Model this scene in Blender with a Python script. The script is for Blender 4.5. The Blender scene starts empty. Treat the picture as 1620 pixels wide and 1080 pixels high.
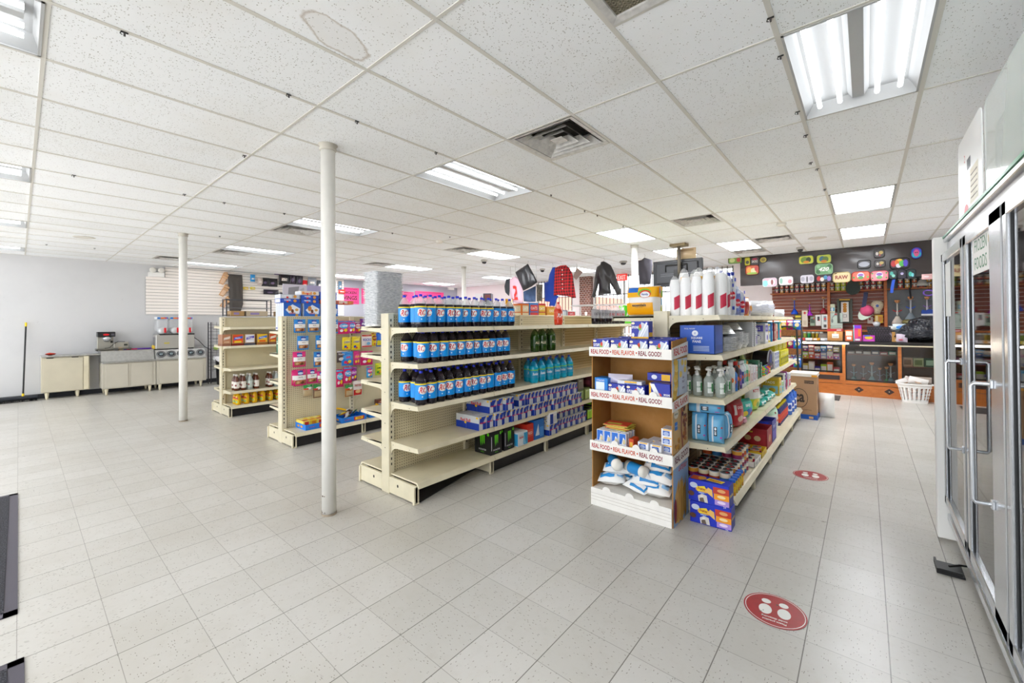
import bpy, math, random
from mathutils import Vector, Matrix
PI = math.pi
R = random.Random(11)
sc = bpy.context.scene
C = sc.collection
# ------------------------------------------------------------------ camera
F_PX, YAW, PITCH, ROLL, CY, EYE = 660.98, 0.7026, 0.0089, -0.0073, 502.96, 1.535
_fw = Vector((-math.sin(YAW), math.cos(YAW), 0)); _rt = Vector((math.cos(YAW), math.sin(YAW), 0)); _up = Vector((0, 0, 1))
FW = _fw*math.cos(PITCH) + _up*math.sin(PITCH); _u2 = _up*math.cos(PITCH) - _fw*math.sin(PITCH)
RT = _rt*math.cos(ROLL) + _u2*math.sin(ROLL); UP = _u2*math.cos(ROLL) - _rt*math.sin(ROLL)
cd = bpy.data.cameras.new('camera'); cam = bpy.data.objects.new('camera', cd); C.objects.link(cam)
cd.sensor_width = 36; cd.lens = F_PX/1620*36; cd.shift_y = (CY-540)/1620; cd.clip_start = 0.02
cam.matrix_world = Matrix(((RT.x, UP.x, -FW.x, 0), (RT.y, UP.y, -FW.y, 0), (RT.z, UP.z, -FW.z, EYE), (0, 0, 0, 1)))
sc.camera = cam
def ray(px, py): return FW + RT*((px-810)/F_PX) - UP*((py-CY)/F_PX)
def atX(px, py, X): d = ray(px, py); t = X/d.x; return Vector((X, d.y*t, EYE+d.z*t))
def atY(px, py, Y): d = ray(px, py); t = Y/d.y; return Vector((d.x*t, Y, EYE+d.z*t))
def atZ(px, py, Z): d = ray(px, py); t = (Z-EYE)/d.z; return Vector((d.x*t, d.y*t, Z))
# ------------------------------------------------------------------ daylight and exposure
w = bpy.data.worlds.new('daylight'); sc.world = w; w.use_nodes = True
bg = w.node_tree.nodes['Background']; bg.inputs[1].default_value = 1.0
_nt = w.node_tree; _tc = _nt.nodes.new('ShaderNodeTexCoord'); _sx = _nt.nodes.new('ShaderNodeSeparateXYZ'); _mr = _nt.nodes.new('ShaderNodeMapRange'); _mx = _nt.nodes.new('ShaderNodeMix'); _mx.data_type = 'RGBA'
_mr.inputs[1].default_value = -.25; _mr.inputs[2].default_value = .1; _mx.inputs[6].default_value = (3.0, 2.98, 2.95, 1); _mx.inputs[7].default_value = (2.0, 2.1, 2.25, 1)  # hazy sky above; brighter lower half added to light the ceiling
_nt.links.new(_tc.outputs['Generated'], _sx.inputs[0]); _nt.links.new(_sx.outputs[2], _mr.inputs[0]); _nt.links.new(_mr.outputs[0], _mx.inputs[0]); _nt.links.new(_mx.outputs[2], bg.inputs[0])
sc.view_settings.view_transform = 'Standard'; sc.view_settings.look = 'None'; sc.view_settings.gamma = 1
sc.view_settings.exposure = 1.0
LAMP = 12.5
cy_ = sc.cycles
cy_.max_bounces = 10; cy_.diffuse_bounces = 8; cy_.glossy_bounces = 4; cy_.transmission_bounces = 6; cy_.transparent_max_bounces = 10
cy_.caustics_reflective = False; cy_.caustics_refractive = False; cy_.use_denoising = True; cy_.sample_clamp_indirect = 6
# ------------------------------------------------------------------ materials
def lin(h):
    h = h.lstrip('#'); o = []; V = [int(h[i:i+2], 16)/255 for i in (0, 2, 4)]; mx = max(V); mn = min(V)
    if mx-mn > .3: V = [min(1, max(0, mx-(mx-v)*1.12))**.93 for v in V]   # inks of the printed packs are vivid
    for i in (0, 2, 4):
        c = V[i//2]; o.append(c/12.92 if c <= .04045 else ((c+.055)/1.055)**2.4)
    return (*o, 1)
_M = {}
def mat(hexc, rough=.5, metal=0, em=0, spec=.5, noise=0, nscale=8):
    k = (hexc, rough, metal, em, spec, noise, nscale)
    if k in _M: return _M[k]
    m = bpy.data.materials.new('paint_'+hexc.strip('#')); m.use_nodes = True; nt = m.node_tree; b = nt.nodes['Principled BSDF']
    b.inputs['Base Color'].default_value = lin(hexc); b.inputs['Roughness'].default_value = rough; b.inputs['Metallic'].default_value = metal
    b.inputs['Specular IOR Level'].default_value = spec
    if em: b.inputs['Emission Color'].default_value = lin(hexc); b.inputs['Emission Strength'].default_value = em
    if noise:
        c = lin(hexc); t = nt.nodes.new('ShaderNodeTexCoord'); n = nt.nodes.new('ShaderNodeTexNoise'); n.inputs['Scale'].default_value = nscale; n.inputs['Detail'].default_value = 5
        r = nt.nodes.new('ShaderNodeMix'); r.data_type = 'RGBA'
        r.inputs[6].default_value = c; r.inputs[7].default_value = (c[0]*(1-noise), c[1]*(1-noise), c[2]*(1-noise), 1)
        mr = nt.nodes.new('ShaderNodeMapRange'); mr.inputs[1].default_value = .4; mr.inputs[2].default_value = .7
        nt.links.new(t.outputs['Object'], n.inputs['Vector']); nt.links.new(n.outputs['Fac'], mr.inputs[0]); nt.links.new(mr.outputs[0], r.inputs[0]); nt.links.new(r.outputs[2], b.inputs['Base Color'])
    _M[k] = m
    return m
class N:  # small node helper
    def __init__(s, name):
        s.m = bpy.data.materials.new(name); s.m.use_nodes = True; s.t = s.m.node_tree; s.b = s.t.nodes['Principled BSDF']
    def n(s, typ, **kw):
        x = s.t.nodes.new('ShaderNode'+typ)
        for k, v in kw.items():
            if k[0] == 'i': x.inputs[int(k[1:])].default_value = v
            else: setattr(x, k, v)
        return x
    def l(s, a, b): s.t.links.new(a, b)
    def math(s, op, a, b=None, c=None):
        x = s.n('Math', operation=op)
        for i, v in enumerate((a, b, c)):
            if v is None: continue
            if isinstance(v, (int, float)): x.inputs[i].default_value = v
            else: s.l(v, x.inputs[i])
        return x.outputs[0]
    def mix(s, f, a, b, mode='MIX'):
        x = s.n('Mix', data_type='RGBA', blend_type=mode)
        for i, v in ((0, f), (6, a), (7, b)):
            if isinstance(v, (int, float)): x.inputs[i].default_value = v
            elif isinstance(v, tuple): x.inputs[i].default_value = v
            elif isinstance(v, str): x.inputs[i].default_value = lin(v)
            else: s.l(v, x.inputs[i])
        return x.outputs[2]
    def noise(s, vec, scale, detail=4, rough=.6):
        x = s.n('TexNoise'); x.inputs['Scale'].default_value = scale; x.inputs['Detail'].default_value = detail; x.inputs['Roughness'].default_value = rough; s.l(vec, x.inputs['Vector']); return x.outputs['Fac']
    def step(s, v, a, b):
        x = s.n('MapRange'); x.inputs[1].default_value = a; x.inputs[2].default_value = b; s.l(v, x.inputs[0]); return x.outputs[0]
    def pos(s):
        g = s.n('NewGeometry'); return g.outputs['Position']
    def obj(s): return s.n('TexCoord').outputs['Object']
    def xyz(s, v): x = s.n('SeparateXYZ'); s.l(v, x.inputs[0]); return x.outputs
    def comb(s, x, y, z=0):
        c = s.n('CombineXYZ')
        for i, v in enumerate((x, y, z)):
            if isinstance(v, (int, float)): c.inputs[i].default_value = v
            else: s.l(v, c.inputs[i])
        return c.outputs[0]
    def white(s, vec): x = s.n('TexWhiteNoise', noise_dimensions='3D'); s.l(vec, x.inputs['Vector']); return x.outputs[0]
    def scale(s, vec, v): x = s.n('VectorMath', operation='MULTIPLY'); s.l(vec, x.inputs[0]); x.inputs[1].default_value = v; return x.outputs[0]
    def done(s, col=None, rough=None, bump=None, bs=.2, bd=.01, **kw):
        if col is not None:
            if isinstance(col, str): s.b.inputs['Base Color'].default_value = lin(col)
            else: s.l(col, s.b.inputs['Base Color'])
        if rough is not None:
            if isinstance(rough, (int, float)): s.b.inputs['Roughness'].default_value = rough
            else: s.l(rough, s.b.inputs['Roughness'])
        if bump is not None:
            x = s.n('Bump'); x.inputs['Strength'].default_value = bs; x.inputs['Distance'].default_value = bd; s.l(bump, x.inputs['Height']); s.l(x.outputs[0], s.b.inputs['Normal'])
        for k, v in kw.items(): s.b.inputs[k.replace('_', ' ')].default_value = v
        return s.m
def m_floor():
    k = N('vinyl_floor_tiles'); p = k.pos(); x, y, z = k.xyz(p); T = .3048
    tx = k.math('DIVIDE', k.math('ADD', x, .5444+T*60), T); ty = k.math('DIVIDE', k.math('ADD', y, .0027+T*40), T)
    fx = k.math('FRACT', tx); fy = k.math('FRACT', ty)
    ex = k.math('MINIMUM', fx, k.math('SUBTRACT', 1, fx)); ey = k.math('MINIMUM', fy, k.math('SUBTRACT', 1, fy))
    cell = k.comb(k.math('FLOOR', tx), k.math('FLOOR', ty)); rnd = k.white(cell)
    base = k.mix(rnd, '#bfbcb5', '#c7c4be')
    big = k.noise(p, .9, 4); base = k.mix(k.math('MULTIPLY', k.step(big, .45, .75), .35), base, '#a09888')
    fine = k.noise(p, 14, 5, .7); base = k.mix(k.math('MULTIPLY', k.step(fine, .5, .8), .22), base, '#a39b8b')
    ang = k.math('MULTIPLY', k.math('GREATER_THAN', rnd, .5), 1.0)
    v1 = k.comb(k.math('MULTIPLY', x, 42), k.math('MULTIPLY', y, 105)); v2 = k.comb(k.math('MULTIPLY', x, 105), k.math('MULTIPLY', y, 42))
    vm = k.n('Mix', data_type='VECTOR'); k.l(ang, vm.inputs[0]); k.l(v1, vm.inputs[4]); k.l(v2, vm.inputs[5])
    vo = k.n('TexVoronoi'); vo.inputs['Scale'].default_value = 1; k.l(vm.outputs[1], vo.inputs['Vector'])
    ch = k.math('MULTIPLY', k.math('LESS_THAN', vo.outputs['Distance'], .2), k.math('GREATER_THAN', k.xyz(vo.outputs['Color'])[0], .5))
    base = k.mix(k.math('MULTIPLY', ch, .7), base, '#6f675a')
    g2 = k.math('LESS_THAN', ex, .0075); g1 = k.math('LESS_THAN', ey, .005)
    base = k.mix(k.math('MULTIPLY', g2, .8), base, '#4d473e'); base = k.mix(k.math('MULTIPLY', g1, .5), base, '#4d473e')
    sw = k.noise(k.scale(p, (3, 14, 1)), 1.2, 5, .75); base = k.mix(k.math('MULTIPLY', k.step(sw, .66, .72), .45), base, '#5d564c')
    rg = k.math('ADD', k.math('MULTIPLY', fine, .22), .2)
    return k.done(base, rg, Specular_IOR_Level=.45)
YL = [-4.5, -3.5, -2.31, -1.11, .083, 1.281, 2.492, 3.68, 4.868, 6.056, 7.244, 8.432, 9.62, 10.808, 12.0]
def m_ceil():
    k = N('acoustic_ceiling_tile'); p = k.pos(); x, y, z = k.xyz(p)
    cell = k.comb(k.math('FLOOR', k.math('DIVIDE', k.math('ADD', x, .9366+.6096*60), .6096)), k.math('FLOOR', k.math('DIVIDE', k.math('ADD', y, 8.3), 1.193)))
    rnd = k.white(cell); base = k.mix(rnd, '#f2f4f5', '#fbfdff')
    v = k.n('TexVoronoi'); v.inputs['Scale'].default_value = 115; k.l(p, v.inputs['Vector'])
    rr = k.xyz(v.outputs['Color'])
    amt = k.math('ADD', .45, k.math('MULTIPLY', rnd, .35))
    h = k.math('MULTIPLY', k.math('LESS_THAN', v.outputs['Distance'], k.math('MULTIPLY', rr[1], .42)), k.math('GREATER_THAN', rr[0], amt))
    base = k.mix(k.math('MULTIPLY', h, .75), base, '#8e897f')
    base = k.mix(k.math('MULTIPLY', k.step(k.noise(p, 1.3, 4), .5, .75), .3), base, '#e2ddd2')
    # one water stain with its own outline
    dx = k.math('DIVIDE', k.math('SUBTRACT', k.math('ADD', k.math('MULTIPLY', x, .96), k.math('MULTIPLY', y, .28)), STN[0]*.96+STN[1]*.28), .1)
    dy = k.math('DIVIDE', k.math('SUBTRACT', k.math('SUBTRACT', k.math('MULTIPLY', y, .96), k.math('MULTIPLY', x, .28)), STN[1]*.96-STN[0]*.28), .2)
    d = k.math('SQRT', k.math('ADD', k.math('MULTIPLY', dx, dx), k.math('MULTIPLY', dy, dy)))
    d = k.math('ADD', d, k.math('MULTIPLY', k.math('SUBTRACT', k.noise(p, 9, 4), .5), .7))
    ring = k.math('SUBTRACT', 1, k.step(k.math('ABSOLUTE', k.math('SUBTRACT', d, .95)), .0, .1))
    base = k.mix(k.math('MULTIPLY', ring, .5), base, '#8a6f45')
    base = k.mix(k.math('MULTIPLY', k.math('LESS_THAN', d, .95), .12), base, '#a08a60')
    return k.done(base, .9, k.math('MULTIPLY', h, -1), .5, .004)
STN = atZ(535, 60, 2.978); STN = (STN.x, STN.y)
def m_wall(c, c2):
    k = N('painted_wall'); p = k.pos()
    b = k.mix(k.math('MULTIPLY', k.step(k.noise(p, 1.1, 5), .5, .8), .5), c, c2)
    b = k.mix(k.math('MULTIPLY', k.step(k.noise(p, 6, 4, .8), .68, .75), .35), b, '#9d9a98')
    return k.done(b, .55, k.noise(p, 60, 3), .08, .004)
def m_peg():  # beige pegboard, 25 mm hole grid in the board's own plane (Y, Z)
    k = N('beige_pegboard'); p = k.obj(); x, y, z = k.xyz(p)
    fy = k.math('SUBTRACT', k.math('FRACT', k.math('MULTIPLY', k.math('ADD', y, 50), 39.4)), .5); fz = k.math('SUBTRACT', k.math('FRACT', k.math('MULTIPLY', z, 39.4)), .5)
    d = k.math('SQRT', k.math('ADD', k.math('MULTIPLY', fy, fy), k.math('MULTIPLY', fz, fz)))
    h = k.math('LESS_THAN', d, .17)
    return k.done(k.mix(h, '#d9cfae', '#4a4232'), .55, k.math('MULTIPLY', h, -1), .6, .003)
def m_wood(c1, c2, sc_=(1.5, 1.5, 14), rough=.4):
    k = N('wood'); p = k.obj(); v = k.scale(p, sc_)
    return k.done(k.mix(k.step(k.noise(v, 2.2, 6, .65), .3, .7), c1, c2), rough)
def m_brick():
    k = N('brown_brick'); p = k.obj(); x, y, z = k.xyz(p); b = k.n('TexBrick'); b.inputs['Scale'].default_value = 4.6; b.inputs['Mortar Size'].default_value = .022
    b.inputs['Color1'].default_value = lin('#6b3f35'); b.inputs['Color2'].default_value = lin('#8a5546'); b.inputs['Mortar'].default_value = lin('#c9bdb4'); b.inputs['Row Height'].default_value = .3
    k.l(k.comb(k.math('ADD', x, y), z), b.inputs['Vector']); return k.done(b.outputs['Color'], .9)
def m_foil():
    k = N('crinkled_foil'); p = k.pos(); return k.done(k.mix(k.step(k.noise(k.scale(p, (26, 26, 130)), 1, 3), .4, .7), '#fafbfc', '#c4c8cc'), .3, k.noise(k.scale(p, (40, 40, 120)), 1, 3), .5, .006, Metallic=.3)
def m_glass(name='clear_glass', tint='#ffffff', tr=.9, ior=1.5):
    k = N(name); k.t.nodes.remove(k.b); out = k.t.nodes['Material Output']
    t = k.n('BsdfTransparent'); t.inputs[0].default_value = lin(tint); g = k.n('BsdfGlossy'); g.inputs['Roughness'].default_value = .03
    fr = k.n('Fresnel'); fr.inputs[0].default_value = ior; mx = k.n('MixShader'); f = k.math('ADD', k.math('MULTIPLY', fr.outputs[0], tr), 1-tr) if tr < .9 else fr.outputs[0]
    k.l(f, mx.inputs[0]); k.l(t.outputs[0], mx.inputs[1]); k.l(g.outputs[0], mx.inputs[2]); k.l(mx.outputs[0], out.inputs[0]); return k.m
def m_film(name, fac, c='#ffffff', rough=.15):  # thin cloudy plastic
    k = N(name); out = k.t.nodes['Material Output']; t = k.n('BsdfTransparent'); mx = k.n('MixShader'); mx.inputs[0].default_value = fac
    k.b.inputs['Base Color'].default_value = lin(c); k.b.inputs['Roughness'].default_value = rough
    k.l(t.outputs[0], mx.inputs[1]); k.l(k.b.outputs[0], mx.inputs[2]); k.l(mx.outputs[0], out.inputs[0]); return k.m
WHITE = mat('#f1f0ec', .45); BLACK = mat('#161616', .5); CREAM = mat('#ddd4b8', .38, noise=.12, nscale=5); PEG = m_peg(); FOIL = m_foil()
STEEL = mat('#c9c9c7', .3, .85, noise=.15, nscale=20); CHROME = mat('#cdd0d4', .26, .8); GLASS = m_glass(); CARD = mat('#b08a5a', .8, noise=.1, nscale=6)
CLEAR = m_film('clear_plastic', .3, '#eef2f4', .12); FILM = m_film('milky_plastic_film', .55, '#f6f6f8', .2); TUBE = mat('#f8fbff', .5, em=2.5); LENS = mat('#f8fbff', .5, em=LAMP)
# ------------------------------------------------------------------ mesh builder
_T = {}
def text_geo(s):
    if s in _T: return _T[s]
    c = bpy.data.curves.new('t', 'FONT'); c.body = s.lstrip('!*'); c.resolution_u = 2
    if s[0] in '!*': c.offset = .028
    if s[0] == '*': c.shear = .35
    o = bpy.data.objects.new('t', c)
    me = bpy.data.meshes.new_from_object(o); vs = [(v.co.x, v.co.y) for v in me.vertices]; fs = [tuple(p.vertices) for p in me.polygons]
    bpy.data.objects.remove(o); bpy.data.meshes.remove(me); bpy.data.curves.remove(c)
    x0 = min(v[0] for v in vs); x1 = max(v[0] for v in vs); y0 = min(v[1] for v in vs); y1 = max(v[1] for v in vs)
    _T[s] = ([((x-x0)/(x1-x0)-.5, (y-y0)/(y1-y0)-.5) for x, y in vs], fs, (x1-x0)/(y1-y0))
    return _T[s]
class MB:
    def __init__(s): s.v = []; s.f = []; s.mi = []; s.sm = []; s.mats = []; s.M = None
    def idx(s, m):
        if m not in s.mats: s.mats.append(m)
        return s.mats.index(m)
    def add(s, vs, fs, m, smooth=False):
        o = len(s.v); i = s.idx(m)
        if s.M is not None: vs = [s.M @ Vector(v) for v in vs]
        s.v += [tuple(v) for v in vs]; s.f += [tuple(a+o for a in f) for f in fs]; s.mi += [i]*len(fs); s.sm += [smooth]*len(fs)
        return s
    def box(s, x0, x1, y0, y1, z0, z1, m, c=0):
        if c <= 0:
            vs = [(x, y, z) for z in (z0, z1) for y in (y0, y1) for x in (x0, x1)]
            return s.add(vs, [(0, 2, 3, 1), (4, 5, 7, 6), (0, 1, 5, 4), (2, 6, 7, 3), (0, 4, 6, 2), (1, 3, 7, 5)], m)
        import itertools
        X, Y, Z = (x0, x1), (y0, y1), (z0, z1); vs = []; ix = {}
        for a, b, d in itertools.product((0, 1), repeat=3):
            px, py, pz = X[a], Y[b], Z[d]; ox = c if a == 0 else -c; oy = c if b == 0 else -c; oz = c if d == 0 else -c
            for ax in range(3):
                ix[(a, b, d, ax)] = len(vs); vs.append((px+(ox if ax != 0 else 0), py+(oy if ax != 1 else 0), pz+(oz if ax != 2 else 0)))
        fs = []
        def P(*k): return ix[k]
        for a in (0, 1):
            q = [P(a, 0, 0, 0), P(a, 1, 0, 0), P(a, 1, 1, 0), P(a, 0, 1, 0)]; fs.append(q if a else q[::-1])
            q = [P(0, a, 0, 1), P(1, a, 0, 1), P(1, a, 1, 1), P(0, a, 1, 1)]; fs.append(q[::-1] if a else q)
            q = [P(0, 0, a, 2), P(1, 0, a, 2), P(1, 1, a, 2), P(0, 1, a, 2)]; fs.append(q if a else q[::-1])
        for a in (0, 1):
            for b in (0, 1):
                fs.append([P(a, b, 0, 0), P(a, b, 1, 0), P(a, b, 1, 1), P(a, b, 0, 1)]); fs.append([P(a, 0, b, 0), P(a, 1, b, 0), P(a, 1, b, 2), P(a, 0, b, 2)]); fs.append([P(0, a, b, 1), P(1, a, b, 1), P(1, a, b, 2), P(0, a, b, 2)])
        for a, b, d in itertools.product((0, 1), repeat=3): fs.append([P(a, b, d, 0), P(a, b, d, 1), P(a, b, d, 2)])
        ctr = Vector(((x0+x1)/2, (y0+y1)/2, (z0+z1)/2)); out = []
        for f in fs:
            A, B, D = (Vector(vs[i]) for i in f[:3]); nn = (B-A).cross(D-A); mid = sum((Vector(vs[i]) for i in f), Vector())/len(f)
            out.append(tuple(f) if nn.dot(mid-ctr) > 0 else tuple(f[::-1]))
        return s.add(vs, out, m)
    def lathe(s, prof, m, seg=16, c=(0, 0, 0), smooth=True, cap=True, mats=None):
        vs = []; n = len(prof)
        for r, z in prof:
            for k in range(seg):
                a = 2*PI*k/seg; vs.append((c[0]+r*math.cos(a), c[1]+r*math.sin(a), c[2]+z))
        for j in range(n-1):
            fs = [(j*seg+k, j*seg+(k+1) % seg, (j+1)*seg+(k+1) % seg, (j+1)*seg+k) for k in range(seg)]
            mm = mats[j] if mats else m
            if j == 0: s._b = len(s.v); s.add(vs, fs, mm, smooth)
            else:
                i = s.idx(mm); s.f += [tuple(a+s._b for a in f) for f in fs]; s.mi += [i]*seg; s.sm += [smooth]*seg
        if cap:
            i0 = s.idx(mats[0] if mats else m); i1 = s.idx(mats[-1] if mats else m)
            s.f += [tuple(s._b+k for k in range(seg))[::-1], tuple(s._b+(n-1)*seg+k for k in range(seg))]; s.mi += [i0, i1]; s.sm += [False, False]
        return s
    def cyl(s, r, z0, z1, m, c=(0, 0), seg=16, r2=None): return s.lathe([(r, z0), (r if r2 is None else r2, z1)], m, seg, (c[0], c[1], 0))
    def tube(s, pts, r, m, seg=8, closed=False):
        pts = [Vector(p) for p in pts]; vs = []; n = len(pts); nrm = None
        for i, p in enumerate(pts):
            a = pts[i-1] if (i or closed) else p; b = pts[(i+1) % n] if (i < n-1 or closed) else p
            t = (b-a).normalized()
            if nrm is None: nrm = t.cross(Vector((0, 0, 1)) if abs(t.z) < .9 else Vector((1, 0, 0))).normalized()
            nrm = (nrm - t*nrm.dot(t)).normalized(); bn = t.cross(nrm); rr = r[i] if isinstance(r, (list, tuple)) else r
            for k in range(seg): q = 2*PI*k/seg; vs.append(p + nrm*(rr*math.cos(q)) + bn*(rr*math.sin(q)))
        fs = [(i*seg+k, i*seg+(k+1) % seg, ((i+1) % n)*seg+(k+1) % seg, ((i+1) % n)*seg+k) for i in range(n if closed else n-1) for k in range(seg)]
        s.add(vs, fs, m, True)
        if not closed: s.add(vs[:seg], [tuple(range(seg))[::-1]], m); s.add(vs[-seg:], [tuple(range(seg))], m)
        return s
    def prism(s, poly, ax, a, b, m, smooth=False):  # poly in the plane across axis ax
        n = len(poly); vs = []
        for t in (a, b):
            for u, v in poly: vs.append({'x': (t, u, v), 'y': (u, t, v), 'z': (u, v, t)}[ax])
        fs = [(k, (k+1) % n, n+(k+1) % n, n+k) for k in range(n)]
        s.add(vs, fs, m, smooth); s.add(vs[:n], [tuple(range(n))[::-1]], m); s.add(vs[n:], [tuple(range(n))], m)
        return s
    def poly(s, o, u, v, pts, m):
        o, u, v = Vector(o), Vector(u), Vector(v); return s.add([o+u*a+v*b for a, b in pts], [tuple(range(len(pts)))], m)
    def rect(s, o, u, v, x0, y0, x1, y1, m): return s.poly(o, u, v, [(x0, y0), (x1, y0), (x1, y1), (x0, y1)], m)
    def oval(s, o, u, v, cx, cy, rx, ry, m, seg=18): return s.poly(o, u, v, [(cx+rx*math.cos(2*PI*k/seg), cy+ry*math.sin(2*PI*k/seg)) for k in range(seg)], m)
    def text(s, t, o, u, v, cx, cy, h, m, maxw=None, fn=None):
        vs, fs, asp = text_geo(t); w_ = h*asp
        if maxw and w_ > maxw: w_ = maxw
        o, u, v = Vector(o), Vector(u), Vector(v)
        P = [(cx+a*w_, cy+b*h) for a, b in vs]
        return s.add([fn(*q) if fn else o+u*q[0]+v*q[1] for q in P], fs, m)
    def wrap(s, t, r, cx, cz, h, m, maxw=None):  # text bent round the z axis, centred on the -y side
        return s.text(t, (0, 0, 0), (1, 0, 0), (0, 0, 1), cx, cz, h, m, maxw, fn=lambda x, z: Vector((r*math.sin(x/r), -r*math.cos(x/r), z)))
    def mesh(s, name):
        me = bpy.data.meshes.new(name); me.from_pydata(s.v, [], s.f)
        for m in s.mats: me.materials.append(m)
        me.polygons.foreach_set('material_index', s.mi); me.polygons.foreach_set('use_smooth', s.sm); me.update(); return me
    def build(s, name, parent=None, link=True):
        o = bpy.data.objects.new(name, s.mesh(name))
        if link: C.objects.link(o)
        if parent is not None: o.parent = parent
        return o
def tag(o, label, cat, group=None, kind=None):
    o['label'] = label; o['category'] = cat
    if group: o['group'] = group
    if kind: o['kind'] = kind
    return o
def thing(name, label, cat, loc=(0, 0, 0), rz=0, group=None):
    o = bpy.data.objects.new(name, None); C.objects.link(o); o.location = loc; o.rotation_euler = (0, 0, rz); o.empty_display_size = .05
    return tag(o, label, cat, group)
def struct(name, mb, label=None):
    o = mb.build(name); o['kind'] = 'structure'
    if label: o['label'] = label
    return o
_P = {}
def copy_tree(o, parent=None):
    c = o.copy(); C.objects.link(c)
    if parent is not None: c.parent = parent
    for k in o.children: copy_tree(k, c)
    return c
def proto(key, fn):
    if key not in _P:
        before = set(bpy.data.objects); o = fn(); _P[key] = o
        for x in set(bpy.data.objects)-before:
            for cl in list(x.users_collection): cl.objects.unlink(x)
    return _P[key]
def put(key, fn, loc, rz=0, label='', cat='', group=None, rot=None, sc_=None):
    c = copy_tree(proto(key, fn)); c.location = loc; c.rotation_euler = rot if rot else (0, 0, rz)
    if sc_: c.scale = sc_ if isinstance(sc_, tuple) else (sc_,)*3
    return tag(c, label, cat, group)
ORD = 'first second third fourth fifth sixth seventh eighth ninth tenth eleventh twelfth thirteenth fourteenth fifteenth sixteenth seventeenth eighteenth nineteenth twentieth'.split()
# ------------------------------------------------------------------ the room
H = 2.978; XW = -13.2; YF = 12.0
struct('floor', MB().box(XW-.2, 1.6, -4.6, YF+.2, -.1, 0, m_floor()))
# fixtures and vents: cells of the ceiling grid
GX = [-.9366+.6096*k for k in range(-21, 5)]
LT = [(-3, y, k) for y, k in ((2, 't'), (5, 'p'))]
cells = {}
def cx(k): return GX[k]  # helper index
XI = {v: i for i, v in enumerate(range(-21, 5))}
lights = []   # (column index relative to -.9366, y0, y1, kind)
for c_ in (-4, -9, -14, -19):
    lights += [(c_, 2.492, 3.68, 't'), (c_, 6.056, 7.244, 'p'), (c_, 9.62, 10.808, 'p'), (c_, -1.11, .083, 't'), (c_, -3.5, -2.31, 'p')]
lights += [(1, 2.492, 3.68, 't'), (1, 6.056, 7.244, 'p'), (1, 8.432, 9.62, 'p'), (-2, 8.432, 9.62, 'p'), (1, -1.11, .083, 'p')]
lights = [l for l in lights if l[:2] != (-4, 9.62)] + [(-4, 8.432, 9.62, 'p')]
vents = [(-2, 2.492, 3.085, 'l'), (-2, 6.056, 6.65, 'l'), (-10, 2.492, 3.085, 'l'), (-15, 2.492, 3.085, 'l'), (-18, 1.88, 2.492, 'd'), (-9, 5.46, 6.056, 'l'), (-14, 5.46, 6.056, 'l'), (-2, 9.62, 10.2, 'l'), (0, 1.281, 1.88, 'g'), (-1, 8.432, 9.0, 'd')]
def gx(c_): return -.9366+.6096*c_
hole = []
for c_, a, b, k in lights: hole.append((gx(c_), gx(c_)+.6096, a, b))
for c_, a, b, k in vents: hole.append((gx(c_), gx(c_)+.6096, a, b))
tm = m_ceil(); mb = MB(); gm = mat('#d5d2ca', .5)
for c_ in range(-21, 5):
    x0, x1 = max(gx(c_), XW), min(gx(c_)+.6096, 1.6)
    if x1 <= x0: continue
    ys = sorted(set(YL) | {h for hh in hole if abs(hh[0]-gx(c_)) < .01 for h in hh[2:]})
    for a, b in zip(ys, ys[1:]):
        if any(abs(hh[0]-gx(c_)) < .01 and a >= hh[2]-.01 and b <= hh[3]+.01 for hh in hole): continue
        mb.box(x0, x1, a, b, H, H+.015, tm)
mb.box(XW-.2, 1.6, -4.6, YF+.2, H+.3, H+.35, mat('#77746e', .9))
struct('ceiling', mb)
mb = MB()
for c_ in range(-20, 5): mb.box(gx(c_)-.012, gx(c_)+.012, -4.5, YF, H-.004, H+.012, gm)
for y in YL: mb.box(XW, 1.6, y-.009, y+.009, H-.003, H+.011, gm)
for c_, a, b, k in vents: mb.box(gx(c_), gx(c_)+.6096, (b if abs(b-round(b, 3)) < 1 and b not in YL else a)-.009, (b if b not in YL else a)+.009, H-.003, H+.011, gm)
struct('trim_1', mb, 'white metal ceiling grid')
WL = m_wall('#cfcfd0', '#c2c2c4'); WG = m_wall('#a9a9b4', '#a3a3ad'); WP = m_wall('#efe4e4', '#e6dcdc')
mb = MB(); mb.box(XW-.15, XW, -4.6, 6.95, 0, H+.3, WL); mb.box(XW-.15, XW, 6.95, YF+.15, 0, H+.3, WG); struct('wall_left', mb)
mb = MB()
# front wall with two barred openings between white and brick pillars
mb.box(XW, -9.0, YF, YF+.15, 0, H+.3, WP); mb.box(-9.0, -7.5, YF, YF+.15, 0, .6, WP); mb.box(-7.5, -6.72, YF, YF+.15, 0, H+.3, WP)
mb.box(-6.72, -2.6, YF, YF+.15, 0, .6, WP); mb.box(-2.6, 1.6, YF, YF+.15, 0, H+.3, WP); mb.box(-9.0, -2.6, YF, YF+.15, H-.02, H+.3, WP)
struct('wall_front', mb)
mb = MB(); mb.box(-7.13, -6.72, YF-.16, YF, 0, H, m_brick()); mb.box(-6.93, -6.85, YF-.168, YF-.16, 1.72, 1.84, WHITE); struct('trim_2', mb, 'brown brick pillar at the storefront')
mb = MB(); mb.box(1.6, 1.75, -4.6, YF+.15, 0, H+.3, WL); struct('wall_right', mb)
mb = MB(); fm = mat('#5a5550', .5)
mb.box(XW, 1.6, -4.75, -4.6, 0, .3, WL); mb.box(XW, 1.6, -4.75, -4.6, 2.9, H+.3, WL)
for k in range(9): mb.box(XW+k*1.84, XW+k*1.84+.08, -4.75, -4.6, .3, 2.9, mat('#b9b9b9', .4))
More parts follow.
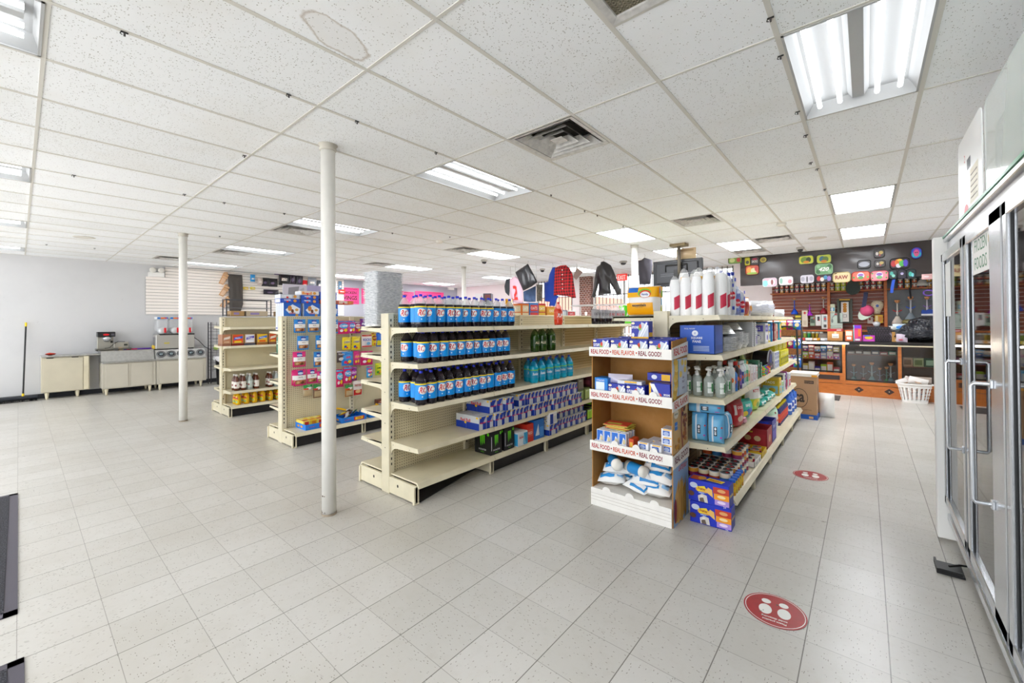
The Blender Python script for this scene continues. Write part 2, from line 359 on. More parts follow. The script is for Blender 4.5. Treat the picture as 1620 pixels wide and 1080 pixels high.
struct('wall_back', mb)  # unseen wall, its wide open bays added to let fill light in
for n, (a, b) in enumerate(((-9.0, -7.5), (-6.72, -2.6))):
    o = bpy.data.objects.new('window_%d' % (n+1), None); C.objects.link(o); o.location = ((a+b)/2, YF+.07, .6); o['kind'] = 'structure'; L = (b-a)/2
    f = MB(); wf = mat('#cfcdc9', .4)
    f.box(-L, L, -.03, .03, 0, .05, wf); f.box(-L, L, -.03, .03, 2.3, 2.36, wf)
    for k in range(int(2*L/1.3)+2):
        x = -L+k*(2*L-.05)/(int(2*L/1.3)+1); f.box(x, x+.05, -.03, .03, .05, 2.3, wf)
    f.build('window_frame', o)
    MB().box(-L, L, -.004, .004, .05, 2.3, GLASS).build('pane', o)
    g = MB(); k = -L+.08
    while k < L: g.box(k, k+.018, -.065, -.047, 0, 2.36, fm); k += .125
    g.box(-L, L, -.068, -.045, .75, .78, fm); g.box(-L, L, -.068, -.045, 1.75, 1.78, fm)
    g.build('security_bars', o)
# across the street: a brick building seen through the bars
mb = MB(); mb.box(-22, -14, 24, 30, 0, 3.2, mat('#c98f7c', .8)); mb.box(-12.5, -2, 27, 32, 0, 1.9, mat('#d9b5a5', .8)); mb.box(-40, 20, 12.3, 40, -.2, -.1, mat('#c9c6c2', .8))
o = mb.build('building_opposite'); o['kind'] = 'structure'; o['label'] = 'red brick building across the street seen through the barred windows'
# columns
cm = mat('#eceae4', .35, noise=.06); chip = mat('#6a5646', .8)
def column(x, y, r, label, top=H):
    t = thing('support_column', label, 'column', (x, y, 0), group='round steel columns')
    b = MB().lathe([(r, 0), (r, top)], cm, 28)
    for k in range(7):
        a = R.uniform(3.6, 6.2); z = R.choice([.03, .05, .1, .16, .8, R.uniform(.3, 2)]); s_ = R.uniform(.004, .016) if z < .2 else R.uniform(.002, .006)
        q = [(a+s_/r*math.cos(i*PI/4)*R.uniform(.7, 1.4), z+s_*math.sin(i*PI/4)*R.uniform(.5, 1)) for i in range(8)]
        b.add([((r+.0008)*math.cos(p), (r+.0008)*math.sin(p), max(.002, zz)) for p, zz in q], [tuple(range(8))], chip)
    b.build('pole', t)
    MB().lathe([(r+.004, top-.05), (r+.012, top-.035), (r+.004, top-.02), (r+.02, top)], mat('#c5c0b4', .6), 28).build('ceiling_collar', t)
    MB().lathe([(r+.0025, 0), (r+.0025, .018)], mat('#9b8e7c', .8), 28, cap=False).build('floor_ring', t)
column(-3.317, 1.62, .055, 'white round steel column standing alone in front of the bottle gondola end')
column(-8.28, 1.69, .055, 'white round steel column in front of the steel counters')
column(-7.985, 7.5, .055, 'thin grey column rising behind the rows of cola bottles')
column(-3.357, 7.6, .06, 'cream column rising behind the yellow paper towel pack')
# light fixtures
fwm = mat('#b4b5b5', .4)
def fixture(c_, a, b, k):
    x0 = gx(c_)+.012; x1 = gx(c_)+.5976; a += .009; b -= .009
    row = {2.492: 'second row back', 6.056: 'row over the shelf middles', 9.62: 'row nearest the street windows', 8.432: 'row just short of the far counter', -1.11: 'row by the entrance mats', -3.5: 'row behind the entrance mats'}[round(a-.009, 3)]
    cl = {-19: 'above the steel counters', -14: 'one bay from the long white wall', -9: 'over the candy and snack gondolas', -4: 'over the bottle gondola', 1: 'beside the cooler doors', -2: 'over the paper goods shelf'}[c_]
    t = thing('ceiling_light', '%s ceiling light %s, %s' % ('open tube' if k == 't' else 'flat white', cl, row), 'ceiling light', ((x0+x1)/2, (a+b)/2, H), group='fluorescent ceiling lights')
    w2, l2 = (x1-x0)/2, (b-a)/2
    if k == 't':
        f = MB(); d = .085; i_ = .05
        for s_ in (-1, 1):
            f.add([(s_*w2, -l2, 0), (s_*w2, l2, 0), (s_*(w2-i_), l2-i_*.6, d), (s_*(w2-i_), -l2+i_*.6, d)], [(0, 1, 2, 3)], fwm)
            f.add([(-w2, s_*l2, 0), (w2, s_*l2, 0), (w2-i_, s_*(l2-i_*.6), d), (-w2+i_, s_*(l2-i_*.6), d)], [(0, 1, 2, 3)], fwm)
        f.box(-w2, w2, -l2, l2, d, d+.02, fwm)
        f.prism([(-.055, d), (.055, d), (.03, d-.045), (-.03, d-.045)], 'y', -l2+.06, l2-.06, fwm)
        for s_ in (-1, 1):
            f.box(-w2, w2, s_*(l2-.006)-.006, s_*(l2-.006)+.006, -.006, 0, fwm); f.box(s_*(w2-.006)-.006, s_*(w2-.006)+.006, -l2, l2, -.006, 0, fwm)
        f.build('housing', t)
        for x in (-.205, -.095, .095, .205):
            MB().tube([(x, -l2+.06, .04), (x, l2-.06, .04)], .0135, TUBE, 10).build('fluorescent_tube', t)
    else:
        f = MB()
        for s_ in (-1, 1):
            f.box(-w2, w2, s_*(l2-.01)-.01, s_*(l2-.01)+.01, -.008, .02, fwm); f.box(s_*(w2-.01)-.01, s_*(w2-.01)+.01, -l2, l2, -.008, .02, fwm)
        f.build('housing', t)
        MB().box(-w2+.02, w2-.02, -l2+.02, l2-.02, .0, .012, LENS).build('diffuser', t)
for l in lights: fixture(*l)
def vent(c_, a, b, k, label):
    x0 = gx(c_)+.013; x1 = gx(c_)+.5966; a += .01; b -= .01; w2, l2 = (x1-x0)/2, (b-a)/2
    t = thing('ceiling_vent', label, 'vent', ((x0+x1)/2, (a+b)/2, H), group='ceiling vents')
    MB().box(-w2, w2, -l2, l2, .1, .11, mat('#2b2926', .9)).build('duct', t)
    vm = mat('#d8d6d2', .4, .1, noise=.25, nscale=25)
    def ring(m_, f0, f1, z0, z1):
        A = [(-w2*f0, -l2*f0), (w2*f0, -l2*f0), (w2*f0, l2*f0), (-w2*f0, l2*f0)]; B = [(-w2*f1, -l2*f1), (w2*f1, -l2*f1), (w2*f1, l2*f1), (-w2*f1, l2*f1)]
        vs = [(x, y, z0) for x, y in A]+[(x, y, z1) for x, y in B]; m_.add(vs, [(i, (i+1) % 4, 4+(i+1) % 4, 4+i) for i in range(4)], vm)
    f = MB(); ring(f, 1, .88, -.006, .0); ring(f, .88, .86, 0, .1); f.build('frame', t)
    if k == 'g':
        g = MB(); gm2 = mat('#8d8672', .7)
        for i in range(30):
            q = -w2*.88+i*w2*1.76/29; g.box(q-.0035, q+.0035, -l2*.88, l2*.88, .01, .018, gm2); q = -l2*.88+i*l2*1.76/29; g.box(-w2*.88, w2*.88, q-.0035, q+.0035, .01, .018, gm2)
        g.build('grille', t); MB().box(-w2*.88, w2*.88, -l2*.88, l2*.88, .03, .035, mat('#7c7560', .9)).build('filter', t)
    elif k == 'l':
        for f0, f1 in ((.84, .66), (.62, .44), (.4, .22)):
            q = MB(); ring(q, f0, f1, -.002, .05); ring(q, f0*.97, f1*.97, .004, .056); q.build('louver', t)
        q = MB(); q.box(-w2*.18, w2*.18, -l2*.18, l2*.18, 0, .004, vm); q.build('louver', t)
    else:
        for f0 in (.8, .55, .3):
            q = MB(); q.lathe([(w2*f0, -.004), (w2*f0*.75, .02)], vm, 24, cap=False); q.build('louver', t)
VL = ['square louvered vent nearest the tall white column', 'square louvered vent between the cooler lights and the counter', 'louvered vent beside the light over the candy gondola', 'louvered vent over the snack shelves near the steel counters', 'round-louver vent beside the emergency light wall', 'small louvered vent over the middle of the bottle gondola', 'dark louvered vent above the foil pan stacks', 'louvered vent in front of the black counter banner', 'dusty mesh return grille at the edge of the ceiling by the cooler light', 'round-louver vent beyond the smoke detector near the counter']
for v, l in zip(vents, VL): vent(*v, l)
# ------------------------------------------------------------------ gondola shelving
SLOT = mat('#2a2620', .8); KICK = mat('#1d1c1f', .45, noise=.3, nscale=10); SCUFF = mat('#9c9c9c', .6)
def m_slat(a='#8d7148', b='#6a5232'):
    k = N('tan_slat_backing'); p = k.obj(); x, y, z = k.xyz(p); f = k.math('FRACT', k.math('MULTIPLY', z, 26))
    return k.done(k.mix(k.math('LESS_THAN', f, .22), a, b), .6, f, .3, .004)
SLATB = m_slat(); SLATC = m_slat('#c6b084', '#a28a5c'); TAN = mat('#b9a377', .6)
def shelf_mb(d, L, lip=.04):
    b = MB(); b.box(0, d-.006, .004, L-.004, -.014, 0, CREAM); return b
def add_shelf(root, side, z, d, y0, L, br=True, tilt=0):
    o = shelf_mb(d, L).build('shelf', root); o.location = (side*.045, y0, z)
    if side < 0: o.rotation_euler = (0, 0, PI); o.location = (-.045, y0+L, z)
    r = MB(); r.prism([(d-.012, .002), (d-.002, .002), (d+.012, -.036), (d+.002, -.04), (d-.012, -.014)], 'y', .004, L-.004, CREAM); r.build('price_rail', o)
    if br:
        for q in (0.004, L-.007):
            p = MB(); n = 8; P = [(0, .001), (d-.004, .001), (d+.008, -.036), (.1, -.052)]+[(.1-.085*math.sin(i/5*PI/2), -.137+.085*math.cos(i/5*PI/2)) for i in range(1, 6)]+[(0, -.137)]
            p.prism(P, 'y', q-.002, q+.003, CREAM)
            for xx in (.05, d*.72): p.box(xx-.003, xx+.003, q-.003, q+.004, -.03, -.024, SLOT)
            p.build('bracket', o)
    return o
def gondola(label, xc, y0, secs, top, half, right, left, back, low=(), rd=True, ld=True):
    t = thing('gondola_shelving', label, 'shelving', (xc, y0, 0)); y = 0
    L = sum(secs)
    js = [0]
    for s_ in secs: js.append(js[-1]+s_)
    for i, j in enumerate(js):
        tp = top if i-1 not in low or i == 0 else 1.5
        b = MB(); a0 = j if i == 0 else j-.02; a1 = a0+.04
        b.box(-.06, .06, a0-.02, a1, 0, tp, CREAM, .004)
        zz = .25
        while zz < tp-.04:
            for s_ in (-1, 1): b.box(s_*.0605-.0008, s_*.0605+.0008, a0+.002, a0+.013, zz, zz+.022, SLOT)
            zz += .048
        for z_ in (.4, .62, .9, 1.2): b.box(-.004, .004, a0-.0212, a0-.019, z_, z_+.008, SLOT)
        b.build('upright', t)
        for s_ in (-1, 1):
            f = MB(); f.box(min(s_*.06, s_*half), max(s_*.06, s_*half), a0-.018, a0+.01, .012, .155, CREAM, .004)
            f.box(s_*(half-.012)-.012, s_*(half-.012)+.012, a0-.03, a0+.025, 0, .15, CREAM, .003)
            f.oval((s_*.19, a0-.0186, .1), (1, 0, 0), (0, 0, 1), 0, 0, .012, .014, SLOT, 12)
            f.build('base_foot', t)
    for i, s_ in enumerate(secs):
        tp = top-.012 if i not in low else 1.49
        bk = back[i] if isinstance(back, (list, tuple)) else back
        MB().box(-.03, .03, js[i]+.02, js[i+1]-.02, .16, tp, bk).build('back_panel', t)
        MB().box(-.04, .04, js[i]+.02, js[i+1]-.02, tp-.004, tp+.012, CREAM, .003).build('top_cap', t)
        for sd, on in ((1, rd), (-1, ld)):
            if not on: continue
            if not (sd == 1 and i == 0 and (xc, y0) == (-3.34, 2.17)):
                MB().box(min(sd*(half-.05), sd*(half-.035)), max(sd*(half-.05), sd*(half-.035)), js[i]+.03, js[i+1]-.03, .004, .135, KICK).build('kick_plate', t)
            dk = MB(); x0, x1 = sorted((sd*.05, sd*(half-.002))); dk.box(x0, x1, js[i]+.002, js[i+1]-.002, .165, .18, CREAM, .004)
            q = sd*half; dk.prism([(q-sd*.004, .182), (q+sd*.008, .176), (q+sd*.03, .138), (q+sd*.016, .136), (q-sd*.006, .16)][::1 if sd > 0 else -1], 'y', js[i]+.002, js[i+1]-.002, CREAM)
            dk.build('base_deck', t)
    for sd, lst in ((1, right), (-1, left)):
        for z, d, ids in lst:
            for i in ids: add_shelf(t, sd, z, d, js[i], secs[i])
    return t
gondola('long cream double-sided gondola shelving stocked with blue-labelled cola bottles', -3.34, 2.17, [.95]*5, 1.62, .44,
        [(1.49, .405, range(5)), (1.18, .405, range(5)), (.822, .405, range(5)), (.466, .405, range(4))], [(1.5, .4, range(5)), (1.24, .4, range(5)), (.98, .4, range(5)), (.7, .4, range(5)), (.43, .4, range(5))], [PEG, PEG, PEG, SLATC, SLATC], low=(4,))
gondola('cream pegboard gondola hung with bright candy bags', -5.78, 2.2, [.95]*4, 1.63, .4, [], [(1.446, .36, range(4)), (1.14, .36, range(4)), (.78, .36, range(4)), (.44, .36, range(4))], PEG)
gondola('cream gondola holding cooking oil, juice bottles and boxed snacks, nearest the steel counters', -8.43, 2.25, [.95]*3, 1.65, .46, [(1.478, .4, range(3)), (1.168, .4, range(3)), (.79, .4, range(3)), (.412, .4, range(3))], [(1.5, .4, range(3)), (1.166, .4, range(3)), (.8, .4, range(3)), (.41, .4, range(3))], PEG)
gondola('long cream gondola of paper goods, toiletries, diapers and pet food behind the cardboard display', -1.315, 3.5, [.86]*5, 1.617, .53,
        [(1.575, .4, range(5)), (1.264, .42, range(5)), (.919, .43, range(5)), (.556, .43, range(5))], [(1.575, .4, range(5)), (1.2, .4, range(5)), (.8, .4, range(5))], SLATB)
# dark plinth board fallen askew under the front deck
o = MB().box(-.005, .005, -.46, .46, 0, .13, KICK).build('kick_board'); o.location = (-3.02, 2.66, .006); o.rotation_euler = (0, -.9, .24)
tag(o, 'fallen black plinth board leaning under the empty front deck of the bottle gondola', 'board')
# ------------------------------------------------------------------ cooler
GREEN = mat('#2f7f57', .4); SEAL = mat('#2e3032', .5); LGLASS = m_glass('cooler_door_glass', ior=3.0)
XC = .445
t = thing('glass_door_cooler', 'tall aluminium cooler with glass swing doors along the aisle', 'cooler', (XC, 0, 0))
b = MB(); IN = mat('#e9ebec', .5)
b.box(.75, .8, 0, 4.2, .1, 2.09, IN); b.box(0.02, .8, 0, 4.2, .1, .25, IN); b.box(.02, .8, 0, 4.2, 2.03, 2.09, IN); b.box(.02, .8, -.03, 0, .1, 2.09, IN); b.box(0.02, .8, 4.15, 4.2, .02, 2.09, IN)
b.build('body', t)
MB().box(-.08, .03, 4.13, 4.21, .02, 2.1, WHITE, .004).build('end_post', t)
b = MB(); b.box(-.012, .03, -.03, 4.2, 1.985, 2.06, CHROME, .006); b.box(-.03, .02, -.03, 4.2, 2.06, 2.085, CHROME, .004); b.build('top_rail', t)
MB().box(-.034, .02, -.03, 4.2, 2.0855, 2.1, GREEN).build('green_edge_strip', t)
b = MB(); b.box(-.012, .03, -.03, 4.2, .2, .268, CHROME, .006); b.box(-.03, .02, -.03, 4.2, .15, .2, CHROME, .006); b.build('bottom_rail', t)
for y in (4.13, 3.27, 2.46, 1.62, .8, .02): MB().box(-.008, .04, y-.02, y+.02, .26, 1.99, CHROME, .003).build('mullion', t)
for k, z in enumerate((.62, .98, 1.34, 1.7)):
    q = MB(); wm = mat('#d4d6d8', .35, .5)
    for i in range(14): q.box(.08+i*.045, .083+i*.045, .06, 4.1, z, z+.004, wm)
    for i in range(12): q.box(.07, .7, .1+i*.36, .106+i*.36, z-.006, z, wm)
    q.build('wire_shelf', t)
doors = [(3.30, 4.11), (2.45, 3.245), (1.66, 2.42), (.83, 1.58), (.05, .77)]
for k, (a, c) in enumerate(doors):
    d = MB(); sw = .055; nw = .055 if k != 1 else .2
    d.box(-.045, -.006, a, a+nw, .28, 1.975, CHROME, .004); d.box(-.045, -.006, c-sw, c, .28, 1.975, CHROME, .004)
    d.box(-.045, -.006, a, c, .28, .335, CHROME, .004); d.box(-.045, -.006, a, c, 1.92, 1.975, CHROME, .004)
    do = d.build('door', t)
    g = MB(); g.box(-.03, -.024, a+.04, c-.04, .32, 1.94, LGLASS); g.build('glass_pane', do)
    s_ = MB()
    for yy in (a+nw+.004, c-sw-.004): s_.box(-.035, -.02, yy-.004, yy+.004, .335, 1.92, SEAL)
    s_.build('seal', do)
    h0, h1 = (.82, 1.345) if k != 1 else (.86, 1.3)
    h0, h1 = {0: (.82, 1.3), 1: (.76, 1.26)}.get(k, (.78, 1.28))
    h = MB(); yy = a+(.03 if k != 1 else .17); h.tube([(-.045, yy, h0), (-.1, yy, h0), (-.108, yy, h0+.01), (-.108, yy, h1-.01), (-.1, yy, h1), (-.045, yy, h1)], .0085, CHROME, 10)
    for z in (h0, h1): h.box(-.056, -.044, yy-.016, yy+.016, z-.018, z+.018, CHROME, .003)
    h.build('handle', do)
sg = MB(); sg.box(-.0315, -.0305, 2.66, 3.1, 1.75, 1.93, WHITE)
for i, s_ in enumerate(('FROZEN', 'FOODS')): sg.text(s_, (-.032, 3.06, 0), (0, -1, 0), (0, 0, 1), .15, 1.885-i*.085, .06, mat('#2c7a4c', .5), .27)
sg.box(-.0325, -.0315, 2.7, 2.73, 1.79, 1.88, mat('#6c7a62', .6)); sg.box(-.0325, -.0315, 2.69, 2.74, 1.87, 1.9, mat('#c9b37a', .6))
tag(sg.build('door_sign'), 'white frozen foods card with green letters stuck on a cooler door', 'sign').location = (XC-.0005, 0, 0)
o = MB().box(-.0325, -.0315, 3.82, 4.04, 1.55, 1.9, mat('#eef1ee', .6)).build('paper_notice'); o.location = (XC, 0, 0); tag(o, 'blank white paper notice stuck to the farthest cooler door', 'notice')
o = MB().box(-.06, .06, -.07, .09, .0, .012, BLACK).box(-.06, -.05, -.07, .09, .012, .03, BLACK).box(-.05, .05, -.065, -.055, .012, .03, BLACK).tube([(.0, 0, .03), (.05, .04, .035), (.09, .09, .02)], .006, BLACK).build('floor_trap')
o.location = (.37, 3.66, 0); tag(o, 'small black plastic trap on the floor by the cooler foot', 'trap')
# panels standing on top of the cooler
def round_panel(w_, h, rad, th, m):
    P = []
    for cx_, cz, a0 in ((w_-rad, h-rad, 0), (rad, h-rad, PI/2)):
        for i in range(7): a = a0+i*PI/12; P.append((cx_+rad*math.cos(a), cz+rad*math.sin(a)))
    P += [(0, 0), (w_, 0)]
    return MB().prism(P, 'x', -th/2, th/2, m)
b = round_panel(.78, .66, .06, .006, mat('#f3f4f3', .4)); RED = mat('#c8202c', .5)
for s_, z, h, c_ in (('2', .5, .05, RED), ('SAFETY TIP', .33, .02, RED), ('WEAR A MASK', .1, .016, RED)): b.text(s_, (-.0036, .78, 0), (0, -1, 0), (0, 0, 1), .3 if z != .5 else .25, z, h, c_, .34)
b.rect((-.0036, .78, 0), (0, -1, 0), (0, 0, 1), .33, .4, .45, .47, mat('#262b38', .5)); b.rect((-.0036, .78, 0), (0, -1, 0), (0, 0, 1), .42, .16, .68, .38, mat('#e9e2cf', .6))
for i in range(5): b.rect((-.0038, .78, 0), (0, -1, 0), (0, 0, 1), .45, .19+i*.036, .65, .2+i*.036, mat('#8f8571', .6))
b.oval((-.0036, .78, 0), (0, -1, 0), (0, 0, 1), .28, .13, .08, .06, mat('#d9525a', .5)); b.poly((-.0037, .78, 0), (0, -1, 0), (0, 0, 1), [(.2, .27), (.36, .3), (.34, .25), (.24, .22)], mat('#b9b4b0', .5))
o = b.build('safety_poster'); o.location = (.52, 3.56, 2.1); o.rotation_euler = (0, 0, .0); tag(o, 'white rounded safety poster with red print standing on top of the cooler', 'poster')
o = round_panel(1.5, .66, .07, .008, m_film('cloudy_acrylic', .5, '#e4ece8', .1)).build('acrylic_shield'); o.location = (.53, 2.05, 2.1); tag(o, 'cloudy clear acrylic shield with rounded corners standing on the cooler', 'panel')
o = round_panel(1.46, .5, .07, .008, m_film('cloudy_acrylic', .5, '#e4ece8', .1)).build('acrylic_shield'); o.location = (.56, 2.02, 2.1); tag(o, 'shorter clear acrylic shield standing behind the taller one on the cooler', 'panel')
# ------------------------------------------------------------------ steel counters on the long wall
CAB = mat('#cbc3ad', .4, noise=.08, nscale=3); CAB2 = mat('#c3bdae', .4, noise=.06, nscale=3)
def legs(t, pts):
    for x, y in pts: MB().lathe([(.018, 0), (.02, .02), (.034, .13), (.036, .15)], CREAM, 12, (x, y, 0)).build('leg', t)
t = thing('steel_cabinet', 'narrow beige cabinet with overhanging steel top beside the push broom', 'cabinet', (XW, 0, 0))
MB().box(.02, .31, .3, 1.0, .14, .87, CAB, .004).build('body', t); MB().box(.311, .325, .32, .9, .15, .85, CAB, .003).build('door', t)
MB().box(.312, .33, .91, .985, .15, .87, CREAM, .003).build('side_stile', t)
b = MB().box(.01, .36, .29, 1.16, .872, .905, STEEL, .006); b.build('worktop', t)
for y in (.42, .78): MB().box(.326, .333, y-.05, y+.05, .845, .862, BLACK).build('finger_pull', t)
legs(t, [(.27, .38), (.27, .82), (.08, .38), (.08, .82)])
def steel_counter(label, y0, y1, nd):
    t = thing('steel_counter', label, 'counter', (XW, 0, 0)); xf = .64
    MB().box(.03, xf-.02, y0, y1, .14, .69, CAB2, .004).build('body', t)
    MB().box(.02, xf+.01, y0-.005, y1+.005, .692, .725, STEEL, .005).build('worktop', t)
    w_ = (y1-y0-.06)/nd
    for i in range(nd):
        a = y0+.03+i*w_+.02; d = MB().box(xf-.02, xf-.005, a, a+w_-.05, .16, .67, CAB2, .004); d.build('door', t)
    legs(t, [(xf-.08, y0+.07), (xf-.08, y1-.1), (.1, y0+.07), (.1, y1-.1)])
    return t
t = steel_counter('middle steel counter with two beige doors and a raised steel backsplash', 1.17, 2.06, 2)
MB().prism([(.02, .726), (.46, .726), (.36, .94), (.36, .955), (.02, .955)], 'y', 1.165, 2.06, STEEL).build('raised_ledge', t)
t = steel_counter('steel counter with a row of round cup dispensers and a wide beige front', 2.07, 3.03, 1)
MB().prism([(.02, .726), (.6, .726), (.46, .93), (.02, .93)], 'y', 2.07, 3.03, STEEL).build('dispenser_housing', t)
nv = Vector((.204, 0, .14)).normalized(); uv = Vector((-.14, 0, .204)).normalized()
for k in range(5):
    y = 2.17+k*.19; cpt = Vector((.53, y, .828)); b = MB(); b.M = Matrix.Translation(cpt) @ nv.to_track_quat('Z', 'Y').to_matrix().to_4x4()
    b.lathe([(.085, 0), (.088, .014), (.075, .024), (.06, .022), (.055, .01)], mat('#737476', .35, .5), 24, cap=False); b.lathe([(.058, .004), (.03, .004), (0.001, .004)], mat('#222326', .4), 20, cap=False); b.lathe([(.036, .006), (.034, .03), (.001, .034)], mat('#7d8b90', .25, .3), 18, cap=False)
    b.build('cup_dispenser', t)
# slatwall with a notch for the emergency light
def slat_panel(name, label, ry, z0, z1, m, notch=None, X=XW+.02, axis='y', th=.016, pitch=.0762):
    b = MB(); z = z0; gm_ = mat('#6e6864', .7)
    while z < z1-.01:
        e = min(z+pitch-.008, z1); a = ry[0]
        if notch and z > notch[1]: a = notch[0]
        if axis == 'y': b.box(X, X+th, a, ry[1], z, e, m, .003)
        else: b.box(ry[0], ry[1], X-th, X, z, e, m, .003)
        z += pitch
    if axis == 'y': b.box(X-.012, X+.002, ry[0], ry[1], z0, notch[1] if notch else z1, gm_); (b.box(X-.012, X+.002, notch[0], ry[1], notch[1], z1, gm_) if notch else 0)
    else: b.box(ry[0], ry[1], X-.002, X+.012, z0, z1, gm_)
    o = b.build(name); return tag(o, label, 'slatwall')
slat_panel('slatwall_panel', 'white slatwall board high on the long wall above the slush machine', (1.97, 6.95), 1.78, 2.95, mat('#f6efe9', .35), notch=(2.33, 2.62))
# ------------------------------------------------------------------ far counter and back wall
OW = m_wood('#c87438', '#a45a26', (1.2, 6, 14)); OWX = m_wood('#c47a40', '#a86030', (3, 1.2, 16)); DK = mat('#1b1512', .35)
YC = 10.85
t = thing('display_counter', 'orange wood display counter with glass fronts and diamond tiles at the far end', 'counter', (0, YC, 0))
MB().box(-1.5, 1.5, .0, .55, 0, .22, OWX).build('plinth', t)
for x in (-.12, .33, .72):
    d = MB(); d.poly((x, -.002, .13), (1, 0, 0), (0, 0, 1), [(-.075, 0), (0, -.06), (.075, 0), (0, .06)], mat('#3a2620', .4)); d.oval((x, -.003, .13), (1, 0, 0), (0, 0, 1), 0, 0, .01, .008, mat('#cfc3b8', .4), 10); d.build('diamond_tile', t)
MB().box(-1.5, -.37, -.005, .02, .23, .44, OWX).build('front_panel', t); MB().box(-1.0, -.42, -.012, -.005, .3, .39, mat('#3a2a26', .5)).build('dark_strip', t)
MB().box(-.33, 1.5, -.005, .02, .23, .3, OWX).build('front_panel', t)
for x in (-.35, .485): MB().box(x-.025, x+.025, -.008, .5, .22, 1.03, OWX).build('divider_post', t)
b = MB(); b.box(-1.5, 1.5, -.03, .6, 1.045, 1.09, DK, .005); b.build('countertop', t)
MB().box(-1.5, 1.5, .52, .55, .22, 1.04, mat('#6b5340', .7)).build('case_back', t)
MB().box(-1.5, 1.5, .02, .52, .22, .24, mat('#4a3526', .6)).build('case_floor', t)
for x0, x1, z0 in ((-1.5, -.38, .45), (-.32, .46, .31), (.51, 1.5, .31)):
    f = MB(); f.box(x0, x1, -.006, .01, z0, z0+.025, DK); f.box(x0, x1, -.006, .01, 1.02, 1.045, DK); f.box(x0, x0+.02, -.006, .01, z0, 1.04, DK); f.box(x1-.02, x1, -.006, .01, z0, 1.04, DK); fo = f.build('window_frame', t)
    MB().box(x0+.01, x1-.01, 0, .004, z0+.01, 1.03, GLASS).build('glass_pane', fo)
MB().box(-1.5, -.38, .03, .5, .7, .712, mat('#a05c30', .5)).build('inner_shelf', t); MB().box(-.32, .46, .03, .5, .82, .832, mat('#7a4a2a', .5)).build('inner_shelf', t); MB().box(.51, 1.5, .03, .5, .62, .63, mat('#7a4a2a', .5)).build('inner_shelf', t)
o = MB().tube([(-1.24, 0, 0), (-.29, 0, 0)], .016, mat('#fff1dc', .5, em=14), 10).box(-1.27, -1.24, -.02, .02, -.02, .02, WHITE).box(-.29, -.26, -.02, .02, -.02, .02, WHITE).build('tube_lamp'); o.location = (0, YC-.06, 1.05)
tag(o, 'glowing white tube lamp along the counter edge above the tobacco boxes', 'lamp')
o = MB().box(-.1, 1.4, -.012, .012, -.012, .012, mat('#cfc4a8', .4)).build('tube_lamp'); o.location = (0, YC-.05, 1.02); tag(o, 'unlit cream tube lamp under the counter edge above the hookah case', 'lamp')
# wall unit behind the counter
t = thing('wall_display_unit', 'orange wood wall shelving with brown slatted back behind the counter', 'shelving', (0, YF, 0))
BR = m_wood('#9a5238', '#743822', (1, 1, 20))
b = MB(); z = 1.0
while z < 2.6: b.box(-1.75, .3, -.03, -.012, z, z+.066, BR); b.box(-1.75, .3, -.034, -.028, z+.068, z+.076, mat('#dcc6ba', .4)); z += .0785
b.build('slat_backing', t)
MB().box(.34, 1.5, -.03, -.012, 1.0, 2.6, mat('#70767a', .3, noise=.3, nscale=3)).build('mirror_panel', t)
for x in (-.63, .32): MB().box(x-.025, x+.025, -.3, -.012, .9, 2.6, OW).build('post', t)
for z in (2.165,): MB().box(-1.75, 1.5, -.31, -.035, z-.02, z, OW).build('shelf', t)
MB().box(-1.75, 1.5, -.45, -.035, 1.27, 1.3, OW).build('back_counter', t); MB().box(-1.75, 1.5, -.43, -.035, 0, 1.27, mat('#4a2f20', .7)).build('cabinet_body', t)
# black soffit banner over the counter
def m_banner():
    k = N('glossy_black_banner'); p = k.obj(); return k.done('#3a3230', .24, k.noise(k.scale(p, (1.2, 1, 2.2)), 1.1, 2, .4), .3, .08)
struct('trim_3', MB().box(-2.2, 1.6, 10.78, 10.95, 2.33, H+.02, mat('#26211f', .6)), 'dark soffit over the counter')
b = MB(); nx, nz = 60, 12
vs = []
for j in range(nz+1):
    for i in range(nx+1):
        x = -2.2+3.8*i/nx; z = 2.32+(2.965-2.32)*j/nz
        y = -.004-.006*(math.sin(i*.55+j*.35)*.5+.5)-.012*max(0, math.sin(i*.21+1))*math.sin(PI*j/nz)*(.5+.5*math.sin(j*1.1+i*.4))
        vs.append((x, y, z))
b.add(vs, [(j*(nx+1)+i, j*(nx+1)+i+1, (j+1)*(nx+1)+i+1, (j+1)*(nx+1)+i) for j in range(nz) for i in range(nx)], m_banner(), True)
o = b.build('vinyl_banner'); o.location = (0, 10.778, 0); tag(o, 'glossy black vinyl banner wrapped over the counter soffit', 'banner')
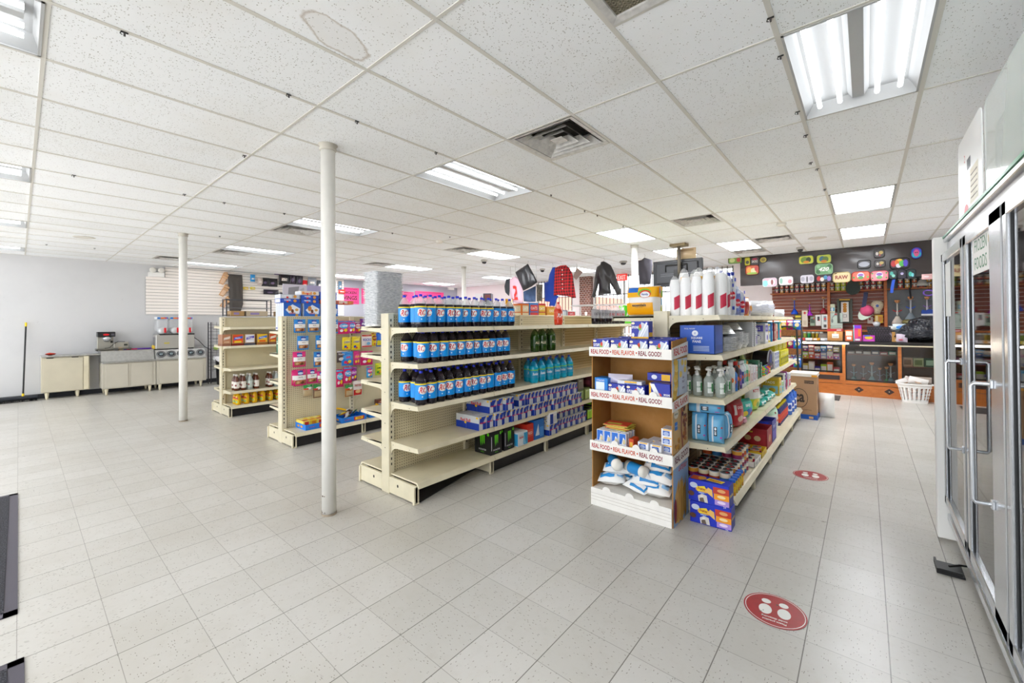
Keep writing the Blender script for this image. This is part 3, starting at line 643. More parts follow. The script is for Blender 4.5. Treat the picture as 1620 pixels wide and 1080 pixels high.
# ------------------------------------------------------------------ product builders
def yx(px, X, py=505): return atX(px, py, X).y
def xy(px, Y, py=505): return atY(px, py, Y).x
def hm(c_, r=.45): return c_ if not isinstance(c_, str) else mat(c_, r)
def decals(b, w_, d, h, dec, warp=None):
    fr = {'f': ((-w_/2, -d/2, 0), (1, 0, 0), (0, 0, 1), (0, -1, 0), w_, h), 'b': ((w_/2, d/2, 0), (-1, 0, 0), (0, 0, 1), (0, 1, 0), w_, h), 'r': ((w_/2, -d/2, 0), (0, 1, 0), (0, 0, 1), (1, 0, 0), d, h),
          'l': ((-w_/2, d/2, 0), (0, -1, 0), (0, 0, 1), (-1, 0, 0), d, h), 't': ((-w_/2, -d/2, h), (1, 0, 0), (0, 1, 0), (0, 0, 1), w_, d)}
    e = {}
    for q in dec:
        for fc in q[0]:
            e[fc] = e.get(fc, 0)+.0005; o, u, v, n, W, Hh = fr[fc]; o = Vector(o)+Vector(n)*(e[fc]+.0004)
            k = q[1]
            if k == 'R': b.rect(o, u, v, q[2]*W, q[3]*Hh, q[4]*W, q[5]*Hh, hm(q[6]))
            elif k == 'E': b.oval(o, u, v, q[2]*W, q[3]*Hh, q[4]*W, q[5]*Hh, hm(q[6]), 16)
            elif k == 'P': b.poly(o, u, v, [(x*W, y*Hh) for x, y in q[2]], hm(q[3]))
            elif k == 'T': b.text(q[6], o, u, v, q[2]*W, q[3]*Hh, q[4]*Hh, hm(q[5]), (q[7] if len(q) > 7 else .9)*W)
    return b
def pbox(name, w_, d, h, base, dec=(), c=.002):
    b = MB().box(-w_/2, w_/2, -d/2, d/2, 0, h, hm(base), c); decals(b, w_, d, h, dec); return b.build(name)
def tray(name, w_, d, h, base, dec=(), inside=None, front=1.0):  # open carton
    b = MB(); m = hm(base); i_ = hm(inside or base); t_ = .004
    b.box(-w_/2, w_/2, -d/2, d/2, 0, t_, m); b.box(-w_/2, w_/2, -d/2, -d/2+t_, 0, h*front, m); b.box(-w_/2, w_/2, d/2-t_, d/2, 0, h, m); b.box(-w_/2, -w_/2+t_, -d/2, d/2, 0, h, m); b.box(w_/2-t_, w_/2, -d/2, d/2, 0, h, m)
    b.box(-w_/2+t_, w_/2-t_, d/2-t_-.001, d/2-t_, t_, h-.001, i_)
    decals(b, w_, d, h, dec); return b.build(name)
def bag(name, w_, h, d, base, dec=(), ex=.55, seal=.06, wob=.004, seed=1, sealm=None, build=True):
    rr = random.Random(seed); ph = [rr.uniform(0, 6) for _ in range(4)]; nx, nz = 10, 12
    def bul(x, z):
        u = min(1, max(0, x/w_+.5)); v = min(1, max(0, z/h)); v2 = (v-seal)/(1-2*seal)
        if v2 <= 0 or v2 >= 1: return .001
        return max(.001, d/2*(math.sin(PI*u)**ex)*(math.sin(PI*v2)**ex)+wob*math.sin(x*70+ph[0]+z*31)*math.sin(z*55+ph[1])*math.sin(PI*u)*math.sin(PI*v2))
    b = MB()
    for s_ in (-1, 1):
        vs = [(-w_/2+w_*i/nx, s_*bul(-w_/2+w_*i/nx, h*j/nz), h*j/nz) for j in range(nz+1) for i in range(nx+1)]
        fs = [(j*(nx+1)+i, j*(nx+1)+i+1, (j+1)*(nx+1)+i+1, (j+1)*(nx+1)+i)[::1 if s_ < 0 else -1] for j in range(nz) for i in range(nx)]
        b.add(vs, fs, hm(base, .3), True)
    e = .0022
    for q in dec:
        e += .0007; ee = e; P = lambda x, z: Vector((x, -bul(x, z)-ee, z))
        if q[0] == 'R':
            x0, z0, x1, z1 = (q[1]-.5)*w_, q[2]*h, (q[3]-.5)*w_, q[4]*h; n = max(3, int(abs(x1-x0)/w_*nx*1.6+1)); m_ = max(3, int(abs(z1-z0)/h*nz*1.6+1))
            b.add([P(x0+(x1-x0)*i/n, z0+(z1-z0)*j/m_) for j in range(m_+1) for i in range(n+1)], [(j*(n+1)+i, j*(n+1)+i+1, (j+1)*(n+1)+i+1, (j+1)*(n+1)+i) for j in range(m_) for i in range(n)], hm(q[5], .3), True)
        elif q[0] == 'E':
            cx_, cz, rx, rz = (q[1]-.5)*w_, q[2]*h, q[3]*w_, q[4]*h; vs = [P(cx_, cz)]; K = 14
            for f in (.5, 1): vs += [P(cx_+f*rx*math.cos(2*PI*k/K), cz+f*rz*math.sin(2*PI*k/K)) for k in range(K)]
            fs = [(0, 1+k, 1+(k+1) % K) for k in range(K)]+[(1+k, 1+K+k, 1+K+(k+1) % K, 1+(k+1) % K) for k in range(K)]
            b.add(vs, fs, hm(q[5], .3), True)
        elif q[0] == 'T': b.text(q[5], (0, 0, 0), (1, 0, 0), (0, 0, 1), (q[1]-.5)*w_, q[2]*h, q[3]*h, hm(q[4], .3), (q[6] if len(q) > 6 else .85)*w_, fn=lambda x, z: Vector((x, -bul(x, z)-ee-.0006, z)))
    return b.build(name) if build else b
def wshape(b, r, x0, x1, lo, hi, m, n=10):
    vs = []
    for i in range(n+1):
        x = x0+(x1-x0)*i/n
        for z in (lo(x), hi(x)): vs.append((r*math.sin(x/r), -r*math.cos(x/r), z))
    return b.add(vs, [(2*i, 2*i+2, 2*i+3, 2*i+1) for i in range(n)], m, True)
def wrect(b, r, x0, x1, z0, z1, m, n=10): return wshape(b, r, x0, x1, lambda x: z0, lambda x: z1, m, n)
def woval(b, r, cx_, cz, rx, rz, m, n=12):
    f = lambda x: rz*math.sqrt(max(0, 1-((x-cx_)/rx)**2)); return wshape(b, r, cx_-rx, cx_+rx, lambda x: cz-f(x), lambda x: cz+f(x), m, n)
COLA = mat('#17101c', .1); PROF2L = [(.03, 0), (.048, .004), (.0525, .02), (.054, .045), (.054, .17), (.0525, .19), (.048, .208)]
TOP2L = [(.048, .208), (.041, .228), (.03, .248), (.019, .263), (.0145, .27), (.0145, .279)]
def soda(name, liquid, cap, lab, top=None, h=.292):
    def f():
        k = h/.292
        b = MB(); 
        # petaloid foot
        b.lathe([(r, z*k) for r, z in PROF2L], liquid, 20)
        for i in range(5):
            a = 2*PI*i/5; b.lathe([(.004, -.0), (.016, .0), (.02, .012), (.012, .03), (.002, .034)], liquid, 8, (.033*math.cos(a), .033*math.sin(a), 0))
        o = b.build(name)
        MB().lathe([(r, z*k) for r, z in TOP2L], top or CLEAR, 20, cap=False).build('bottle_neck', o)
        MB().lathe([(.0155, .272*k), (.0158, .276*k), (.0158, .289*k), (.0145, .292*k)], hm(cap), 16).build('cap', o)
        l = MB(); lab(l, k); l.build('bottle_label', o)
        return o
    return f
def lab_cola(yellow):
    def f(l, k):
        bl = mat('#1893e2', .32); r = .0548; l.lathe([(r, .048), (r, .186)], bl, 24, cap=False); r2 = .0553
        if yellow: l.lathe([(r2, .174), (r2, .186)], mat('#f0d83c', .4), 24, cap=False)
        for a in (-.0, .0861*2):
            woval(l, r2, a, .13, .041, .035, WHITE); woval(l, r2+.0002, a-.014, .146, .024, .018, WHITE)
            l.wrap('*RC', r2+.0007, a+.002, .131, .053, mat('#cc1a24', .35), .074)
            wrect(l, r2, a-.01, a+.0, .068, .08, mat('#d8ecf6', .4), 2)
    return f
def lab_simple(base, band, txt, tc, z0=.06, z1=.16, th=.024):
    def f(l, k):
        r = .0548; l.lathe([(r, z0*k), (r, z1*k)], hm(base, .35), 24, cap=False); r2 = .0553
        if band: l.lathe([(r2, (z1-.012)*k), (r2, z1*k)], hm(band), 24, cap=False)
        for a in (0, .172): l.wrap(txt, r2+.0006, a, (z0+z1)/2*k, th, hm(tc), .075)
    return f
SHADED_NECK = m_film('shade_toned_clear_plastic', .72, '#2a2228', .1)  # clear bottle necks on lower shelves, shade put into a darker colour
def jit(a): return R.uniform(-a, a)
# ------------------------------------------------------------------ bottle gondola, aisle face
SH = [('top shelf', 1.49, 12), ('second shelf', 1.18, 11), ('third shelf', .822, 12)]
for nm, z, n in SH:
    for row in range(3):
        cnt = n if row == 0 else (n-1 if row == 1 else 5)
        for i in range(cnt):
            yel = i < cnt-3
            y = 2.262+i*.1085+(.045 if row == 1 else 0)+jit(.006)+(.03 if z == 1.18 else 0)
            rw = ('front row', 'middle row', 'back row')[row]
            put('cola%d%.1f' % (yel, z), soda('soda_bottle', COLA, '#2236c8', lab_cola(yel), None if z > 1.4 else SHADED_NECK, .28 if z == 1.18 else .292), (-2.962-row*.116+jit(.005), y, z), math.radians(56+jit(34)),
                'blue-labelled cola bottle, %s, %s, %s from the open end' % (nm, rw, ORD[i]), 'soda bottle', 'two litre cola bottles with blue labels')
put('redsoda', soda('soda_bottle', mat('#d8482f', .2), '#c8281f', lab_simple('#e05a3c', None, '*7UP', '#ffffff', .07, .17, .05), m_film('pinkish_plastic', .5, '#ee8888')), (-3.0, 4.46, 1.49), 1.0, 'single red soda bottle standing alone on the top shelf', 'soda bottle')
for i, (px, X) in enumerate(((846, -2.99), (855, -3.1), (858, -2.98), (867, -3.06), (872, -2.98))):
    put('ginger', soda('soda_bottle', mat('#2c4a18', .15), '#1f8a3a', lab_simple('#274a1c', None, '!ALE', '#e9dcc4', .07, .15, .03), m_film('green_plastic', .6, '#4a6a2a'), .285), (X, yx(px, X), 1.18), 1.0+jit(.4), 'green ginger ale bottle with green cap on the second shelf, %s of five' % ORD[i], 'soda bottle', 'green ginger ale bottles')
for i in range(11):
    row, k = divmod(i, 6); X = -2.975-row*.115
    put('sunk', soda('soda_bottle', mat('#1fa6c9', .15), '#1d39b5', lab_simple('#2a9cc4', '#7fc84a', '*Sunkist', '#f2f6fb', .06, .165, .03), m_film('blue_plastic', .6, '#2aa0cc'), .275), (X, 3.9+k*.152+row*.05+jit(.01), .822), .95+jit(.3), 'sky blue soda bottle on the third shelf, %s in the %s row' % (ORD[k], ('front', 'back')[row]), 'soda bottle', 'sky blue soda bottles')
for i in range(9):
    t2 = i >= 4
    put('grey%d' % t2, soda('soda_bottle', COLA, '#e9e6ea', lab_simple('#a6a6b0', None if not t2 else '#c9c9d0', 'DIET' if not t2 else '!RC', '#26262e' if not t2 else '#c0202c', .085, .205, .035), None, .3), (-3.06+jit(.02), 5.5+i*.112, 1.492), 1.0+jit(.2), ('grey-labelled diet cola bottle' if not t2 else 'grey-labelled bottle with red letters') + ' at the far top shelf, %s of the row' % ORD[i], 'soda bottle', 'grey labelled cola bottles')
# energy drink cases
SIL, NAV, YEL, RDR = '#cfd3d8', '#1f3f9e', '#f2c63a', '#d8243c'
def can_case(w_, d, h, flip, cols):
    D = []
    n = cols
    for i in range(n):
        a, c = i/n, (i+1)/n; D += [('fb', 'R', a+.01, .02, (a+c)/2, .55, NAV if (i+flip) % 2 else SIL), ('fb', 'R', (a+c)/2, .02, c-.01, .5, SIL if (i+flip) % 2 else NAV), ('fb', 'P', [(a+.02, .5), ((a+c)/2, .45), (c-.02, .95), (a+.1/n, .95)], NAV), ('fb', 'T', (a+c)/2, .52, .12, RDR, '!Red Bull', .8/n), ('fb', 'R', a+.05/n, .86, a+.3/n, .96, YEL)]
    for f in 'lr':
        D += [(f, 'R', .0, .5, .45, 1, NAV if flip else SIL), (f, 'R', .45, 0, 1, .5, NAV), (f, 'R', .45, .5, 1, 1, SIL), (f, 'R', 0, 0, .45, .5, SIL if flip else NAV), (f, 'T', .42, .62, .24, RDR, '!Red Bull', .45), (f, 'E', .42, .44, .05, .09, YEL), (f, 'R', .88, .82, .97, .95, YEL)]
    D += [('t', 'R', .05, .1, .95, .9, '#e2e4e8'), ('t', 'T', .5, .5, .3, '#b9bfc9', '!Red Bull', .7)]
    return lambda: pbox('drink_case', w_, d, h, '#c3c8d0', D, .003)
RZ = PI/2
def case(px, X, z, kind, dy=0, label=''):
    w_, d, h, fl, n = kind
    put('rb%s' % (kind,), can_case(*kind), (X, yx(px, X+d/2)+dy, z), RZ+jit(.03), label, 'drink case', 'silver and blue energy drink cases')
K1 = (.2, .33, .135, 0, 2); K2 = (.125, .26, .135, 1, 2); K3 = (.105, .2, .135, 0, 2)
Z4 = .467
y = 2.96
put('rbA', can_case(*K1), (-3.07, 3.02, Z4), RZ, 'silver and blue can case at the open end of the fourth shelf, bottom layer', 'drink case', 'silver and blue energy drink cases')
put('rbA', can_case(*K1), (-3.09, 3.19, Z4+.136), RZ+.02, 'silver and blue can case at the open end of the fourth shelf, top layer', 'drink case', 'silver and blue energy drink cases')
lo = [3.2+k*.128 for k in range(13)]
for i, y in enumerate(lo): put('rb%s' % (K2,), can_case(*K2), (-3.02+jit(.015), y, Z4), RZ+jit(.03), 'small silver and blue can pack, fourth shelf bottom layer, %s from the open end' % ORD[i], 'drink case', 'silver and blue energy drink cases')
hi_ = [3.37, 3.62, 3.75, 3.88, 4.01, 4.14, 4.27, 4.4, 4.53, 4.66]
for i, y in enumerate(hi_): put('rb%s' % (K2 if i != 1 else K1,), can_case(*(K2 if i != 1 else K1)), (-3.02-(.05 if i == 1 else 0)+jit(.015), y+(.03 if i == 1 else 0), Z4+.136), RZ+jit(.03), 'silver and blue can pack, top layer of the fourth shelf, %s from the open end' % ORD[i], 'drink case', 'silver and blue energy drink cases')
def monster():
    G = '#6fdc2f'; D = []
    for f in 'fl':
        for k in range(3): D.append((f, 'P', [(.33+k*.11, .82), (.43+k*.11, .85), (.4+k*.11, .32+.06*k), (.36+k*.11, .5)], G))
        D += [(f, 'T', .5, .2, .07, '#e6e6ea', 'MONSTER', .6), (f, 'T', .5, .1, .04, G, 'ENERGY', .4), (f, 'E', .85, .88, .07, .07, G)]
    D += [('l', 'R', .02, .06, .06, .9, '#3a3a40'), ('f', 'R', .02, .2, .07, .8, '#c9c9cf')]
    return pbox('drink_case', .17, .23, .235, '#101013', D, .003)
for i, (y, l) in enumerate(((3.13, 'black case with green claw marks standing first on the front deck'), (3.33, 'black case with green claw marks second on the front deck'))): put('mon', monster, (-3.02, y+.04, .182), RZ+.05*i, l, 'drink case', 'black energy drink cases')
put('bx1', lambda: pbox('drink_case', .17, .2, .15, '#dfe6ec', [('fl', 'R', .6, .05, 1, .9, '#3f9fd0'), ('fl', 'R', .1, .5, .5, .8, '#c9d6e0'), ('fl', 'T', .35, .62, .14, '#d8243c', '!Red Bull', .4), ('fl', 'P', [(.5, .1), (.8, .1), (.6, .9)], '#7fc0e2')]), (-2.98, 3.57, .182), RZ, 'pale blue and white can pack beside the black cases', 'drink case')
put('bx2', lambda: pbox('drink_case', .12, .26, .2, '#c8392c', [('fl', 'R', .1, .3, .9, .7, '#d95a48'), ('fl', 'T', .5, .5, .14, '#f0d9d0', 'RED', .6)]), (-3.03, 3.73, .182), RZ, 'plain red carton on the deck beside the pale can pack', 'carton')
put('bx3', lambda: pbox('drink_case', .19, .34, .22, '#2d6fc0', [('fl', 'R', .55, .1, .95, .6, '#4f93dc'), ('fl', 'P', [(.1, .2), (.5, .2), (.4, .8)], '#dfe9f2'), ('l', 'T', .5, .75, .1, '#d8e4f0', 'BLUE', .6)]), (-3.07, 3.9, .182), RZ, 'blue carton behind the red carton on the deck', 'carton')
ZD = .182
def dotcase(): return pbox('drink_case', .16, .34, .13, '#e8e8ea', [('l', 'E', .08+.07*i+.02*(j % 2), .15+.17*j, .02, .05, '#2c2c34' if (i+j) % 3 else '#e0c233') for i in range(13) for j in range(5)]+[('f', 'R', .1, .0, .5, .9, NAV), ('f', 'R', .55, .1, .95, .7, SIL)])
put('rbB', can_case(.16, .34, .13, 1, 2), (-3.04, 4.14, ZD), RZ, 'blue can case under the white speckled case on the far deck', 'drink case')
put('dot', dotcase, (-3.04, 4.14, ZD+.131), RZ, 'white case with black speckles stacked on a blue can case', 'drink case')
for i in range(6):
    for j in range(2 if i > 0 else 1):
        put('rb%s' % (K2,), can_case(*K2), (-3.05+jit(.01)-(.04 if j else 0), 4.3+i*.128, ZD+j*.136), RZ, 'silver and blue can pack on the far deck, %s layer, %s along' % (('bottom', 'top')[j], ORD[i]), 'drink case', 'silver and blue energy drink cases')
def greenbox(c_, t_): return lambda: pbox('drink_case', .15, .28, .15, c_, [('f', 'R', .08, .1, .48, .9, t_), ('f', 'R', .52, .1, .94, .9, t_), ('fl', 'T', .5, .8, .1, '#e8f0d8', 'ENERGY', .5), ('l', 'R', .1, .2, .9, .6, t_)])
gl = [(-3.065, 4.87, Z4, '#4a5a34', '#8fa860'), (-3.065, 4.87, Z4+.151, '#5a5048', '#7c7468'), (-3.065, 5.04, Z4, '#6a7a3a', '#a9bc6a'), (-3.07, 5.24, Z4, '#202418', '#8fd03a'), (-3.07, 5.24, Z4+.151, '#5a2030', '#8a4050'), (-3.065, 5.1, ZD, '#203014', '#a5d93a'), (-3.065, 5.27, ZD, '#a8d836', '#30401c'), (-3.07, 5.27, ZD+.151, '#181c14', '#7fc030')]
for i, (x, y, z, a, c) in enumerate(gl): put('gb'+a, greenbox(a, c), (x, y, z), RZ+jit(.04), '%s can case at the far end of the %s, %s' % (('olive green', 'grey brown', 'moss green', 'black and lime', 'maroon', 'dark green', 'lime green', 'black and bright green')[i], 'fourth shelf' if z > .4 else 'deck', ('bottom layer', 'top layer')[i in (1, 4, 7)]), 'drink case', 'green energy drink cases')
# foil pans on the camera-end top shelf
def pan():
    b = MB(); n = 40
    def ring(f, z): return [((.165+(.0022 if i % 2 else -.0012)*f)*f*math.copysign(abs(math.cos(2*PI*i/n))**.35, math.cos(2*PI*i/n)), .135*f*math.copysign(abs(math.sin(2*PI*i/n))**.35, math.sin(2*PI*i/n)), z) for i in range(n)]
    vs = ring(.9, 0)+ring(.93, .0105)+ring(1.0, .012)+ring(1.0, .0155); fs = [(j*n+i, j*n+(i+1) % n, (j+1)*n+(i+1) % n, (j+1)*n+i) for j in range(3) for i in range(n)]
    b.add(vs, fs, FOIL); b.add(vs[:n], [tuple(range(n))[::-1]], FOIL); return b.build('foil_pan')
for k in range(33):
    put('pan', pan, (-3.62+jit(.005), 2.32+jit(.005), 1.502+k*.0157+(.003 if k > 15 else 0)), RZ+jit(.03), 'shiny foil pan in the tall stack on the end shelf, %s' % ('at the very bottom' if k == 0 else 'layer %d from the bottom' % (k+1)), 'foil pan', 'stacked foil pans')

for i, (x, y, z, w_, h, l) in enumerate(((-3.06, 6.62, 1.492, .36, .1, 'bright green flat pack at the far end of the top shelf'), (-3.06, 6.62, 1.593, .2, .2, 'bright green and white bag on the bright green flat pack'))):
    put('grn%d' % i, lambda w_=w_, h=h, i=i: pbox('green_pack', w_, .2, h, '#5fd52c', [('fl', 'P', [(.1, .1), (.6, .3), (.9, .9), (.3, .7)], '#8ae85a' if i == 0 else '#f0f4ee'), ('fl', 'E', .7, .3, .15, .2, '#2f9a2c')]), (x, y, z), RZ*.6, l, 'pack')
# ------------------------------------------------------------------ cardboard end display
BRD = m_wood('#a87c48', '#96692f', (2, 2, 2), .8); WCARD = mat('#efece6', .6, noise=.08, nscale=12)
t = thing('cardboard_display', 'tall cardboard snack display holding plastic cutlery boxes at the end of the paper goods gondola', 'display', (-1.4375, 3.295, 0))
W2, D2 = .3375, .175
for s_ in (-1, 1):
    b = MB(); x0, x1 = sorted((s_*W2, s_*(W2-.008))); b.prism([(-D2+.005, 0), (D2, 0), (D2, 1.4), (-D2+.02, 1.38)], 'x', x0, x1, BRD)
    if s_ > 0:  # printed outer face
        o_ = (W2+.0006, 0, 0); U, V = (0, 1, 0), (0, 0, 1)
        def zone(z0, z1, c_): b.rect(o_, U, V, -D2+.006, z0, D2-.002, z1, mat(c_, .5))
        zone(.96, 1.24, '#c5cde0'); zone(.54, .89, '#c9a468'); zone(0, .46, '#8fb2d8')
        o2 = (W2+.0014, 0, 0); CR = ['#e3c05a', '#d6ac45', '#e9cf7c']
        for i in range(11): b.oval((W2+.0014+i*.0002, 0, 0), U, V, -.12+.05*R.random(), .98+.024*i, .045, .022+.02*R.random(), mat(CR[i % 3], .6))
        b.poly((W2+.004, 0, 0), U, V, [(-.05, .965), (-.042, .965), (-.03, 1.235), (-.045, 1.235)], mat('#2a9ab0', .5))
        for (y, z) in ((.06, 1.21), (.13, 1.2), (.02, 1.12), (.12, 1.15)): b.oval(o2, U, V, y, z, .03, .025, mat('#e0c468', .6))
        for s__, z, h in (('SEA', 1.09, .018), ('SALT', 1.06, .018), ('KETO', 1.01, .016)): b.text('!'+s__, o2, U, V, .08, z, h, mat('#5a4a78', .5))
        for i in range(26): a = i*.61; b.oval((W2+.0014+i*.0001, 0, 0), U, V, .09+.05*math.cos(a*2)*R.random(), .6+.27*R.random(), .02, .018, mat(['#7a3d20', '#9c5a28', '#5c2a18', '#b9722f'][i % 4], .6))
        for i in range(9): b.oval((W2+.0014+i*.0001, 0, 0), U, V, -.14+.11*R.random(), .56+.07*R.random(), .02, .016, mat(['#c9902f', '#a86c22'][i % 2], .6))
        b.poly((W2+.0045, 0, 0), U, V, [(.03, .55), (.05, .55), (.02, .7), (.035, .88), (.02, .88), (.005, .7)], mat('#8c2432', .5))
        b.oval(o2, U, V, -.09, .83, .05, .035, mat('#e6dcc2', .5)); b.text('!ORGANIC', (W2+.002, 0, 0), U, V, -.09, .83, .014, mat('#5f6a40', .5), .08); b.rect(o2, U, V, -.125, .71, -.065, .77, mat('#2f74c4', .5)); b.text('LIGHTLY SALTED', (W2+.002, 0, 0), U, V, -.095, .74, .01, WHITE, .05)
        b.text('*LATE JULY', o2, U, V, .05, .4, .045, mat('#c22a2a', .5), .2)
        for i in range(14): b.poly((W2+.0014+i*.00025, 0, 0), U, V, [(y+.0, z) for y, z in [(-.14+.018*i+jit(.02), .02+jit(.03)), (-.05+.012*i, .03+jit(.05)), (-.04+.01*i+jit(.03), .3+jit(.05)), (-.13+.015*i, .22+jit(.08))]], mat(['#d9b266', '#c99c4c', '#b98a3c'][i % 3], .6))
        b.oval((W2+.006, 0, 0), U, V, -.14, .12, .028, .09, mat('#7a1f2a', .6))
    b.build('side_panel', t)
MB().box(-W2+.008, W2-.008, D2-.01, D2, 0, 1.3, BRD).build('back_panel', t)
TZ = [(1.25, 1.32), (.89, .965), (.465, .54)]
for z0, z1 in TZ:
    MB().box(-W2+.008, W2-.008, -D2, D2-.01, z0-.008, z0, BRD).build('tier_floor', t)
    b = MB(); b.box(-W2-.008, W2+.004, -D2-.012, -D2, z0-.006, z1, WCARD)
    for k in (-.12, .06, .2):  # rounded tabs
        b.prism([(k+.03*math.cos(PI*i/10), z1+.03*math.sin(PI*i/10)) for i in range(11)], 'y', -D2-.01, -D2-.006, WCARD)
    xx = -W2+.01
    for s__, c_, w_ in (('!REAL FOOD', '#a8343a', .165), ('!REAL FLAVOR', '#c2542e', .19), ('!REAL GOOD!', '#7a2432', .18)):
        b.text(s__, (0, -D2-.0127, 0), (1, 0, 0), (0, 0, 1), xx+w_/2, (z0+z1)/2-.002, .038, mat(c_, .5), w_); xx += w_+.03
        if s__ != '!REAL GOOD!': b.oval((0, -D2-.0127, 0), (1, 0, 0), (0, 0, 1), xx-.016, (z0+z1)/2, .006, .007, mat(c_, .5))
    b.build('front_lip', t)
    b = MB(); k = TZ.index((z0, z1)); zz = [(1.25, 1.36), (.86, .96), (.44, .56)][k]
    b.prism([(-D2-.01, zz[0]-.005), (D2, zz[0]+.015), (D2, zz[1]+.01), (-D2-.01, zz[1]-.03)], 'x', W2+.0065, W2+.009, WCARD)
    b.text(('!REAL FOOD', '!REAL FLAVOR', '!REAL GOOD!')[k], (W2+.0096, 0, 0), (0, 1, .06), (0, 0, 1), 0, (zz[0]+zz[1])/2, .055, mat(('#c23a3a', '#c24a3a', '#6d2530')[k], .5), .3)
    b.build('side_lip', t)
b = MB().box(-W2-.004, W2-.009, -D2-.008, D2, 0.001, .145, WCARD)
for z in (.05, .075, .1): b.box(-W2-.004, W2-.012, -D2-.0095, -D2-.008, z, z+.002, mat('#b9b2a6', .7))
for k in (-.2, .0, .2): b.prism([(k+.035*math.cos(PI*i/10), .145+.03*math.sin(PI*i/10)) for i in range(11)], 'y', -D2-.007, -D2-.003, WCARD)
b.build('base_bin', t)
# cutlery boxes
BL = '#27349c'
def cutl(w_, d, h, txt):
    D = [('fb', 'P', [(.35, 0), (1, 0), (1, .75), (.6, .95)], '#c9d0dc'), ('fb', 'R', 0, 0, 1, .1, '#e9b62c'), ('fb', 'P', [(.45, .1), (.55, .1), (.95, .9), (.88, .95)], '#f4f6fa'), ('fb', 'P', [(.6, .1), (.68, .1), (.98, .7), (.95, .8)], '#eef0f6'), ('fb', 'E', .52, .62, .09, .16, '#7cb83a'), ('fb', 'E', .54, .7, .07, .13, '#d84a3a'),
         ('fb', 'E', .12, .88, .1, .07, '#f0e0c0'), ('fb', 'T', .24, .65, .16, '#ffffff', '!'+txt, .4), ('fb', 'E', .12, .2, .08, .12, '#f4f6fa'), ('t', 'R', .05, .1, .95, .9, '#32409f'), ('t', 'T', .5, .5, .3, '#dfe3f2', '!'+txt, .7), ('lr', 'R', .1, .1, .9, .35, '#e9b62c')]
    return lambda: pbox('cutlery_box', w_, d, h, BL, D, .002)
names = ['CUTLERY', 'FORKS', 'FORKS', 'SPOONS']
for i, n in enumerate(names): put('cut'+n+'a', cutl(.15, .1, .135, n), (-1.68+i*.16, 3.18+jit(.004), 1.251), 0, 'dark blue cutlery box, front of the top tier, %s from the bottle gondola' % ORD[i], 'box', 'plastic cutlery boxes on the end display')
for i in range(4): put('cutCUTLERYb', cutl(.145, .09, .14, 'SPOONS'), (-1.66+i*.155, 3.3, 1.251), 0, 'dark blue plastic cutlery box in the row behind on the top tier, %s along' % ORD[i], 'box', 'plastic cutlery boxes on the end display')
for i, x in enumerate((-1.56, -1.38, -1.2)): put('cutCUTLERYc', cutl(.15, .09, .1, 'KNIVES'), (x, 3.4, 1.3), jit(.1), 'blue cutlery box on the gondola side of the top tier, %s along' % ORD[i], 'box', 'plastic cutlery boxes on the end display', rot=(0, 0, jit(.08)))
_s = put('cutCUTLERYb', cutl(.145, .09, .115, 'SPOONS'), (-1.4, 3.3, 1.392), 0, 'blue cutlery box stacked flat over the back row of the top tier', 'box')
put('spiral', lambda: pbox('carton', .12, .12, .17, '#1f7fd0', [('fl', 'R', .1, .35, .75, .8, '#dfeaf5'), ('fl', 'R', 0, 0, 1, .12, '#5a2f8a'), ('fl', 'T', .45, .88, .08, '#ffffff', 'STRAWS', .6)]), (-1.69, 3.2, .893), 0, 'bright blue carton at the bottle gondola side of the second tier', 'box')
put('cutCUTLERYa', None, (-1.545, 3.18, .893), 0, 'blue cutlery box beside the bright blue carton on the second tier', 'box', 'plastic cutlery boxes on the end display')
put('cutCUTLERYa', None, (-1.385, 3.175, .893), 0, 'blue cutlery box in the middle of the second tier', 'box', 'plastic cutlery boxes on the end display')
def spoonbox():
    D = [('f', 'R', 0, .0, .1, 1, '#e9b62c'), ('f', 'E', .45, .45, .16, .12, '#d84a3a'), ('f', 'T', .85, .5, .1, '#ffffff', '!SPOONS', .3)]
    for k in range(4): D.append(('f', 'P', [(.05+.05*k, .95), (.1+.05*k, .98), (.55+.04*k, .2), (.45+.05*k, .12)], '#eef0f4'))
    return pbox('cutlery_box', .16, .1, .165, BL, D)
put('spoon', spoonbox, (-1.2, 3.19, .893), 0, 'tall dark blue spoons box standing at the printed side of the second tier', 'box')
put('cutCUTLERYd', lambda: pbox('cutlery_box', .2, .09, .06, '#e4e6ea', [('f', 'R', .3, .1, .8, .7, '#5b74b8'), ('f', 'R', .3, .75, .8, .95, '#e9b62c'), ('t', 'R', .1, .1, .9, .9, '#d4d8de')]), (-1.45, 3.2, .995), .06, 'white cutlery box lying across two blue boxes on the second tier', 'box')
put('cutCUTLERYe', lambda: pbox('cutlery_box', .2, .11, .06, BL, [('f', 'R', .6, .1, .95, .9, '#e9b62c'), ('t', 'E', .4, .5, .12, .2, '#d84a3a'), ('f', 'E', .3, .5, .12, .3, '#e8eaf2')]), (-1.24, 3.31, 1.06), -.1, 'dark blue box tipped on top of the spoons box', 'box')
put('cutCUTLERYb', None, (-1.24, 3.33, .893), 0, 'dark blue cutlery box behind the spoons box on the second tier', 'box')
put('napk', lambda: bag('bag', .2, .1, .09, '#d9d4e6', [('R', .1, .2, .9, .5, '#c2bcd8')], wob=.012), (-1.56, 3.23, .995), .2, 'crumpled pale lilac plastic bag resting on a blue cutlery box', 'bag')
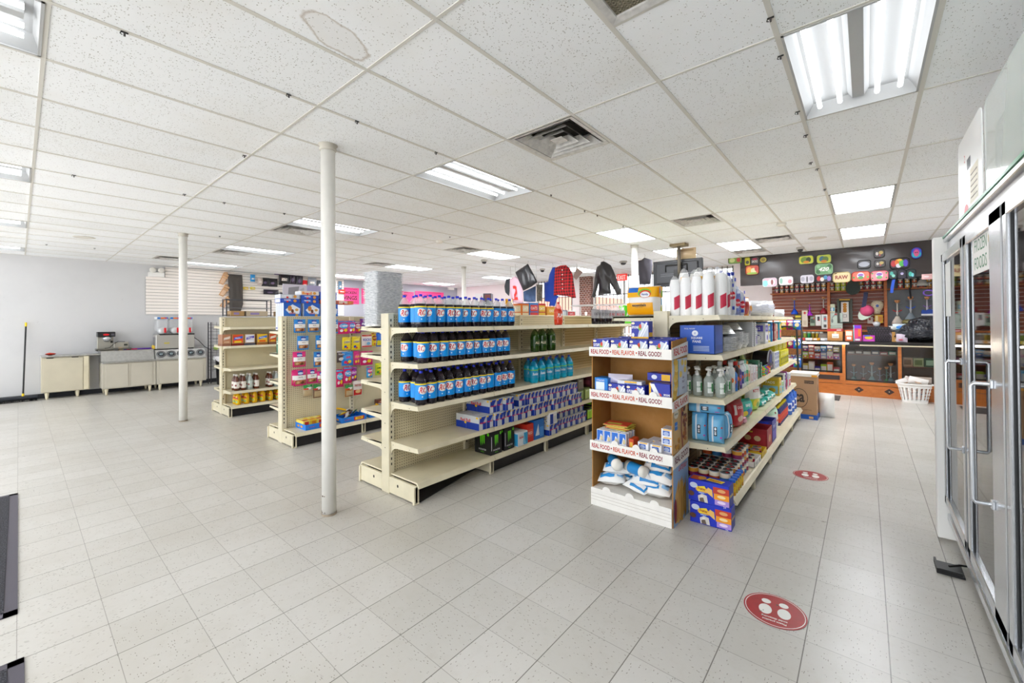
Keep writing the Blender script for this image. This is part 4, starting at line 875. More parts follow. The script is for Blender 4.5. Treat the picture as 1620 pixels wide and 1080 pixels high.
# third tier: straw packets in a tray, magazines behind, napkin boxes
def strawpk(): return pbox('straw_packet', .062, .03, .155, '#eef0f4', [('f', 'R', .08, .1, .92, .97, '#2f6fc8'), ('f', 'P', [(.2, .1), (.35, .1), (.75, .75), (.6, .8)], '#f2f4f8'), ('f', 'P', [(.45, .1), (.55, .1), (.85, .7), (.75, .72)], '#e8ecf4'), ('f', 'R', .55, .45, .9, .68, '#d6c79a'), ('lr', 'R', .1, .05, .9, .95, '#dfe3ea')])
put('stray', lambda: tray('carton_tray', .29, .22, .075, '#e6e8f0', [('f', 'T', .5, .45, .3, '#2f5fb0', 'PLASTIC CUTLERY', .8)]), (-1.61, 3.245, .468), 0, 'white carton tray of blue cutlery packets on the third tier', 'tray')
for r in range(4):
    for k in range(4): put('stp', strawpk, (-1.71+k*.067, 3.165+r*.047, .473), jit(.05), 'blue and white cutlery packet in the white tray, %s row, %s along' % (ORD[r], ORD[k]), 'packet', 'cutlery packets in the white tray')
for i in range(9): 
    put('mag%d' % (i % 3), lambda i=i: pbox('magazine', .2, .14, .004, ('#e2d36a', '#c9c25a', '#d9503c')[i % 3], [('t', 'R', .1, .1, .7, .5, ('#b23a2c', '#6a9a3c', '#e8d86a')[i % 3])], 0), (-1.6+jit(.015), 3.28+jit(.008), .631+i*.0046), jit(.12), 'thin colourful booklet fanned on the cutlery packets, layer %d of the pile' % (i+1), 'booklet', 'booklets on the third tier')
def nbox(): return pbox('small_box', .085, .12, .06, '#e9ebf0', [('f', 'R', .15, .15, .75, .75, '#3f62b4'), ('f', 'E', .45, .4, .25, .25, '#a9bce0'), ('f', 'R', .2, .82, .9, .95, '#e9b62c'), ('t', 'R', .1, .1, .9, .9, '#d0d4de')])
nb = [(-1.37, 3.2, 0), (-1.27, 3.19, 0), (-1.175, 3.19, 0), (-1.34, 3.21, 1), (-1.235, 3.2, 1), (-1.165, 3.26, 1), (-1.17, 3.255, 2), (-1.17, 3.255, 3), (-1.3, 3.31, 0), (-1.2, 3.33, 0), (-1.3, 3.31, 1)]
for i, (x, y, l) in enumerate(nb): put('nb', nbox, (x, y, .467+l*.0605), jit(.05), 'small white and blue box on the third tier, %s layer, %s of the heap' % (ORD[l], ORD[i]), 'box', 'small white and blue boxes')
put('rbx', lambda: pbox('small_box', .04, .1, .13, '#c9502c', [('f', 'R', .2, .2, .8, .8, '#e0b24a')]), (-1.435, 3.2, .467), 0, 'thin orange red box between the tray and the small white boxes', 'box')
# bottom bin: rolls and bags of white and blue plates
def plbag(k): return lambda: bag('plastic_bag', .24, .15, .11, '#f0efec', [('R', .3, .1, .95, .85, '#2f86c4'), ('R', .45, .2, .9, .45, '#e9e9ea'), ('E', .15, .5, .08, .2, '#8fb2d0')] if k else [('R', .08, .2, .62, .85, '#3f93d0'), ('R', .16, .4, .5, .62, '#e6edf4'), ('R', .7, .3, .92, .7, '#8fb8dc')], wob=.01, seed=k+3)
pb = [(-1.62, 3.22, .15, .3, 0), (-1.42, 3.2, .145, -.3, 1), (-1.25, 3.21, .15, .1, 0), (-1.6, 3.33, .16, .2, 1), (-1.4, 3.34, .17, -.2, 0), (-1.25, 3.34, .16, .1, 1), (-1.58, 3.24, .235, .35, 0), (-1.38, 3.28, .23, -.1, 1), (-1.25, 3.25, .24, -.1, 0), (-1.33, 3.22, .2, .2, 1), (-1.27, 3.3, .3, .1, 1)]
for i, (x, y, z, a, k) in enumerate(pb): put('plb%d' % k, plbag(k), (x, y-.06, z+.055), 0, ('white bag with blue panel' if k else 'white bag with blue stripe')+' heaped in the bottom bin, %s of the heap' % ORD[i], 'bag', 'white and blue bags in the bottom bin', sc_=.92, rot=(-PI/2+.2+jit(.1), jit(.1), a))
def roll(): 
    b = MB(); b.lathe([(.012, 0), (.045, 0), (.045, .2), (.012, .2)], mat('#efece2', .5), 20); b.lathe([(.0457, .04), (.0457, .16)], mat('#2f86c4', .4), 20, cap=False); return b.build('paper_roll')
for i, (x, y, z, a) in enumerate(((-1.68, 3.3, .36, .7), (-1.52, 3.26, .34, 1.2))): put('roll', roll, (x, y, z), 0, 'white roll with blue wrapper on the heap, %s' % ('nearest the open aisle' if i == 0 else 'tipped against the first roll'), 'roll', 'blue wrapped rolls', rot=(PI/2, .2, a))
# two cat food cartons on the floor
def catbox():
    D = []
    for f in 'f': D += [(f, 'R', .62, .56, 1, .86, '#b8402c'), (f, 'R', .64, .3, 1, .56, '#e89a2c'), (f, 'R', .66, .06, 1, .3, '#a88ad0'), (f, 'E', .82, .72, .1, .08, '#d9a06a'), (f, 'E', .82, .45, .1, .07, '#f0d8a0'), (f, 'E', .82, .2, .1, .07, '#e6d4ee'),
        (f, 'E', .14, .75, .1, .13, '#c9d4ec'), (f, 'E', .36, .6, .17, .14, '#d9a45a'), (f, 'P', [(.45, .55), (.62, .35), (.6, .7), (.5, .78)], '#e3b868'), (f, 'P', [(.22, .72), (.42, .8), (.46, .58), (.24, .5)], '#f5dc3c'), (f, 'T', .34, .65, .14, '#9c1f24', '*Friskies', .2), (f, 'R', .26, .42, .42, .5, '#2b6fd0'), (f, 'T', .34, .46, .05, '#ffffff', 'VARIETY', .14),
        (f, 'P', [(.27, .05), (.5, .05), (.47, .38), (.35, .42), (.25, .3)], '#d6d2cc'), (f, 'P', [(.3, .05), (.42, .05), (.38, .28), (.29, .2)], '#6a5a4c'), (f, 'E', .35, .3, .04, .05, '#e8e4de'), (f, 'E', .08, .35, .08, .12, '#5a3420'), (f, 'T', .9, .04, .08, '#e8e8f4', '24', .08)]
    D += [('t', 'R', .03, .1, .3, .8, '#c2562c'), ('t', 'P', [(.4, .3), (.8, .2), (.85, .6), (.45, .75)], '#f0cf3c'), ('t', 'E', .3, .5, .1, .3, '#e0a44a'), ('t', 'T', .62, .45, .2, '#9c1f24', '*Friskies', .3), ('r', 'R', .0, .0, 1, 1, '#25349a'), ('r', 'T', .5, .5, .15, '#f5dc3c', '*Friskies', .8)]
    return pbox('cat_food_carton', .285, .13, .16, '#2338b4', D)
put('cat', catbox, (-.905, 3.4, .001), .04, 'purple blue cat food carton standing on the floor beside the cardboard display', 'carton', 'cat food cartons')
put('cat', None, (-.915, 3.4, .163), .01, 'purple blue cat food carton stacked on top of the other one', 'carton', 'cat food cartons')
# ------------------------------------------------------------------ paper goods gondola
ZT, ZS2, ZS3, ZS4, ZDK = 1.577, 1.266, .921, .558, .182
def towel():
    b = bag('paper_towel_pack', .29, .27, .25, '#eceae8', [('R', .0, .62, 1, .99, '#f2b51e'), ('R', .05, .05, .86, .44, '#f2ae1c'), ('R', .1, .78, .42, .95, '#2f6fc4'), ('E', .62, .75, .2, .15, '#7cc04a'), ('E', .64, .72, .17, .13, '#d8432c'), ('E', .64, .7, .14, .1, '#f0f0f0'), ('T', .64, .7, .08, '#2b3a9c', '!Family', .3), ('T', .46, .36, .09, '#3a2c1a', '!essentials', .7), ('T', .46, .29, .025, '#6a5a3a', 'PAPER TOWELS', .6)], ex=.16, seal=.03, wob=.003, build=False)
    for z0, z1, c_ in ((.165, .262, '#f2b51e'), (.02, .1, '#f0f0ee')): b.rect((.1452, 0, 0), (0, 1, 0), (0, 0, 1), -.06, z0, .06, z1, mat(c_, .3))
    b.oval((.146, 0, 0), (0, 1, 0), (0, 0, 1), .03, .2, .03, .03, mat('#7cc04a', .3)); b.rect((.146, 0, 0), (0, 1, 0), (0, 0, 1), -.045, .2, -.02, .25, mat('#2f6fc4', .3)); b.rect((.146, 0, 0), (0, 1, 0), (0, 0, 1), -.0, .1, .04, .15, mat('#3aa0d8', .3)); b.oval((.146, 0, 0), (0, 1, 0), (0, 0, 1), .0, .06, .022, .03, mat('#c8d03a', .3))
    return b.build('paper_towel_pack')
put('towel', towel, (-1.53, 3.67, ZT), .1, 'yellow and white paper towel multipack on the end of the top shelf', 'paper towels')
FOAM = mat('#f7f7f7', .6)
def sleeve(h, r, top):
    def f():
        b = MB(); P = []; z = 0; n = int(h*.82/.011)
        for i in range(n): k = 1-.0*i/n; P += [(r*k, z), (r*k, z+.0085), (r*k*.965, z+.009), (r*k*.965, z+.0108)]; z += .011
        P += [(r*.95, z), (r*.72, z+h*.16), (.001, z+h*.16)]
        b.lathe(P, FOAM, 22, smooth=False); o = b.build('cup_sleeve')
        m = MB(); m.lathe([(r*1.04, 0), (r*1.05, z*.98), (r*.98, z+h*.08), (r*.6, z+h*.2), (r*.22, z+h*.26)], FILM if 0 else m_film('thin_bag', .2, '#ffffff', .15), 18, cap=False); m.build('plastic_sleeve', o)
        d = MB(); q = r*1.06; wshape(d, q, -.026, .026, lambda x: z*.18+.5*(x+.026)+.035*0, lambda x: z*.18+.075+.5*(x+.026)+.03, mat('#c23a52', .4), 6)
        if top: wrect(d, q*1.0, -.04, .04, z*.98, z*1.07, mat('#e0a824', .4), 6)
        d.build('red_label', o); return o
    return f
cs = [(-1.235, 3.6, .315, .043, 0), (-1.145, 3.6, .325, .043, 0), (-1.06, 3.605, .335, .043, 0), (-.97, 3.61, .35, .046, 0), (-.905, 3.72, .36, .048, 0), (-.9, 3.83, .34, .04, 0)]
for i, (x, y, h, r, tp) in enumerate(cs): put('sl%d' % i, sleeve(h, r, tp), (x, y, ZT), .75+jit(.1), 'white foam cup sleeve with red diamond on the shelf end, %s from the paper towels' % ORD[i], 'cups', 'foam cup sleeves')
for i, (x, y) in enumerate(((-1.2, 3.73), (-1.08, 3.74), (-1.0, 3.78), (-1.15, 3.86))): put('slt', sleeve(.38, .046, 1), (x, y, ZT), .6, 'taller foam cup sleeve with orange wrapper top behind the front sleeves, %s along' % ORD[i], 'cups', 'tall foam cup sleeves')
def cupbag(h, cl, logo):
    def f():
        b = MB(); m = m_film('printed_bag', .5, cl, .2); r = .05
        b.lathe([(r*.8, 0), (r, .02), (r*1.05, h*.7), (r*.8, h*.88), (r*.3, h), (.005, h*1.01)], m, 16); o = b.build('cup_bag')
        c_ = MB(); z = 0
        while z < h*.75: c_.lathe([(r*.85, z), (r*.9, z+.02)], mat(('#dfe6f2', '#f4f4f6')[int(z*50) % 2], .4), 14, cap=False); z += .021
        c_.build('stacked_cups', o)
        l = MB()
        for i in range(7): a = R.uniform(-.09, .09); zz = h*(.12+.12*i); q = r*1.09; sq = MB(); wrect(sq, q, a-.016, a+.016, zz, zz+.03, mat(logo, .4), 3); sq.build('printed_square', o)
        woval(l, r*1.09, 0, h*.42, .03, .035, mat('#cf2436', .4)); l.wrap('!CUPS', r*1.1, 0, h*.42, .018, WHITE); l.build('bag_print', o)
        return o
    return f
cb = [(-.93, 3.98, .4, '#f0f1f6', '#2a3ea8'), (-1.02, 4.08, .44, '#f0f1f6', '#2a3ea8'), (-.93, 4.12, .42, '#f0f1f6', '#2a3ea8'), (-.93, 4.29, .28, '#2f55c4', '#e8ecf8'), (-1.03, 4.26, .36, '#e8ecf6', '#2a3ea8'), (-.93, 4.47, .25, '#dfe6f6', '#2a46b4'), (-1.05, 4.45, .3, '#e8ecf6', '#2a3ea8')]
for i, (x, y, h, a, c_) in enumerate(cb): put('cb%d' % i, cupbag(h, a, c_), (x, y, ZT), .8+jit(.2), ('tall clear cup bag with blue squares' if h > .35 else 'blue printed bag of plastic cups')+' on the top shelf, %s past the foam sleeves' % ORD[i], 'cups', 'bags of plastic cups')
put('orb', lambda: bag('snack_bag', .16, .19, .09, '#e59a28', [('R', .35, .05, .75, .95, '#b8342c'), ('R', .1, .75, .9, .95, '#f0e6dc')]), (-.95, 4.75, ZT), RZ*.7, 'orange and red bag on the top shelf beside the wrapped plates', 'bag')
put('orc', lambda: bag('snack_bag', .16, .16, .09, '#d8c8d8', [('R', .2, .1, .8, .6, '#b8a0b8'), ('E', .6, .5, .2, .2, '#e59a28')]), (-.96, 4.95, ZT), RZ*.8, 'pale wrapped pack next to the orange bag on the top shelf', 'bag')
for i, (y, h) in enumerate(((5.35, .16), (5.75, .19), (6.15, .2))):
    put('plw%d' % i, lambda h=h: bag('plate_pack', .3, h, .22, mat('#e9eaf0', .18), [('R', .1, .1+.15*k, .95, .16+.15*k, '#d3d6e2') for k in range(5)]+[('E', .25, .3, .03, .04, '#d84a3a')], ex=.3, wob=.01, seed=i), (-1.02, y, ZT), .75, 'glossy white wrapped pack of foam plates on the top shelf, %s along' % ORD[i], 'plates', 'wrapped foam plates')
put('ch', lambda: bag('plastic_bag', .16, .1, .08, '#dfe0ea', [], wob=.012), (-.9, 6.7, ZT), .9, 'loose end of a clear plastic bag hanging at the far top shelf', 'bag')
# second shelf: carton, foil pans, boxes
def bluecart():
    D = [('f', 'E', .45, .72, .09, .1, '#e8ecf4'), ('f', 'T', .45, .72, .07, '#2358b8', '8', .1), ('f', 'T', .5, .55, .09, '#e8ecf4', '!SQUARE', .4), ('f', 'T', .5, .43, .09, '#e8ecf4', '!PANS', .3), ('f', 'T', .3, .88, .05, '#e8ecf4', 'FOIL WARE', .4)]+[('f', 'R', .4, .1+.05*k, .85, .125+.05*k, '#a9c0e4') for k in range(4)]+[('r', 'R', .1, .1, .9, .3, '#1c4ca8')]
    o = tray('display_carton', .27, .24, .23, '#2358b8', D, '#b08a5a'); b = MB()
    return o
put('bcart', bluecart, (-1.045, 3.665, ZS2), .0, 'blue printed carton of foil pans at the camera end of the second shelf', 'carton')
for i in range(4): put('pan', pan, (-1.04+jit(.01), 3.69, ZS2+.01+.05*i), RZ, 'foil pan standing inside the blue carton, %s up' % ORD[i], 'foil pan', 'pans inside the blue carton', sc_=(.7, .8, 1.5))
def bowl(r, h): 
    def f():
        b = MB(); n = 36
        def ring(q, z, am): return [(q*(1+am*(1 if i % 2 else -1))*math.cos(2*PI*i/n), q*(1+am*(1 if i % 2 else -1))*math.sin(2*PI*i/n), z) for i in range(n)]
        vs = ring(r*.8, 0, .0)+ring(r, h, .012)+ring(r*1.1, h, 0)+ring(r*1.1, h+.004, 0); b.add(vs, [(j*n+i, j*n+(i+1) % n, (j+1)*n+(i+1) % n, (j+1)*n+i) for j in range(3) for i in range(n)], FOIL); b.add(vs[:n], [tuple(range(n))[::-1]], FOIL); return b.build('foil_pan')
    return f
fp = []
for i in range(9): fp.append(('pan', -1.0, 4.06, ZS2+i*.0135, (.85, .95, .85)))
for i in range(10): fp.append(('bw', -.98, 4.36, ZS2+i*.012, 1))
for i in range(9): fp.append(('bw', -.97, 4.62, ZS2+i*.012, .85))
for i in range(7): fp.append(('pan', -1.0, 5.28, ZS2+i*.013, (.75, .8, .85)))
for i, (k, x, y, z, s_) in enumerate(fp):
    st = 'rectangular stack beside the blue carton' if y < 4.2 else 'round stack nearest the rectangular pans' if y < 4.5 else 'smaller round stack' if y < 5 else 'low stack under the striped box'
    L = sum(1 for q in fp[:i+1] if q[2] == y)
    put(k, pan if k == 'pan' else bowl(.105, .05), (x+jit(.003), y+jit(.003), z), RZ*(k == 'pan'), 'foil pan on the second shelf, %s layer of the %s' % (ORD[L-1], st), 'foil pan', 'foil pans on the second shelf', sc_=s_)
put('lid', lambda: MB().lathe([(.075, 0), (.12, .07), (.13, .075)], FOIL, 30).build('foil_pan'), (-1.0, 4.06, ZS2+.225), 0, 'upturned deep foil pan on the rectangular stack', 'foil pan', rot=(PI, 0, 0))
put('lid', None, (-.98, 4.36, ZS2+.24), 0, 'upturned deep foil pan on the round stack', 'foil pan', rot=(PI, 0, 0), sc_=.8)
for i, y in enumerate((4.78, 4.9)): put('fsq', lambda: pbox('foil_roll_box', .05, .26, .25, '#c3c5c8', [('f', 'R', .1, .02+.08*k, .9, .06+.08*k, '#e4e6e8') for k in range(12)]), (-1.0, y, ZS2), RZ, 'silver ribbed foil box standing on edge, %s' % ('nearest the round pans' if i == 0 else 'behind the first one'), 'box', 'silver foil boxes')
def shbox(w_, d, h, c_, c2, c3, t_): return lambda: pbox('box', w_, d, h, c_, [('fl', 'R', .08, .1, .92, .55, c2), ('fl', 'R', .1, .6, .9, .9, c3), ('fl', 'T', .5, .75, .14, '#ffffff' if c3 != '#ffffff' else '#333344', t_, .7), ('fl', 'E', .6, .3, .2, .14, c3)])
sb = [(5.08, .1, '#c4cacd', '#8e7fb4', '#a9b5bc', 'WRAP', .18, 'grey box beside the silver foil boxes'), (5.55, .2, '#c9ccd0', '#f0f0f2', '#5a52b8', 'BAGS', .23, 'white box with blue striped awning top'), (5.85, .14, '#d8c030', '#d9e0e8', '#3f86c4', 'WIPES', .22, 'yellow and blue box near the shelf end'), (6.05, .06, '#2f86d0', '#5ac0e0', '#2f60b8', 'ICE', .24, 'thin bright blue box near the shelf end'), (6.25, .07, '#7a2028', '#d8c8b8', '#a83038', 'TEA', .23, 'dark red slim box at the far second shelf'), (6.42, .08, '#e8d0c0', '#c85a4a', '#e8a890', 'SALT', .22, 'pinkish slim box at the far second shelf'), (6.7, .15, '#3fb0c8', '#e84a7a', '#f0d03a', 'FUN', .24, 'multicoloured pack at the far end of the second shelf')]
for y, w_, a, c_, d_, tx, h, l in sb: put('sb'+a, shbox(w_, .2, h, a, c_, d_, tx), (-.99+(.02 if y == 5.55 else 0), y, ZS2+(.095 if 5.2 < y < 5.5 else 0)), RZ, l, 'box')
# third shelf: hand soap pumps, bottles, boxes
def pump():
    b = MB(); P = [(.026, 0), (.033, .006), (.034, .1), (.033, .13), (.02, .15), (.012, .155)]; m = m_film('clear_bottle', .45, '#cfd8d2', .1); b.lathe(P, m, 18); o = b.build('soap_bottle'); o.scale = (1.15, .85, 1)
    p = MB(); p.lathe([(.014, .15), (.014, .172), (.006, .174), (.006, .195)], WHITE, 12); p.lathe([(.02, .195), (.021, .207), (.012, .212)], WHITE, 12); p.tube([(0, 0, .203), (0, -.03, .204), (0, -.042, .198)], .006, WHITE); p.build('pump_head', o)
    l = MB(); wrect(l, .0346, -.02, .02, .03, .11, mat('#e9eeea', .4), 6); wrect(l, .0349, .008, .02, .04, .1, mat('#3a8a4c', .4), 3); wrect(l, .0346, .03, .05, .03, .11, mat('#2f7a50', .4), 4); l.wrap('!SOAP', .0352, -.006, .07, .012, mat('#4a7a5a')); l.build('bottle_label', o); return o
for i, (x, y) in enumerate(((-.89, 3.61), (-.975, 3.6), (-1.06, 3.6), (-1.145, 3.62), (-.9, 3.72), (-1.0, 3.72), (-1.1, 3.72), (-.89, 3.82), (-.99, 3.83))): put('pump', pump, (x, y, ZS3), .55+jit(.3), 'clear soap pump bottle with white head, third shelf, %s' % ('front row, %s from the aisle' % ORD[i] if i < 4 else 'behind, %s of the back rows' % ORD[i-4]), 'soap bottle', 'hand soap pump bottles', sc_=1.08)
def toil(c_, cap, lc, h, fat=1):
    def f():
        r = .027*fat; b = MB().lathe([(r*.9, 0), (r, .006), (r, h*.7), (r*.75, h*.8), (r*.4, h*.86), (r*.4, h*.9)], hm(c_, .25), 16); o = b.build('toiletry_bottle'); o.scale = (1.2, .8, 1)
        MB().lathe([(r*.5, h*.86), (r*.5, h*.98), (r*.35, h)], hm(cap), 12).build('cap', o)
        l = MB(); wrect(l, r*1.02, -r*.8, r*.8, h*.15, h*.6, hm(lc), 6); woval(l, r*1.04, 0, h*.4, r*.5, h*.08, mat('#e8743c' if lc != '#e8743c' else '#ffffff'), 6); l.build('bottle_label', o); return o
    return f
tb = [('#dfe3e0', '#f2f2f2', '#dfe6e6', .26, 'clear tall bottle with white cap'), ('#3a7fd0', '#e8743c', '#2f5fb8', .2, 'blue bottle with orange cap'), ('#2a2226', '#c8322c', '#3a2a30', .25, 'black bottle with red cap'), ('#5a4a8a', '#e8743c', '#8a6ab8', .21, 'violet bottle with orange cap'), ('#e6ebee', '#dfe3e8', '#25408c', .24, 'white bottle with navy label'), ('#e9eef0', '#eef0f0', '#8fc0b8', .24, 'white bottle with pale teal label'), ('#cfe8d8', '#7cc8b0', '#3a9a6a', .24, 'mint bottle with green label'), ('#f0ece2', '#e09a3c', '#c9b08a', .22, 'cream bottle with amber cap')]
for i, (a, c_, l_, h, nm) in enumerate(tb):
    for j in range(2):
        put('tb%d' % i, toil(a, c_, l_, h, 1.15), (-.885-.085*j, 3.92+i*.088, ZS3), .8+jit(.2), '%s on the third shelf, %s' % (nm, 'at the aisle edge' if j == 0 else 'behind its twin'), 'toiletry bottle', 'toiletry bottles')
ob = [(4.66, .1, .17, '#ece9e8', '#d8b8b4', '#e4dcd8', 'CARE', 'white care box'), (4.78, .09, .16, '#e8e6ea', '#c8a8b0', '#dcd4d4', 'SOAP', 'white soap box'), (4.9, .08, .15, '#eceaea', '#d0c8c8', '#e0a8a0', 'CREAM', 'white cream box'), (5.02, .1, .19, '#2a6a4c', '#3f8a64', '#1f5038', 'MINT', 'dark green box'), (5.15, .07, .16, '#3a7a5a', '#8ac0a0', '#2a5a44', 'HERB', 'green box')]
for y, w_, h, a, c_, d_, tx, l in ob: put('ob'+a, shbox(w_, .2, h, a, c_, d_, tx), (-.96, y, ZS3), RZ, l+' on the third shelf beside the toiletry bottles', 'box')
cl = ['#e08a2c', '#8a3aa8', '#6ac23a', '#e8b03c', '#7a2f9c', '#58c04a', '#e07a2c', '#3a5fc0', '#c83a4a', '#4aa83a']
for i in range(10):
    put('sm'+cl[i], toil(cl[i], cl[(i+3) % 10], cl[(i+5) % 10], .1, 1.1), (-.88-.08*(i % 2), 5.28+.085*(i//2), ZS3), .8, 'small bright bottle on the third shelf, %s row, %s along' % (('aisle', 'back')[i % 2], ORD[i//2]), 'bottle', 'small bright bottles')
def arcbag():
    b = MB(); P = [(-.17, 0), (.17, 0)]+[(.17*math.cos(PI*i/12), .12+.12*math.sin(PI*i/12)) for i in range(13)]
    b.prism(P, 'y', -.08, .08, mat('#1b1c24', .35)); Q = [(.18*math.cos(PI*i/16), .12+.13*math.sin(PI*i/16)) for i in range(17)]
    b.tube([(x, -.08, z) for x, z in Q], .007, mat('#c9cdd6', .3)); b.poly((0, -.081, 0), (1, 0, 0), (0, 0, 1), [(-.05, .1), (.1, .09), (.12, .19), (.0, .2)], mat('#25347c', .4))
    for k in range(6): b.oval((0, -.0815, 0), (1, 0, 0), (0, 0, 1), -.14+.055*k, .045, .018, .014, mat('#c8323c' if k % 2 else '#dfe0e4', .4), 8)
    return b.build('display_pack')
put('arc', arcbag, (-.97, 5.88, ZS3), RZ, 'black arched display pack with silver rim on the third shelf', 'pack')
put('gloves', lambda: bag('glove_pack', .16, .22, .07, '#7a8a3c', [('R', .1, .5, .4, .95, '#a8b84a'), ('R', .5, .4, .9, .9, '#5a6a30'), ('R', .2, .05, .8, .3, '#dfe3d8')], wob=.01), (-1.1, 5.4, ZS3+.04), RZ, 'olive green glove pack hanging behind the small bright bottles', 'pack')
for i in range(6):
    put('whb%d' % (i % 2), shbox(.11, .18, .105, '#e6e7ea', '#b8bcc8', '#5a68a8', 'GLUE'), (-.96, 6.14+.12*(i % 3), ZS3+.106*(i//3)), RZ, 'white small box with blue print, %s layer, %s along' % (ORD[i//3], ORD[i % 3]), 'box', 'white small boxes')
for i in range(7):
    put('yel', shbox(.085, .22, .2, '#dcd42c', '#3a3a24', '#e8e04a', 'TRASH'), (-.97, 6.53+.105*i, ZS3), RZ+jit(.03), 'yellow trash bag box standing on the third shelf, %s from the white boxes' % ORD[i], 'box', 'yellow trash bag boxes')
for i in range(3): put('yel2', shbox(.28, .22, .075, '#d8cf2a', '#e4dc58', '#c8be24', 'BAGS'), (-.99, 6.3+.35*i, ZS3+.215), RZ, 'yellow box lying flat along the top of the boxes, %s along' % ORD[i], 'box', 'flat yellow boxes')
# fourth shelf: diapers, bags, wipes
def diaper(w_, d, h, lie=0):
    D = [('R', .28, .02, .38, .98, '#e8eef4'), ('R', .05, .1, .22, .9, '#7ab8e0'), ('R', .42, .3, .62, .62, '#1f2a3c'), ('E', .52, .55, .06, .05, '#e8eef4'), ('E', .52, .38, .06, .045, '#e8eef4'), ('R', .46, .44, .58, .47, '#e8eef4'), ('E', .85, .25, .07, .03, '#c84aa8'), ('E', .9, .6, .05, .03, '#e84a4a')]
    return lambda: bag('diaper_pack', w_, h, d, '#6fb4de', D, ex=.2, seal=.03, wob=.004)
put('dia', diaper(.115, .12, .225), (-1.045, 3.6, ZS4), .12, 'pale blue diaper pack standing nearest the cardboard display', 'diapers', 'pale blue diaper packs')
put('dia', None, (-.92, 3.6, ZS4), .1, 'pale blue diaper pack standing at the aisle corner of the fourth shelf', 'diapers', 'pale blue diaper packs')
put('dia', None, (-.9, 3.74, ZS4), 1.2, 'pale blue diaper pack standing behind the corner pack', 'diapers', 'pale blue diaper packs')
put('dia2', diaper(.27, .13, .1), (-1.0, 3.62, ZS4+.226), .03, 'pale blue diaper pack lying on top of the two standing packs', 'diapers', 'pale blue diaper packs')
def pk(nm, w_, h, d, base, dec, **k): return lambda: bag(nm, w_, h, d, base, dec, ex=.3, seal=.04, **k)
put('redp', pk('pet_food_bag', .2, .25, .11, '#a8242c', [('R', .1, .1, .9, .9, '#b82c34'), ('E', .6, .35, .2, .12, '#d8b8a0'), ('R', .2, .5, .35, .85, '#e8d8d4'), ('T', .6, .75, .1, '#f0d8d8', '!DOG', .4), ('R', .08, .04, .25, .14, '#2f9a6a')]), (-.93, 4.22, ZS4), RZ*.75, 'dark red pet food bag beside the blue diaper packs', 'bag')
put('redp2', pk('packet', .1, .06, .06, '#a84a6a', [('E', .5, .5, .3, .3, '#d8a0b0')]), (-.9, 4.42, ZS4), RZ*.8, 'small purple red packet at the shelf edge beside the red bag', 'packet')
put('tealp', pk('diaper_pack', .24, .19, .12, '#1fa89a', [('R', .1, .5, .9, .9, '#2fc0b0'), ('E', .6, .4, .22, .2, '#2f6fc0'), ('E', .3, .3, .15, .15, '#e8d03a'), ('E', .75, .25, .1, .12, '#d84a3a'), ('T', .5, .72, .14, '#f0f8f8', '!BABY', .5)]), (-.95, 4.68, ZS4), RZ*.8, 'teal diaper pack with coloured dots between the red bag and lime bag', 'diapers')
put('ylp', pk('diaper_pack', .3, .1, .16, '#e0c420', [('R', .1, .4, .9, .7, '#2f4fb0'), ('E', .3, .5, .1, .25, '#e8e0d0')]), (-1.03, 4.72, ZS4+.195), RZ*.85, 'yellow pack lying on top of the teal diaper pack', 'diapers')
put('limp', pk('pet_food_bag', .25, .31, .13, '#a8cf3a', [('R', .0, .45, 1, .85, '#eef0ea'), ('T', .5, .72, .1, '#c8322c', '!KITTY', .6), ('E', .5, .3, .25, .14, '#e8d03a'), ('E', .6, .25, .12, .1, '#6a9a2c'), ('R', .0, .86, 1, .97, '#8ab83a')]), (-.96, 5.12, ZS4), RZ*.8, 'lime and white pouch bag standing on the fourth shelf', 'bag')
for i in range(5): put('wip', pk('wipes_pack', .26, .07, .14, '#2fb0a4', [('R', .1, .2, .7, .8, '#e8f4f2'), ('R', .2, .35, .6, .65, '#1f9088'), ('E', .85, .5, .08, .25, '#e8d03a')]), (-.95-.02*(i % 2), (5.5, 5.5, 5.85, 5.85, 6.12)[i], ZS4+.075*(i % 2)), RZ, 'teal wipes pack lying on the fourth shelf, %s of the pile' % ORD[i], 'wipes', 'teal wipes packs')
fb = [(6.42, .18, .22, '#d8b83c', '#8ac0d8', '#c8a82c', 'PADS', 'yellow bag-like box'), (6.62, .14, .16, '#e8ecec', '#58b0d8', '#7ac04a', 'PURE', 'white box with blue and green picture'), (6.85, .1, .24, '#eceef0', '#d0d4d8', '#4a5a60', 'MAX', 'tall white slim box'), (6.98, .08, .25, '#8a1f7a', '#c84a3a', '#4a2f9c', 'SOFT', 'tall purple slim box'), (7.3, .2, .2, '#dfe2e4', '#c84a5a', '#b8bcc4', 'WASH', 'white box at the shelf end')]
for y, w_, h, a, c_, d_, tx, l in fb: put('fb'+a, shbox(w_, .2, h, a, c_, d_, tx), (-.96, y, ZS4), RZ, l+' on the fourth shelf past the wipes', 'box')
